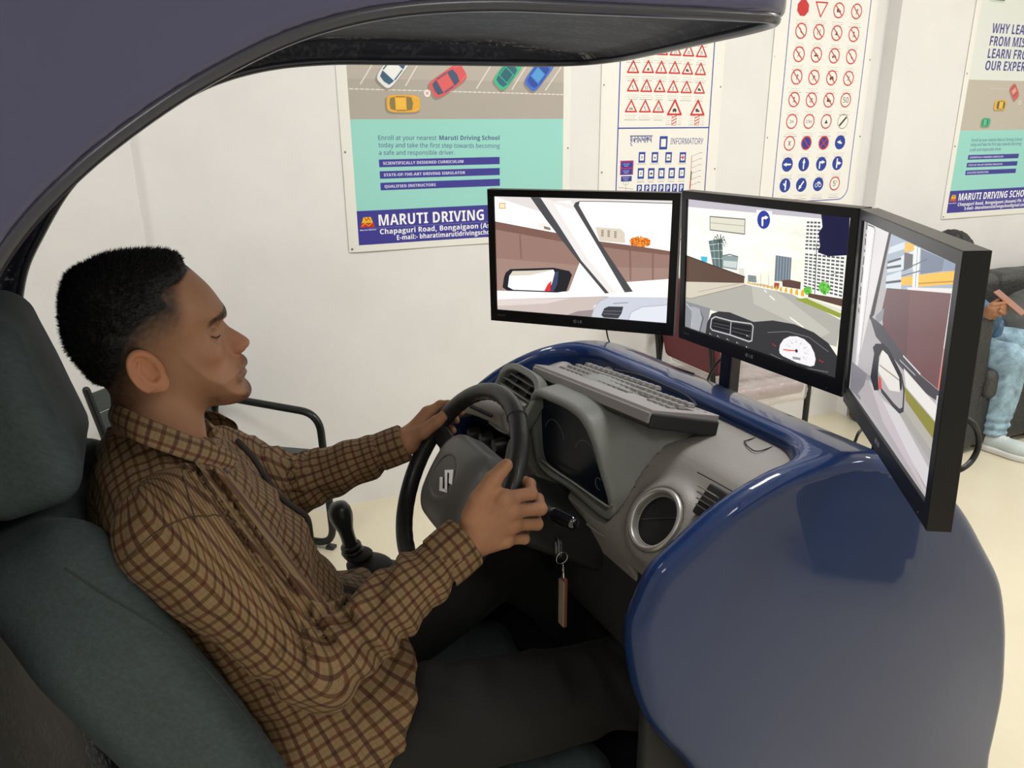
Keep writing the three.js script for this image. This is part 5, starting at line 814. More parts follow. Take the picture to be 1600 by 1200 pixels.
// hair, beard and skin tones, in the head's own side view
const hairPts = [[0.066, 0.0855], [0.046, 0.0915], [0.0271, 0.079], [0.0036, 0.0726], [0.0011, 0.0661], [0.0087, 0.0522], [-0.018, 0.042], [-0.0353, 0.0295], [-0.0488, 0.0155], [-0.0557, -0.0028], [-0.0604, -0.0238], [-0.074, -0.0604], [-0.1, -0.075], [-0.14, 0], [-0.125, 0.11], [-0.06, 0.15], [0.03, 0.15], [0.078, 0.105]];
const hairD = gridded(polyDist(hairPts), [-0.18, -0.26], [0.18, 0.18], 0.0025);
const SKIN = [0.335, 0.172, 0.1];
function headColor(p) {
  const [x, y] = p, z = Math.abs(p[2]), d = hairD(x, y), n = noise(x * 260, y * 260, p[2] * 260);
  let c = SKIN.map((s, i) => s * (1 + 0.06 * noise(x * 40, y * 40, p[2] * 40) + 0.03 * n));
  const mix = (col, t) => { c = c.map((s, i) => lerp(s, col[i], clamp(t))); };
  mix([0.42, 0.15, 0.085], 0.35 * sst(0.03, 0.012, Math.hypot(x - 0.105, (y + 0.03) * 1.2, (z - 0.012) * 0.8)));       // nose
  mix([0.4, 0.15, 0.08], 0.3 * sst(0.03, 0.01, Math.hypot(x - 0.06, y + 0.032, z - 0.05)));
  mix([0.30, 0.105, 0.075], 0.8 * sst(0.0125, 0.007, Math.hypot((x - 0.115) * 0.6, y + 0.0635)) * sst(0.026, 0.018, z) * (x > 0.1 ? 1 : 0)); // lips
  const side = sst(0.035, 0.005, x); // the clipped sides fade out, the front line is crisp
  mix([0.012, 0.011, 0.012], Math.max(sst(0.0015, -0.003, d), side * (0.93 * sst(0.038, -0.002, d)) * (0.88 + 0.2 * n)));
  mix([0.02, 0.016, 0.015], side * 0.45 * sst(0.068, 0.022, d) * (0.85 + 0.3 * n));
  mix([0.02, 0.014, 0.012], (0.75 + 0.4 * n) * sst(0.044, 0.017, Math.hypot(x - 0.116, y + 0.108, p[2] * 0.75)));   // chin beard
  mix([0.025, 0.017, 0.014], (0.78 + 0.45 * n) * sst(0.0115, 0.004, Math.abs(y + 0.051 + z * 0.3)) * sst(0.034, 0.022, z) * (x > 0.085 ? 1 : 0)); // moustache
  mix([0.035, 0.023, 0.018], (0.45 + 0.4 * n) * sst(0.012, 0.004, Math.hypot((x - 0.098) * 0.8, (y + 0.068) * 0.55)) * sst(0.012, 0.02, z));
  mix([0.05, 0.03, 0.024], (0.4 + 0.4 * n) * 0.6 * sst(0.012, 0.004, Math.abs(y + 0.103 - (0.1 - x) * 0.12)) * sst(0.03, 0.06, x) * (y < -0.085 ? 1 : 0)); // along the jaw
  mix([0.015, 0.012, 0.011], sst(0.0062, 0.0028, Math.abs(y - 0.0195 - (x - 0.063) * 0.42)) * sst(0.009, 0.014, z) * sst(0.052, 0.062, x) * (0.85 + 0.4 * n)); // eyebrow
  return c;
}
const skinMat = new THREE.MeshPhysicalMaterial({ color: 0xffffff, vertexColors: true, roughness: 0.52, specularIntensity: 0.45, });
const headM = new THREE.Matrix4().makeRotationY(HEAD_TURN).setPosition(HEAD_AT);
const headGeo = paint(sdfMesh(headField, [-0.13, -0.235, -0.1], [0.145, 0.13, 0.1], 0.003, { slack: 2 }), headColor);
const earGeo = paint(sdfMesh(earField, [-0.08, -0.075, 0.06], [0.01, 0.02, 0.105], 0.0016), p => { const k = 1 + 0.1 * noise(p[0] * 60, p[1] * 60, p[2] * 60); return [0.40 * k, 0.178 * k, 0.094 * k]; });
const earFar = earGeo.clone(); { const P = earFar.attributes.position, N = earFar.attributes.normal, I = earFar.index.array; for (let i = 0; i < P.count; i++) { P.setZ(i, -P.getZ(i)); N.setZ(i, -N.getZ(i)); } for (let i = 0; i < I.length; i += 3) [I[i], I[i + 1]] = [I[i + 1], I[i]]; }
const skinTone = (k = 1) => p => { const n = 1 + 0.07 * noise(p[0] * 45, p[1] * 45, p[2] * 45) + 0.04 * noise(p[0] * 160, p[1] * 160, p[2] * 160); return [SKIN[0] * n * k * 1.08, SKIN[1] * n * k * 1.04, SKIN[2] * n * k]; };

// joints in the simulator frame
const SH_R = [-0.452, 0.855, 0.165], [EL_R, WR_R] = [[-.3039,.6416,.235],[-.0648,.7522,.192]];
const SH_L = [-0.45, 0.855, -0.165], [EL_L, WR_L] = [[-.2577,.6943,-.25],[-.0407,.7754,-.176]];
const HIP_R = [-0.27, 0.375, 0.1], KN_R = [0.27, 0.335, 0.145], AN_R = [0.6, 0.02, 0.13];
const HIP_L = [-0.27, 0.375, -0.1], KN_L = [0.17, 0.49, -0.15], AN_L = [0.5, 0.02, -0.12];
// hands: chains of joints with radii
const chain = (p, pts, r, k = 0.004) => { let d = 1e9; for (let i = 0; i + 1 < pts.length; i++) d = smin(d, cone(p, pts[i], pts[i + 1], r[i], r[i + 1]), k); return d; };
const handR = (() => {
  const w = WR_R, [mi, mm, mr, mp] = [[-.0088,.822,.211],[.0014,.8005,.214],[.0048,.7753,.211],[-.0027,.7476,.203]], [pi, pm, pr, pp] = [[.0421,.8166,.205],[.058,.7874,.207],[.0528,.7602,.204],[.0331,.7359,.198]];
  const tip = (q, dz, dx) => [[q[0] + dx, q[1] + 0.002, q[2] - dz * 0.55], [q[0] + dx * 0.4, q[1] + 0.004, q[2] - dz]];
  const F = [[mi, pi, ...tip(pi, 0.05, 0.012)], [mm, pm, ...tip(pm, 0.052, 0.010)], [mr, pr, ...tip(pr, 0.05, 0.010)], [mp, pp, ...tip(pp, 0.042, 0.010)]];
  const th = [[-.0541,.7926,.197],[-.0426,.8221,.199],[-.019,.8491,.197],[.0065,.8658,.191]];
  return p => {
    let d = chain(p, [[lerp(EL_R[0], w[0], 0.72), lerp(EL_R[1], w[1], 0.72), lerp(EL_R[2], w[2], 0.72)], w], [0.033, 0.0275]);
    const q = [p[0], p[1], p[2]];
    for (const [m, r] of [[mi, 0.0145], [mm, 0.015], [mr, 0.0145], [mp, 0.0135]]) d = smin(d, cone(q, [lerp(w[0], m[0], 0.12), lerp(w[1], m[1], 0.12), lerp(w[2], m[2], 0.12) - 0.002], m, 0.0175, r), 0.016);
    d = smin(d, cone(p, [w[0] + 0.012, w[1] - 0.012, w[2] - 0.006], [mp[0] - 0.016, mp[1] - 0.004, mp[2] - 0.012], 0.019, 0.016), 0.016);   // heel of the hand
    for (const [m] of [[mi], [mm], [mr], [mp]]) d = smin(d, ell(p, [m[0], m[1], m[2] + 0.004], [0.0105, 0.0095, 0.0105]), 0.008);       // knuckles
    let f = 1e9; F.forEach((c, i) => { f = Math.min(f, chain(p, c, [[0.0112, 0.0098, 0.0088, 0.0075], [0.0115, 0.01, 0.009, 0.0077], [0.0108, 0.0095, 0.0086, 0.0073], [0.0095, 0.0083, 0.0075, 0.0065]][i])); });
    d = smin(d, f, 0.009);
    d = smin(d, chain(p, th, [0.0185, 0.0158, 0.0135, 0.0102]), 0.010);
    return d + 0.0005 * Math.sin(120 * (p[0] + p[1])) * sst(0.012, 0.004, Math.min(...[pi, pm, pr, pp].map(v => Math.hypot(p[0] - v[0], p[1] - v[1], p[2] - v[2]))));
  };
})();
const handL = (() => {
  const w = WR_L, [mi, mm, mr, mp] = [[.0133,.8248,-.188],[.0154,.8082,-.196],[.0108,.7954,-.2],[.001,.7862,-.2]];
  const F = [[mi, ...[[.0399,.8372,-.186],[.0516,.8404,-.174]], ...[[.074,.8226,-.1637]]], [mm, ...[[.0455,.8167,-.196]], ...[[.075,.8007,-.2167],[.074,.7975,-.1897]]], [mr, ...[[.0382,.8002,-.2]], ...[[.066,.7826,-.2168],[.064,.7793,-.1835]]], [mp, ...[[.024,.7876,-.2]], ...[[.052,.7648,-.2186],[.052,.7638,-.1753]]]];
  const th = [[-.0324,.7848,-.168],[-.0094,.7993,-.157],[.0173,.8186,-.149],[.0396,.8339,-.147]];
  return p => {
    let d = chain(p, [[lerp(EL_L[0], w[0], 0.7), lerp(EL_L[1], w[1], 0.7), lerp(EL_L[2], w[2], 0.7)], w], [0.032, 0.0265]);
    for (const [m, r] of [[mi, 0.0135], [mm, 0.014], [mr, 0.0135], [mp, 0.0125]]) d = smin(d, cone(p, [lerp(w[0], m[0], 0.12), lerp(w[1], m[1], 0.12), lerp(w[2], m[2], 0.12)], m, 0.0165, r), 0.015);
    let f = 1e9; F.forEach((c, i) => { f = Math.min(f, chain(p, c, [0.0105, 0.0095, 0.0085, 0.0072].map(r => r * [1, 1.02, 0.98, 0.88][i]))); });
    d = smin(d, f, 0.006);
    return smin(d, chain(p, th, [0.0165, 0.0145, 0.0122, 0.0092]), 0.007);
  };
})();
const span = (pts, m) => [0, 1, 2].map(k => Math.min(...pts.map(p => p[k])) - m).concat([0, 1, 2].map(k => Math.max(...pts.map(p => p[k])) + m));
const hR = sdfMesh(handR, [-0.15, 0.63, 0.11], [0.09, 0.93, 0.26], 0.0027), hL = sdfMesh(handL, [-0.14, 0.70, -0.26], [0.12, 0.92, -0.11], 0.0027);
// the body under the clothes
const spine = [[0.30, -0.27, 0.10, 0.165], [0.42, -0.275, 0.135, 0.17], [0.5, -0.2945, 0.1445, 0.168], [0.55, -0.3185, 0.1435, 0.166], [0.6, -0.357, 0.127, 0.164], [0.7, -0.402, 0.127, 0.167], [0.745, -0.416, 0.131, 0.17], [0.8, -0.443, 0.123, 0.173], [0.86, -0.457, 0.10, 0.165], [0.9, -0.468, 0.075, 0.13], [0.95, -0.47, 0.05, 0.06]];
function torso(p, grow) { // stacked rounded sections
  const y = clamp(p[1], spine[0][0], spine[spine.length - 1][0]); let i = 0; while (i + 2 < spine.length && y > spine[i + 1][0]) i++;
  const a = spine[i], b = spine[i + 1], t = sst(0, 1, (y - a[0]) / (b[0] - a[0])), cx = lerp(a[1], b[1], t), hd = lerp(a[2], b[2], t) + grow, hw = lerp(a[3], b[3], t) + grow;
  const u = Math.abs(p[0] - cx) / hd, v = Math.abs(p[2]) / hw, q = (u ** 2.3 + v ** 2.3) ** (1 / 2.3);
  const side = (q - 1) * Math.min(hd, hw) * 0.92, dy = Math.abs(p[1] - y); return dy > 0 ? Math.hypot(Math.max(side, 0), dy) + Math.min(side, 0) * 0 : side;
}
const bodyField = p => {
  let d = torso(p, -0.012);
  for (const [s, e, w] of [[SH_R, EL_R, WR_R], [SH_L, EL_L, WR_L]]) { d = smin(d, cone(p, s, e, 0.052, 0.038), 0.04); d = smin(d, cone(p, e, w, 0.038, 0.0255), 0.02); }
  d = smin(d, cone(p, [-0.462, 0.84, 0], [-0.465, 0.95, 0], 0.062, 0.045), 0.03);
  for (const [h, k, a] of [[HIP_R, KN_R, AN_R], [HIP_L, KN_L, AN_L]]) { d = smin(d, cone(p, h, k, 0.085, 0.058), 0.05); d = smin(d, cone(p, k, a, 0.055, 0.036), 0.03); d = smin(d, cone(p, a, [a[0] + 0.16, a[1] - 0.015, a[2]], 0.038, 0.028), 0.02); }
  return d;
};
const bodyGeo = sdfMesh(bodyField, [-0.66, -0.06, -0.34], [0.82, 1.02, 0.34], 0.016);
const skins = [bodyGeo, hR, hL].map(g => paint(g, skinTone()));
part('body', grainUV(merge([...skins, ...[headGeo, earGeo, earFar].map(g => g.applyMatrix4(headM))])), skinMat, driver);
// eyelashes: the lids are lowered
const faceZ = (x, y) => { let a = 0, b = 0.12; for (let i = 0; i < 24; i++) { const m = (a + b) / 2; if (headField([x, y, m]) < 0) a = m; else b = m; } return a; };
for (const s of [1, -1]) part('eyelashes', tube([[0.0605, -0.0012], [0.065, -0.0038], [0.0695, -0.0048], [0.0735, -0.0042], [0.0765, -0.0025]].map(q => V(q[0] + 0.0004, q[1], (faceZ(q[0], q[1]) + 0.0006) * s).applyMatrix4(headM)), 0.0009, 24, 6), mat(lin(0.012, 0.01, 0.01), 0.6), driver);
// hair: a close cap with a ruffle of short strands
{
  const thick = p => { const d = hairD(p[0], p[1]); return 0.0085 * sst(0.001, -0.022, d) - 0.0012 + 0.0016 * noise(p[0] * 170, p[1] * 170, p[2] * 170) + 0.0012 * noise(p[0] * 420, p[1] * 420, p[2] * 420); };
  const hairMat = mat(lin(0.011, 0.0105, 0.0115), 0.6, { specularIntensity: 0.5 });
  const g = sdfMesh(p => Math.max(headField(p) - thick(p), hairD(p[0], p[1]) - 0.001), [-0.135, -0.08, -0.1], [0.09, 0.135, 0.1], 0.003, { slack: 2.2, iters: 1 });
  const P = g.attributes.position, N = g.attributes.normal, r = rng(31), strands = [], base = new THREE.ConeGeometry(0.00055, 1, 3, 1, true).translate(0, 0.5, 0).rotateX(Math.PI / 2);
  for (let i = 0; i < 34000; i++) {
    const k = Math.floor(r() * P.count), p = V(P.getX(k), P.getY(k), P.getZ(k)), d = hairD(p.x, p.y); if (d > -0.004) continue;
    const n = V(N.getX(k), N.getY(k), N.getZ(k)).add(V(0.45 + (r() - 0.5) * 0.8, 0.25 + (r() - 0.5) * 0.8, (r() - 0.5) * 0.8)).normalize(), L = (0.004 + 0.006 * r()) * sst(0, -0.03, d);
    strands.push(base.clone().applyMatrix4(new THREE.Matrix4().compose(p.addScaledVector(n, -0.002), new THREE.Quaternion().setFromUnitVectors(V(0, 0, 1), n), V(1, 1, L + 0.002))));
  }
  const hair = part('hair', g.applyMatrix4(headM), hairMat, driver);
  const st = part('strands', merge(strands.map(q => { q.deleteAttribute('uv'); return q; })).applyMatrix4(headM), hairMat, hair); st.userData.kind = 'stuff';
}
// ----- clothes -----
const plaid = (() => {
  const n = grain(91, 512, 170, 1), n2 = grain(92, 512, 12, 3);
  const band = t => { t = ((t % 1) + 1) % 1; const e = 0.035; return sst(0.31 + e, 0.31 - e, Math.abs(t - 0.5) * 2 * 0.5 / 0.5) * 1; };
  return dataTex(512, 512, (x, y) => {
    const P = 128, u = x / P, v = y / P, iu = Math.floor(u) & 3, iv = Math.floor(v) & 3;
    const a = band(u), b = band(v), ca = iu & 1 ? [0.54, 0.44, 0.40] : [0.60, 0.50, 0.38], cb = iv & 1 ? [0.64, 0.50, 0.44] : [0.59, 0.54, 0.42];
    let c = [0.51, 0.418, 0.298]; for (let i = 0; i < 3; i++) c[i] *= lerp(1, ca[i] * 1.2, a) * lerp(1, cb[i] * 1.2, b);
    const fine = (Math.abs(((u + 0.0) % 1 + 1) % 1) < 0.045 || Math.abs(((v) % 1 + 1) % 1) < 0.045) ? 0.9 : 1;
    const k = (0.9 + 0.2 * n(x, y)) * (0.95 + 0.1 * n2(x, y)) * fine * ((x + y) % 4 < 2 ? 1.03 : 0.97);
    return c.map(s => s * k);
  }, true);
})();
const PLAID = 4 * 0.0163; // metres covered by the texture
const shirtMat = mat(0xffffff, 0.88, { map: plaid, sheen: 0.25, sheenRoughness: 0.7, sheenColor: lin(0.35, 0.28, 0.2), side: THREE.DoubleSide });
const fold = (p, f, w) => { const n = noise(p[0] * f + w, p[1] * f, p[2] * f); return 1 - Math.abs(n) * 2; };
const shirt = (() => {
  const f = p => {
    let d = torso(p, 0.008);
    for (const s of [1, -1]) d = smin(d, cone(p, [-0.458, 0.872, 0.05 * s], [-0.452, 0.862, 0.155 * s], 0.068, 0.066), 0.05);
    for (const s of [1, -1]) d = smin(d, cone(p, [-0.30, 0.40, 0.10 * s], [-0.17, 0.435, 0.115 * s], 0.115, 0.105), 0.04);
    d = smax(d, (p[0] + 0.155) * 0.883 - (p[1] - 0.51) * 0.469, 0.008);
    d = smax(d, p[1] - 0.955, 0.01);
    d = smax(d, -cone(p, [-0.462, 0.9, 0], [-0.42, 1.05, 0], 0.06, 0.09), 0.006);
    d = smax(d, -cone(p, [-0.37, 0.93, 0], [-0.33, 0.95, 0], 0.03, 0.06), 0.008);
    const drape = 0.006 * fold([p[0] * 1, p[1] * 0.8, p[2] * 1.3], 13, 3.1) * sst(0.9, 0.75, p[1]) + 0.003 * fold(p, 29, 8);
    // drag lines from the armpit to the waist
    const armpit = Math.hypot(p[0] + 0.36, p[1] - 0.76, p[2] - 0.16);
    return d - drape - 0.004 * Math.sin((p[1] * 0.9 + p[0] * 0.7) * 95) * sst(0.13, 0.05, armpit);
  };
  const g = withUV(sdfMesh(f, [-0.66, 0.24, -0.26], [-0.02, 0.99, 0.26], 0.0085), (p, n, c) => { if (c[1] > 0.872 - 0.06 * sst(0.1, 0.17, Math.abs(c[2])) && c[0] < -0.39) return [p[2] / PLAID, (p[0] + 0.4 * p[1]) / PLAID]; const ax = q => q[0] + 0.40 + (0.7 - q[1]) * -0.35; let a = Math.atan2(p[2], ax(p)); const a0 = Math.atan2(c[2], ax(c)); while (a - a0 > 3.2) a -= 2 * Math.PI; while (a - a0 < -3.2) a += 2 * Math.PI; return [a * 0.15 / PLAID, (p[1] * 0.93 - p[0] * 0.35) / PLAID]; });
  return { mesh: part('shirt', g, shirtMat, driver), f };
})();
function sleeve(S, E, W, r, seed, cuffR, soft) {
  const ax = V(...E).sub(V(...S)), bx = V(...W).sub(V(...E)), la = ax.length(), lb = bx.length(); ax.normalize(); bx.normalize();
  const bend = V().crossVectors(ax, bx).normalize(), na = V().crossVectors(bend, ax), nb = V().crossVectors(bend, bx);
  const along = p => { const q = V(...p), s = q.clone().sub(V(...S)).dot(ax), e = q.clone().sub(V(...E)).dot(bx); const w = sst(-0.05, 0.05, e); return [lerp(Math.min(s, la + 0.06), la + e, w), e, w]; };
  const f = p => {
    const [s, e, w] = along(p);
    let d = smin(cone(p, S, E, r[0], r[1]), cone(p, E, W, r[1], r[2]), 0.025);
    // gathered folds: rings at the elbow and twisting creases down the forearm
    const q = V(...p).sub(V(...E)), in_ = q.dot(nb) - q.dot(na) * 0, inner = sst(-0.02, 0.05, V(...p).sub(V(...E)).dot(ax.clone().negate().add(bx).normalize()));
    const el = Math.exp(-(((s - la) / 0.07) ** 2)), fa = sst(0.03, 0.09, e) * sst(lb - 0.035, lb - 0.08, e);
    const wob = noise(p[0] * 11 + seed, p[1] * 11, p[2] * 11);
    d -= soft * el * (0.35 + 0.65 * inner) * 0.0075 * Math.sin(s * 125 + wob * 2.2 + q.dot(bend) * 25);
    const kx = q.clone().addScaledVector(V().subVectors(bx, ax).normalize(), -r[1] * 0.92), ka = Math.atan2(kx.dot(V().subVectors(bx, ax).normalize()), kx.dot(V().addVectors(ax, bx).normalize()) + 0.7 * kx.dot(bend)), kd = kx.length();
    d -= soft * 0.0105 * Math.sin(ka * 10 + seed + wob * 1.6) * Math.exp(-((kd / 0.075) ** 2)) * sst(0.01, 0.04, kd);
    d += 0.0045 * sst(lb - 0.07, lb - 0.05, e);
    d -= soft * fa * 0.0048 * Math.sin(s * 105 + wob * 4 + Math.atan2(q.dot(bend), q.dot(nb)) * 1.5);
    d -= sst(0.0, 0.08, s) * (1 - el) * sst(0.02, -0.06, e) * 0.005 * fold(p, 12, seed + 4);
    d -= 0.0025 * fold(p, 26, seed);
    d = smax(d, V(...p).sub(V(...W)).dot(bx) - 0.002, 0.004);
    d = smax(d, -(Math.max(cone(p, E, W, r[1] - 0.006, cuffR - 0.0035), -(e - lb + 0.05))) - 0.006, 0.003);
    return d;
  };
  const sp = span([S, E, W], r[0] + 0.025), turns = Math.round(2 * Math.PI * r[1] / PLAID * 4) / 4;
  const uvf = (p) => { const [s, , w] = along(p), q = V(...p).sub(V(...E)); const a0 = Math.atan2(q.dot(bend), q.dot(na)), a1 = Math.atan2(q.dot(bend), q.dot(nb)); let a = a1; if (w < 1) { let dd = a0 - a1; while (dd > Math.PI) dd -= 2 * Math.PI; while (dd < -Math.PI) dd += 2 * Math.PI; a = a1 + dd * (1 - w); } return [a / (2 * Math.PI) * turns, s / PLAID]; };
  const m = part('sleeve', withUV(sdfMesh(f, sp.slice(0, 3), sp.slice(3), 0.0062, { slack: 1.7 }), uvf, turns), shirtMat, shirt.mesh);
  // cuff
  const C = 40, pos = [], uv = [], idx = [];
  const ring = [[-0.052, cuffR + 0.0015], [-0.05, cuffR + 0.004], [-0.026, cuffR + 0.0046], [-0.001, cuffR + 0.004], [0.0015, cuffR + 0.002], [0.0, cuffR - 0.0005], [-0.03, cuffR - 0.0012]];
  for (const [t, rr] of ring) for (let i = 0; i <= C; i++) { const a = i / C * 2 * Math.PI, k = rr * (1 + 0.07 * Math.sin(a * 2 + seed) + 0.02 * Math.sin(a * 5 + seed)), q = V(...W).addScaledVector(bx, t).addScaledVector(bend, Math.sin(a) * k).addScaledVector(nb, Math.cos(a) * k * 1.04); pos.push(q.x, q.y, q.z); uv.push(a / (2 * Math.PI) * 3.25, (la + lb + t) / PLAID); }
  for (let j = 0; j + 1 < ring.length; j++) for (let i = 0; i < C; i++) { const a = j * (C + 1) + i, b = a + C + 1; idx.push(a, b, a + 1, b, b + 1, a + 1); }
  const g = new THREE.BufferGeometry(); g.setAttribute('position', new THREE.Float32BufferAttribute(pos, 3)); g.setAttribute('uv', new THREE.Float32BufferAttribute(uv, 2)); g.setIndex(idx); g.computeVertexNormals();
  part('cuff', g, shirtMat, shirt.mesh);
  return f;
}
const sleeveR = sleeve(SH_R, EL_R, WR_R, [0.083, 0.058, 0.0375], 1.3, 0.0352, 1);
sleeve(SH_L, EL_L, WR_L, [0.07, 0.056, 0.036], 5.7, 0.034, 0.45);
{ // collar: a folded band round the neck, open at the throat
  const top = [[-.3652,.9066,.07],[-.3818,.9236,.08],[-.4057,.9445,.09],[-.4412,.9695,.094],[-.4796,.9921,.084],[-.5049,.9989,.05],[-.5154,.9902,0],[-.5117,.9677,-.05],[-.4742,.946,-.085],[-.4218,.9364,-.088],[-.3792,.9302,-.072],[-.3667,.9227,-.062]], low = [[-.3832,.8984,.105],[-.3987,.9119,.116],[-.422,.9293,.126],[-.4556,.9523,.13],[-.4895,.9694,.115],[-.5103,.9727,.068],[-.5203,.9582,0],[-.5197,.9269,-.066],[-.4794,.9059,-.105],[-.416,.8979,-.108],[-.366,.8977,-.096],[-.3484,.8898,-.084]];
  const n = top.length, K = 8, S = 6, T = new THREE.CatmullRomCurve3(top.map(q => V(...q)), false, 'centripetal'), L = new THREE.CatmullRomCurve3(low.map(q => V(...q)), false, 'centripetal');
  const pos = [], uv = [], idx = [], M = n * S, c0 = V(-0.46, 0.93, 0);
  for (let i = 0; i <= M; i++) { const a = T.getPoint(i / M), b = L.getPoint(i / M), out = a.clone().add(b).multiplyScalar(0.5).sub(c0).setY(0).normalize();
    const sec = []; for (let k = 0; k <= K; k++) { const t = k / K; sec.push(a.clone().lerp(b, t).addScaledVector(out, 0.006 * Math.sin(t * Math.PI) + 0.001)); } sec.push(b.clone().addScaledVector(out, -0.0022)); for (let k = K; k >= 0; k--) { const t = k / K; sec.push(a.clone().lerp(b, t * 0.9).addScaledVector(out, 0.004 * Math.sin(t * Math.PI) - 0.0026)); } sec.push(sec[0].clone());
    sec.forEach((q, k) => { pos.push(q.x, q.y, q.z); uv.push(i / M * 0.46 / PLAID, k * 0.0045 / PLAID); }); }
  const R = 2 * K + 4; for (let i = 0; i < M; i++) for (let k = 0; k < R - 1; k++) { const a = i * R + k, b = a + R; idx.push(a, b, a + 1, b, b + 1, a + 1); }
  const g = new THREE.BufferGeometry(); g.setAttribute('position', new THREE.Float32BufferAttribute(pos, 3)); g.setAttribute('uv', new THREE.Float32BufferAttribute(uv, 2)); g.setIndex(idx); g.computeVertexNormals();
  part('collar', g, shirtMat, shirt.mesh);
  // edge of the open front, the shadow on its far half painted dark
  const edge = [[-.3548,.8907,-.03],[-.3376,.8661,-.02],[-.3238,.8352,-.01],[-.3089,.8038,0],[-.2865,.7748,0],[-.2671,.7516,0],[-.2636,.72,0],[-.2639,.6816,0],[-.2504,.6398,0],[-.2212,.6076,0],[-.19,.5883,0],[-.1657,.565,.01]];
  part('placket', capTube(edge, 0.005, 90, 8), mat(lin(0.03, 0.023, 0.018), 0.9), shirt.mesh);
  const br = mat(lin(0.12, 0.1, 0.08), 0.4); for (const q of [[-.3852,.9059,.108],[-.3724,.9049,.085]]) part('button', new THREE.SphereGeometry(0.0042, 14, 8).scale(1, 1, 0.5).translate(q[0], q[1], q[2] + 0.004), br, shirt.mesh);
}
{ // stitched seams at the shoulder, laid on the cloth
  const both = p => Math.min(shirt.f(p), sleeveR(p)), th = mat(lin(0.055, 0.036, 0.022), 0.9);
  const onCloth = (x, y) => { let a = 0.45, d; for (let i = 0; i < 90; i++) { d = both([x, y, a]); if (d < 0.0006) break; a -= Math.max(d * 0.7, 0.0006); } return V(x, y, a + 0.0004); };
  for (const q of [[[-.4447,.9514],[-.4404,.9317],[-.4373,.9083],[-.4348,.8921]], [[-.5197,.8539],[-.5137,.8651],[-.5041,.8762],[-.4893,.8878],[-.4732,.8975],[-.4575,.9028],[-.4438,.9042],[-.4302,.9029],[-.4139,.8974],[-.3992,.8894],[-.386,.8798]]]) {
    const pts = []; for (let i = 0; i + 1 < q.length; i++) for (let k = 0; k < 4; k++) pts.push(onCloth(lerp(q[i][0], q[i + 1][0], k / 4), lerp(q[i][1], q[i + 1][1], k / 4)));
    part('seam', tube(pts, 0.0009, 60, 6), th, shirt.mesh);
  }
}
{ // trousers
  const f = p => {
    let d = 1e9; for (const [h, k, a] of [[HIP_R, KN_R, AN_R], [HIP_L, KN_L, AN_L]]) { let e = cone(p, h, k, 0.108, 0.078); e = smin(e, cone(p, k, [a[0], a[1] + 0.06, a[2]], 0.076, 0.06), 0.03); d = smin(d, e, 0.03); }
    d = smin(d, ell(p, [-0.29, 0.39, 0], [0.14, 0.13, 0.19]), 0.05);
    const kn = Math.min(Math.hypot(p[0] - KN_R[0], p[1] - KN_R[1], p[2] - KN_R[2]), Math.hypot(p[0] + 0.12, p[1] - 0.45, p[2] - 0.12));
    return d - 0.005 * fold(p, 12, 2.2) - 0.004 * Math.sin((p[0] * 0.8 + p[1] * 0.6) * 110 + noise(p[0] * 9, p[1] * 9, p[2] * 9) * 3) * sst(0.14, 0.05, kn);
  };
  const g0 = grain(71, 256, 128, 1), tw = dataTex(256, 256, (x, y) => { const v = 0.095 + 0.035 * (g0(x, y) - 0.5) + ((x + y) % 6 < 3 ? 0.008 : -0.008); return [v, v * 0.98, v * 0.97]; }, true, [9, 9]);
  part('trousers', grainUV(sdfMesh(f, [-0.46, 0.02, -0.30], [0.70, 0.58, 0.30], 0.0105)), mat(0xffffff, 0.9, { map: tw, sheen: 0.3, sheenRoughness: 0.6, sheenColor: lin(0.08, 0.08, 0.085) }), driver);
  for (const a of [AN_R, AN_L]) part('shoe', grainUV(sdfMesh(p => smin(cone(p, [a[0] - 0.02, a[1] - 0.01, a[2]], [a[0] + 0.17, a[1] - 0.03, a[2]], 0.05, 0.036), cone(p, a, [a[0] - 0.02, a[1] + 0.05, a[2]], 0.05, 0.045), 0.03), [a[0] - 0.1, a[1] - 0.09, a[2] - 0.08], [a[0] + 0.24, a[1] + 0.12, a[2] + 0.08], 0.009)), blackMatte, driver);
}
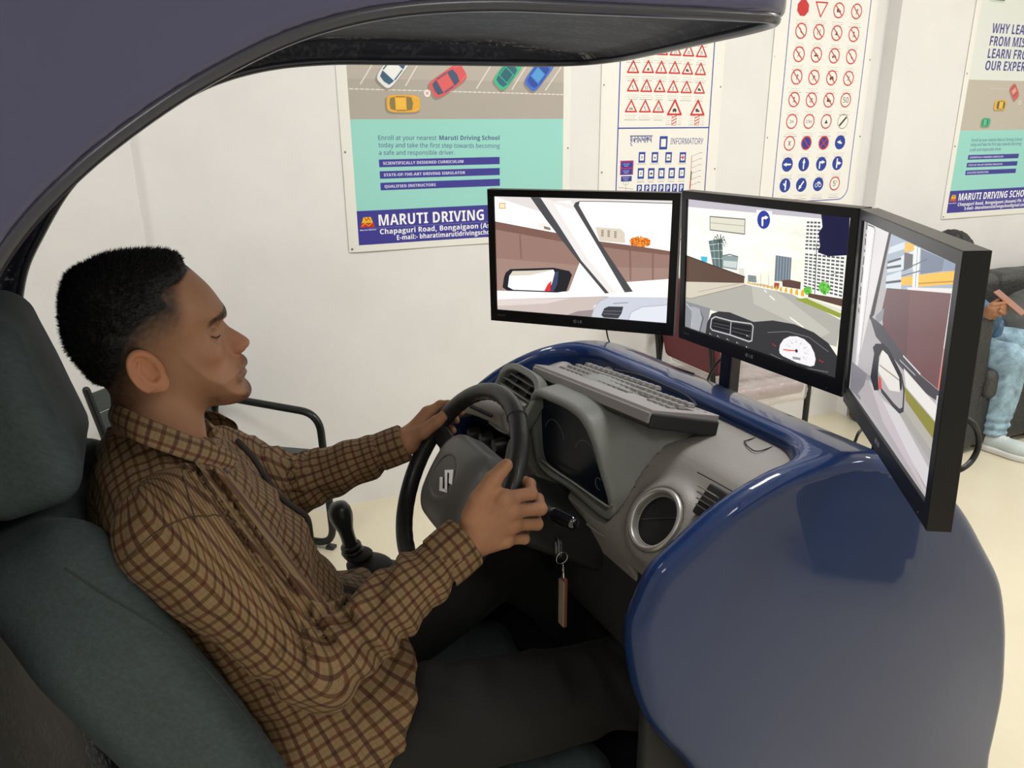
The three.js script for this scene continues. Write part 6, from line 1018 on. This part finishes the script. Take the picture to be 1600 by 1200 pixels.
// ---------- things on and around the simulator ----------
const simPoint = (x, y, z) => V(x, y, z).applyAxisAngle(V(0, 1, 0), SIM_TURN).add(V(...SIM_AT));
{ // keyboard leaning on the instrument hood
  const FL = V(0.267, 0.879, -0.222), FR = V(0.25, 0.923, 0.22), BR = V(0.385, 0.888, 0.232);
  const ex = FR.clone().sub(FL).normalize(), ez0 = FR.clone().sub(BR); const ey = V().crossVectors(ez0, ex).normalize(), ez = V().crossVectors(ex, ey);
  const W = FL.distanceTo(FR), D = 0.135, t = thing('computer_keyboard', 'grey computer keyboard lying on the dashboard behind the instrument hood', 'keyboard');
  const m = new THREE.Matrix4().makeBasis(ex, ey, ez).setPosition(FL.clone().add(FR).multiplyScalar(0.5).addScaledVector(ez, -D / 2));
  new THREE.Matrix4().makeRotationY(SIM_TURN).setPosition(...SIM_AT).multiply(m).decompose(t.position, t.quaternion, t.scale);
  const grey = mat(lin(0.27, 0.255, 0.25), 0.5), keyM = mat(lin(0.2, 0.195, 0.19), 0.5), side = mat(lin(0.006, 0.006, 0.007), 0.6);
  const pr = new THREE.Shape([[-D / 2, -0.006], [D / 2 - 0.004, -0.012], [D / 2, -0.008], [D / 2 - 0.003, 0.001], [-D / 2, 0.006]].map(q => new THREE.Vector2(...q)));
  part('case', new THREE.ExtrudeGeometry(pr, { depth: W, bevelEnabled: true, bevelSize: 0.0012, bevelThickness: 0.0012, bevelSegments: 2 }).rotateY(-Math.PI / 2).translate(W / 2, 0, 0).applyMatrix4(new THREE.Matrix4().set(1, 0, 0, 0, 0, 1, 0, 0, 0, 0, 1, 0, 0, 0, 0, 1)), grey, t);
  part('underside', box(W + 0.009, 0.026, D + 0.002, 0.004, [0, -0.0155, -0.002]), side, t);
  part('front_edge', box(W, 0.018, 0.006, 0.002, [0, -0.012, D / 2 - 0.0005]), grey, t);
  const kg = w => { const g = new RoundedBoxGeometry(w, 0.008, 0.0155, 2, 0.0018), P = g.attributes.position; for (let i = 0; i < P.count; i++) if (P.getY(i) > 0) { P.setX(i, P.getX(i) * (1 - 0.003 / w)); P.setZ(i, P.getZ(i) * 0.84); } g.computeVertexNormals(); return g; };
  const k1 = kg(0.0158), cache = { 1: k1 }, U = 0.0186;
  const rows = [[0, Array(13).fill(1)], [1.25, [...Array(13).fill(1), 2]], [2.25, [1.5, ...Array(12).fill(1), 1.5]], [3.25, [1.75, ...Array(11).fill(1), 2.25]], [4.25, [2.25, ...Array(10).fill(1), 2.75]], [5.25, [1.5, 1.25, 1.25, 6, 1.25, 1.25, 1.5]]];
  const put = (x, z, w) => { const q = part('key', cache[w] ?? (cache[w] = kg(0.0158 + (w - 1) * U)), keyM, t); q.position.set(-W / 2 + 0.012 + x * U, 0.0065 + (z / D) * -0.035, z); q.rotation.x = 0.035; };
  const X0 = 0.3;
  rows.forEach(([r, ws]) => { let x = X0 * 0; const z = -D / 2 + 0.016 + r * U; for (const w of ws) { put(x + w / 2, z, w); x += w * (r === 0 ? 15 / 13 : 1); } });
  for (let r = 1; r < 6; r++) for (let c = 0; c < 4; c++) put(18.6 + c, -D / 2 + 0.016 + (r + 0.25) * U, 1);
  for (const [r, c] of [[1, 0], [1, 1], [1, 2], [2, 0], [2, 1], [2, 2], [4, 1], [5, 0], [5, 1], [5, 2]]) put(15.55 + c, -D / 2 + 0.016 + (r + 0.25) * U, 1);
  part('indicator', [0, 1, 2].map(i => box(0.006, 0.001, 0.003, 0.0004, [W / 2 - 0.06 + i * 0.02, 0.0068, -D / 2 + 0.012])), mat(lin(0.25, 0.08, 0.05), 0.4), t);
}
{ // mouse pushed behind the keyboard
  const c = [[.3773,.8722,-.12]][0], t = thing('computer_mouse', 'small dark grey computer mouse behind the keyboard under the blue rim', 'mouse', simPoint(0.405, 0.84, -0.15).toArray(), SIM_TURN + 0.5);
  void c;
  part('shell', sdfMesh(p => smax(ell(p, [0, 0, 0], [0.055, 0.033, 0.031]), -p[1], 0.004), [-0.07, -0.01, -0.045], [0.07, 0.045, 0.045], 0.0042), mat(lin(0.07, 0.07, 0.068), 0.45), t);
  part('wheel', new THREE.CylinderGeometry(0.009, 0.009, 0.006, 20).rotateX(Math.PI / 2).translate(0.032, 0.024, 0), darkPlastic, t);
}
const cableMat = mat(lin(0.01, 0.01, 0.011), 0.45);
function cable(name, label, pts, r, m = cableMat) { const t = new THREE.Mesh(capTube(pts, r, 90, 8), m); t.name = numbered(name); t.position.set(...SIM_AT); t.rotation.y = SIM_TURN; t.castShadow = t.receiveShadow = true; scene.add(t); return tag(t, label, 'cable'); }
cable('keyboard_cable', 'thin black cable curling from the keyboard over the dashboard to the blue rim', [[0.39, 0.885, -0.1], [0.4, 0.892, -0.03], [0.404, 0.893, 0.05], [0.402, 0.893, 0.12], [0.385, 0.892, 0.165], [0.37, 0.896, 0.15]], 0.0016);
cable('monitor_cable', 'thin black cable hanging from the left monitor onto the blue console', [[.4941,.9169,-.3],[.5003,.8917,-.3],[.4939,.8767,-.27],[.4974,.8669,-.235],[.508,.8678,-.18],[.5141,.8766,-.1],[.5286,.8756,-.06],[.5364,.8745,-.03]], 0.0018);
cable('dashboard_cable', 'black cable lying on the dashboard beside the middle vent', [[.2278,.8573,-.24],[.239,.8642,-.235],[.2487,.8627,-.2],[.2578,.8616,-.16],[.2683,.8606,-.13]], 0.0022);
cable('power_cable', 'thick black cable looping out behind the right monitor', [[.4404,1.007,.58],[.4541,1.0037,.59],[.4638,.9968,.6],[.4813,.978,.6],[.487,.9574,.6],[.4789,.9411,.6],[.4611,.933,.6],[.4651,.9185,.58]], 0.0038);
cable('post_cable', 'black cable running behind the middle monitor beside the left post', [[.7,.8726,-.1196],[.7,.846,-.1468],[.69,.8239,-.1545],[.68,.8004,-.1554],[.68,.7729,-.1639]], 0.003);
cable('power_cable', 'black cables bunched behind the console beside the right post', [[.75,.7709,.2042],[.76,.7871,.202],[.78,.7931,.1988],[.8,.7937,.2028],[.8,.7929,.2237]], 0.003);
{ // ignition key with a leather fob
  const q = [[.1384,.6518,.125],[.1381,.6394,.135],[.1393,.6202,.138],[.1408,.6017,.138],[.1415,.5583,.138],[.1437,.5,.138]], at = V(...q[0]);
  const t = thing('ignition_key', 'ignition key with split ring and brown leather fob hanging below the steering column', 'key', at.clone().applyAxisAngle(V(0, 1, 0), SIM_TURN).add(V(...SIM_AT)).toArray(), SIM_TURN);
  const L = i => V(...q[i]).sub(at);
  part('key_head', box(0.006, 0.024, 0.02, 0.003, L(0).toArray()), darkPlastic, t);
  part('split_ring', [new THREE.TorusGeometry(0.011, 0.0009, 8, 32).translate(...L(1).toArray()), new THREE.TorusGeometry(0.0075, 0.001, 8, 28).rotateY(1).translate(...L(2).toArray())], chrome, t);
  part('clasp', capTube([L(2), L(3)], 0.0028, 8, 10), chrome, t);
  const c = L(4), h = q[3][1] - q[5][1]; part('fob', box(0.008, h * 0.98, 0.016, 0.003, [c.x, (L(3).y + L(5).y) / 2, c.z]), mat(lin(0.16, 0.05, 0.028), 0.55), t);
  part('fob_edge', box(0.003, h * 0.9, 0.0175, 0.001, [c.x - 0.005, (L(3).y + L(5).y) / 2, c.z]), mat(lin(0.25, 0.2, 0.15), 0.5), t);
}
// ---------- furniture along the wall (placed in the wall frame) ----------
const wallThing = (name, label, category, x, z, turn) => { const t = thing(name, label, category); t.position.set(x, 0, z); onWall(t, turn); return t; };
const steelBlack = mat(lin(0.014, 0.016, 0.016), 0.3, { metalness: 0.4 });
{ // visitor chair behind the driver: dark tubes with a grey-green sling; local x forward, z to its right
  const t = wallThing('visitor_chair', 'black tubular visitor chair with dark grey green back, behind the driver', 'chair', -0.36, 0.385, rad(-42));
  const hw = 0.25, arm = 0.555;
  for (const s of [1, -1]) {
    const o = bentPath([[-0.30, 0.02, s * hw], [-0.26, 0.2, s * hw], [-0.255, arm + 0.015, s * hw], [0.2, arm - 0.01, s * hw], [0.215, 0.02, s * hw], [-0.28, 0.018, s * hw]], 0.075, 8);
    part('side_frame', polyTube(o, 0.014, 12), steelBlack, t);
    for (const x of [0.2, -0.28]) part('foot_pad', box(0.035, 0.014, 0.03, 0.004, [x, 0.007, s * hw]), darkPlastic, t);
    part('back_post', capTube([[-0.24, 0.38, s * 0.235], [-0.27, 0.56, s * 0.235], [-0.315, 0.74, s * 0.235]], 0.012, 16, 10), steelBlack, t);
  }
  const sl = mat(lin(0.065, 0.078, 0.074), 0.75, { bumpMap: plasticBump, bumpScale: 0.001 });
  const back = []; for (let i = 0; i < 2; i++) { const y0 = 0.6 + i * 0.065, g = box(0.014, 0.066, 0.47, 0.006, [-0.283 - i * 0.019, y0 + 0.03, 0], [0, 0, 0.27]); part('back_panel', g, sl, t); }
  part('back_panel', box(0.014, 0.14, 0.47, 0.006, [-0.258, 0.52, 0], [0, 0, 0.16]), sl, t);
  part('seat', box(0.44, 0.03, 0.47, 0.012, [-0.02, 0.39, 0], [0, 0, 0.05]), sl, t);
  for (const x of [-0.2, 0.17]) part('crossbar', capTube([[x, 0.37, -hw], [x, 0.37, hw]], 0.011, 8, 10), steelBlack, t);
  void back;
}
{ // maroon chair still in its plastic, behind the console
  const t = wallThing('cushioned_chair', 'maroon cushioned chair still wrapped in clear plastic, behind the middle monitor', 'chair', 1.80, 0.29, 0);
  const maroon = mat(lin(0.14, 0.018, 0.028), 0.6), wrap = new THREE.MeshPhysicalMaterial({ color: lin(0.95, 0.93, 0.9), roughness: 0.25, transmission: 0.68, thickness: 0, specularIntensity: 1, ior: 1.4 });
  for (const s of [1, -1]) {
    part('side_frame', polyTube(bentPath([[0.27, 0.01, s * 0.235], [0.265, 0.62, s * 0.235], [-0.2, 0.64, s * 0.235], [-0.24, 0.01, s * 0.235]], 0.07, 6), 0.0135, 12), steelBlack, t);
    part('back_post', capTube([[-0.22, 0.36, s * 0.2], [-0.25, 0.6, s * 0.2], [-0.31, 0.92, s * 0.2]], 0.0125, 16, 10), steelBlack, t);
  }
  part('seat_cushion', grainUV(sdfMesh(p => rbox(p, [0.02, 0.405, 0], [0.245, 0.032, 0.225], 0.028) - 0.008 * (1 - (p[2] / 0.23) ** 2), [-0.26, 0.33, -0.26], [0.3, 0.47, 0.26], 0.012)), maroon, t);
  part('back_cushion', grainUV(sdfMesh(p => rbox([p[0] + (p[1] - 0.7) * 0.25, p[1], p[2]], [-0.235, 0.7, 0], [0.03, 0.2, 0.19], 0.026), [-0.36, 0.46, -0.22], [-0.13, 0.93, 0.22], 0.012)), maroon, t);
  const crumple = (p, s) => 0.006 * Math.abs(noise(p[0] * 14 + s, p[1] * 20, p[2] * 14)) + 0.004 * Math.abs(noise(p[0] * 34, p[1] * 30 + s, p[2] * 30));
  part('plastic_wrap', grainUV(sdfMesh(p => rbox(p, [0.03, 0.395, 0], [0.27, 0.05, 0.238], 0.03) - crumple(p, 2), [-0.29, 0.31, -0.29], [0.36, 0.49, 0.29], 0.011)), wrap, t, 'crumpled clear plastic over the seat');
  part('plastic_wrap', grainUV(sdfMesh(p => rbox([p[0] + (p[1] - 0.7) * 0.25, p[1], p[2]], [-0.212, 0.69, 0.0], [0.028, 0.215, 0.186], 0.025) - crumple(p, 7), [-0.39, 0.43, -0.25], [-0.1, 0.95, 0.25], 0.011)), wrap, t, 'crumpled clear plastic over the backrest');
}
{ // low dark armchair on the near side of the room: it stands outside the frame and is mirrored in the blue side panel
  const t = thing('armchair', 'low black armchair out of frame, mirrored dark in the blue side panel', 'armchair', [2.11, 0, -0.67], rad(155)); t.scale.setScalar(0.62);
  const m = mat(lin(0.02, 0.021, 0.024), 0.6), B = (c, h, r) => grainUV(sdfMesh(p => rbox(p, c, h, r), c.map((v, i) => v - h[i] - 0.03), c.map((v, i) => v + h[i] + 0.03), 0.02));
  part('base', B([0, 0.2, 0], [0.3, 0.15, 0.24], 0.03), m, t); part('seat', B([0.03, 0.39, 0], [0.27, 0.06, 0.2], 0.04), m, t); part('backrest', B([-0.24, 0.6, 0], [0.08, 0.3, 0.23], 0.05), m, t);
  for (const z of [-0.24, 0.24]) part('arm', B([0, 0.36, z], [0.29, 0.2, 0.045], 0.03), m, t);
  for (const x of [-0.24, -0.08, 0.08, 0.24]) for (const z of [-0.2, 0.2]) part('foot', new THREE.CylinderGeometry(0.022, 0.016, 0.06, 12).translate(x, 0.03, z), m, t);
}
{ // sofa
  const t = wallThing('sofa', 'black leather sofa against the back wall with the seated man on it', 'sofa', 3.85, 0.475, 0);
  const g = grain(55, 256, 40, 4), lb = dataTex(256, 256, (x, y) => { const v = g(x, y); return [v, v, v]; }, false, [4, 4]);
  const leather = mat(lin(0.028, 0.028, 0.027), 0.42, { bumpMap: lb, bumpScale: 0.003 }), worn = mat(lin(0.055, 0.056, 0.054), 0.5, { bumpMap: lb, bumpScale: 0.003 });
  const blob = (c, h, r, amp = 0.004) => grainUV(sdfMesh(p => rbox(p, c, h, r) - amp * noise(p[0] * 9, p[1] * 9, p[2] * 9), c.map((v, i) => v - h[i] - 0.03), c.map((v, i) => v + h[i] + 0.03), 0.018));
  for (const s of [-1, 1]) part('arm', blob([s * 0.97, 0.34, -0.06], [0.105, 0.335, 0.30], 0.035), leather, t);
  part('base', blob([0, 0.16, -0.06], [0.9, 0.13, 0.3], 0.02), leather, t);
  for (let i = 0; i < 3; i++) part('seat_cushion', blob([-0.58 + i * 0.58, 0.34, -0.02], [0.285, 0.075, 0.28], 0.04), worn, t);
  for (let i = 0; i < 3; i++) part('back_cushion', blob([-0.58 + i * 0.58, 0.55, -0.24], [0.285, 0.215, 0.085], 0.05), worn, t);
  part('back', blob([0, 0.4, -0.325], [1.05, 0.32, 0.045], 0.02), leather, t);
  for (const s of [-1, 1]) for (const z of [-0.3, 0.18]) part('foot', box(0.06, 0.04, 0.06, 0.006, [s * 0.95, 0.02, z]), darkPlastic, t);
}
{ // bag slumped on the sofa
  const t = wallThing('bag', 'slumped dark grey fabric bag with a small white logo on the sofa', 'bag', 3.60, 0.55, rad(4));
  const f = p => { let d = smin(ell(p, [0, 0.56, -0.05], [0.27, 0.155, 0.13]), ell(p, [0.16, 0.6, -0.06], [0.2, 0.14, 0.11]), 0.05); d = smin(d, rbox(p, [0.02, 0.49, -0.02], [0.25, 0.07, 0.13], 0.05), 0.05); return d - 0.012 * fold(p, 7, 3) - 0.005 * fold(p, 16, 9); };
  part('body', grainUV(sdfMesh(f, [-0.36, 0.40, -0.26], [0.42, 0.79, 0.18], 0.013)), mat(lin(0.075, 0.077, 0.075), 0.7), t);
  const lg = []; const q = (x, y, w, h, r) => lg.push(box(w, h, 0.003, 0.001, [x, y, 0], [0, 0, r])); q(-0.016, 0.006, 0.006, 0.024, -0.2); q(-0.006, -0.002, 0.02, 0.006, 0.1); q(0.01, 0.004, 0.018, 0.005, 0.6); q(0.02, 0.0, 0.018, 0.005, -0.3); q(0.0, -0.014, 0.05, 0.003, 0.08);
  part('logo', merge(lg).rotateX(-0.45).translate(-0.12, 0.635, 0.052), mat(0xf2f2f0, 0.5), t, 'small white printed logo');
  part('strap', capTube([[-0.2, 0.62, 0.03], [-0.1, 0.66, 0.065], [0.05, 0.69, 0.06], [0.2, 0.7, 0.02]], 0.008, 30, 8), mat(lin(0.03, 0.03, 0.031), 0.75), t);
}
{ // the man waiting on the sofa, bent over his phone
  const t = wallThing('person', 'man in blue denim sitting on the sofa, bent over a phone behind the monitor', 'person', 3.09, 0.43, 0);
  const HD = [-0.2, 0.92, 0.05], NK = [-0.15, 0.80, -0.03], CH = [-0.09, 0.70, -0.09], PV = [0.0, 0.44, -0.13];
  const KR = [0.02, 0.455, 0.3], AR = [0.0, 0.12, 0.285], KL = [0.32, 0.465, 0.27], AL = [0.36, 0.12, 0.30], HR = [-0.08, 0.46, -0.08], HL = [0.12, 0.46, -0.08];
  const SR = [-0.26, 0.765, -0.05], ER = [-0.24, 0.58, 0.14], WR = [-0.145, 0.66, 0.245], SL = [0.05, 0.765, -0.07], EL = [0.06, 0.575, 0.13], WL = [-0.10, 0.665, 0.235];
  const skinB = paint(sdfMesh(p => {
    let d = cone(p, PV, CH, 0.12, 0.13); d = smin(d, cone(p, CH, NK, 0.11, 0.055), 0.05); d = smin(d, cone(p, NK, HD, 0.052, 0.05), 0.02);
    for (const [a, b, c] of [[SR, ER, WR], [SL, EL, WL]]) { d = smin(d, cone(p, a, b, 0.045, 0.036), 0.03); d = smin(d, cone(p, b, c, 0.035, 0.025), 0.02); }
    for (const [a, b, c] of [[HR, KR, AR], [HL, KL, AL]]) { d = smin(d, cone(p, a, b, 0.075, 0.055), 0.03); d = smin(d, cone(p, b, c, 0.05, 0.036), 0.02); d = smin(d, cone(p, [c[0], 0.055, c[2]], [c[0], 0.042, c[2] + 0.12], 0.03, 0.02), 0.02); }
    return d;
  }, [-0.42, 0, -0.32], [0.48, 1.05, 0.52], 0.017), skinTone(0.95));
  const hm = new THREE.Matrix4().compose(V(...HD), new THREE.Quaternion().setFromEuler(new THREE.Euler(0.65, 0.1, 0, 'YXZ')), V(1, 1, 1)); // local z = face
  const hf = p => { let d = ell(p, [0, 0.02, -0.012], [0.074, 0.095, 0.094]); d = smin(d, ell(p, [0, -0.05, 0.025], [0.055, 0.065, 0.06]), 0.04); d = smin(d, cone(p, [0, 0.0, 0.085], [0, -0.028, 0.105], 0.009, 0.014), 0.012); for (const s of [-1, 1]) { d = smin(d, ell(p, [s * 0.076, -0.015, -0.01], [0.008, 0.03, 0.018]), 0.006); d = smax(d, -ell(p, [s * 0.03, 0.012, 0.092], [0.016, 0.01, 0.012]), 0.01); d = smin(d, ell(p, [s * 0.03, 0.01, 0.072], [0.013, 0.011, 0.011]), 0.004); } d = smin(d, ell(p, [0, -0.065, 0.078], [0.022, 0.008, 0.01]), 0.008); return smin(d, cone(p, [0, -0.06, -0.02], [0, -0.16, -0.05], 0.05, 0.055), 0.03); };
  const headB = paint(sdfMesh(hf, [-0.1, -0.2, -0.13], [0.1, 0.13, 0.13], 0.007), skinTone(0.95)).applyMatrix4(hm);
  const hands = [];
  for (const [w, s] of [[WR, -1], [WL, 1]]) { const c = [w[0] * 0.4 - 0.075 + s * 0.018, 0.715, 0.272];
    hands.push(paint(sdfMesh(p => { let d = cone(p, w, c, 0.024, 0.026); for (let i = 0; i < 4; i++) { const k = [c[0] + s * 0.012 - s * 0.004 * i, c[1] + 0.02 - i * 0.016, c[2] + 0.01], e = [k[0] - s * 0.03, k[1] + 0.012, k[2] + 0.03], f = [e[0] - s * 0.02, e[1] + 0.01, e[2] - 0.004]; d = smin(d, Math.min(cone(p, k, e, 0.0095, 0.0085), cone(p, e, f, 0.0085, 0.0075)), 0.006); } return smin(d, cone(p, [c[0] - s * 0.01, c[1] + 0.015, c[2] - 0.01], [c[0] - s * 0.03, c[1] + 0.05, c[2] + 0.015], 0.0115, 0.009), 0.008); }, [c[0] - 0.1, c[1] - 0.1, c[2] - 0.08], [c[0] + 0.1, c[1] + 0.1, c[2] + 0.09], 0.005), skinTone(1.05))); }
  part('body', grainUV(merge([skinB, headB, ...hands])), skinMat, t);
  const hd = sdfMesh(p => Math.max(hf(p) - 0.012 - 0.004 * noise(p[0] * 120, p[1] * 120, p[2] * 120), -(p[1] * 0.9 - p[2] * 0.75 + 0.005)), [-0.12, -0.2, -0.15], [0.12, 0.15, 0.13], 0.006).applyMatrix4(hm);
  part('hair', hd, mat(lin(0.011, 0.011, 0.012), 0.55), t);
  const denim = (seed, r, g, b) => { const q = grain(seed, 256, 128, 1), q2 = grain(seed + 1, 256, 9, 3); return mat(0xffffff, 0.9, { map: dataTex(256, 256, (x, y) => { const k = 0.78 + 0.25 * q(x, y) + 0.35 * (q2(x, y) - 0.5); return [r * k, g * k, b * k]; }, true, [5, 5]) }); };
  part('shirt', grainUV(sdfMesh(p => { let d = cone(p, [PV[0], PV[1] + 0.02, PV[2]], CH, 0.15, 0.155); d = smin(d, cone(p, SR, SL, 0.072, 0.072), 0.06); d = smin(d, cone(p, CH, NK, 0.12, 0.062), 0.04); for (const [a, b, c] of [[SR, ER, WR], [SL, EL, WL]]) { d = smin(d, cone(p, a, b, 0.066, 0.054), 0.03); d = smin(d, cone(p, b, [lerp(b[0], c[0], 0.8), lerp(b[1], c[1], 0.8), lerp(b[2], c[2], 0.8)], 0.053, 0.04), 0.02); } d = smax(d, -cone(p, NK, HD, 0.06, 0.07), 0.01); return d - 0.009 * fold(p, 14, 1); }, [-0.42, 0.3, -0.34], [0.25, 0.98, 0.34], 0.0125)), denim(131, 0.36, 0.5, 0.63), t);
  part('belt', grainUV(sdfMesh(p => Math.max(cone(p, [PV[0], PV[1] - 0.03, PV[2]], [PV[0], PV[1] + 0.03, PV[2]], 0.17, 0.165), Math.abs(p[1] - 0.46) - 0.018), [-0.25, 0.42, -0.33], [0.25, 0.5, 0.1], 0.012)), blackMatte, t);
  part('jeans', grainUV(sdfMesh(p => { let d = ell(p, [0.01, 0.43, -0.12], [0.18, 0.1, 0.14]); for (const [a, b, c] of [[HR, KR, AR], [HL, KL, AL]]) { d = smin(d, cone(p, a, b, 0.095, 0.078), 0.04); d = smin(d, cone(p, b, c, 0.075, 0.058), 0.02); } const cuff = Math.min(Math.hypot(p[0] - AR[0], p[2] - AR[2]), 9); return d - 0.006 * fold(p, 13, 6) - 0.006 * Math.sin(p[1] * 150) * sst(0.22, 0.13, p[1]) * (cuff < 0.2 ? 1 : 0.6); }, [-0.26, 0.08, -0.3], [0.5, 0.58, 0.42], 0.0125)), denim(141, 0.62, 0.74, 0.81), t);
  for (const [a, r] of [[AR, 0.12], [AL, -0.15]]) {
    const sh = new THREE.Group(); sh.name = 'shoe'; sh.position.set(a[0], 0, a[2]); sh.rotation.y = r; t.add(sh);
    part('upper', grainUV(sdfMesh(p => { let d = smin(ell(p, [0, 0.06, 0.0], [0.043, 0.055, 0.055]), ell(p, [0, 0.048, 0.12], [0.047, 0.038, 0.085]), 0.05); d = smax(d, 0.02 - p[1], 0.006); return smax(d, -ell(p, [0, 0.125, -0.005], [0.03, 0.04, 0.034]), 0.006); }, [-0.07, 0.0, -0.08], [0.07, 0.13, 0.23], 0.006)), mat(lin(0.55, 0.62, 0.62), 0.7), sh);
    part('sole', grainUV(sdfMesh(p => smax(smin(ell(p, [0, 0.02, 0.0], [0.048, 0.05, 0.066]), ell(p, [0, 0.02, 0.115], [0.053, 0.05, 0.1]), 0.05), Math.abs(p[1] - 0.016) - 0.015, 0.006), [-0.08, -0.01, -0.1], [0.08, 0.05, 0.25], 0.007)), mat(lin(0.72, 0.72, 0.7), 0.6), sh);
    for (let i = 0; i < 4; i++) part('lace', capTube([[-0.024, 0.083 - i * 0.004, 0.05 + i * 0.022], [0, 0.094 - i * 0.006, 0.054 + i * 0.022], [0.024, 0.083 - i * 0.004, 0.05 + i * 0.022]], 0.0028, 10, 6), mat(lin(0.75, 0.75, 0.73), 0.8), sh);
  }
  const ph = wallThing('smartphone', 'smartphone held in the hands of the man on the sofa', 'phone', 3.09 - 0.095, 0.43 + 0.31, 0);
  ph.position.y += 0.745; ph.rotation.order = 'YXZ'; ph.rotation.x = -0.95; ph.rotation.y += 0.35;
  part('case', box(0.075, 0.155, 0.009, 0.004), mat(lin(0.35, 0.17, 0.12), 0.45), ph); part('glass', box(0.068, 0.146, 0.002, 0.0008, [0, 0, -0.005]), glossBlack, ph);
}
renderer.render(scene, camera);
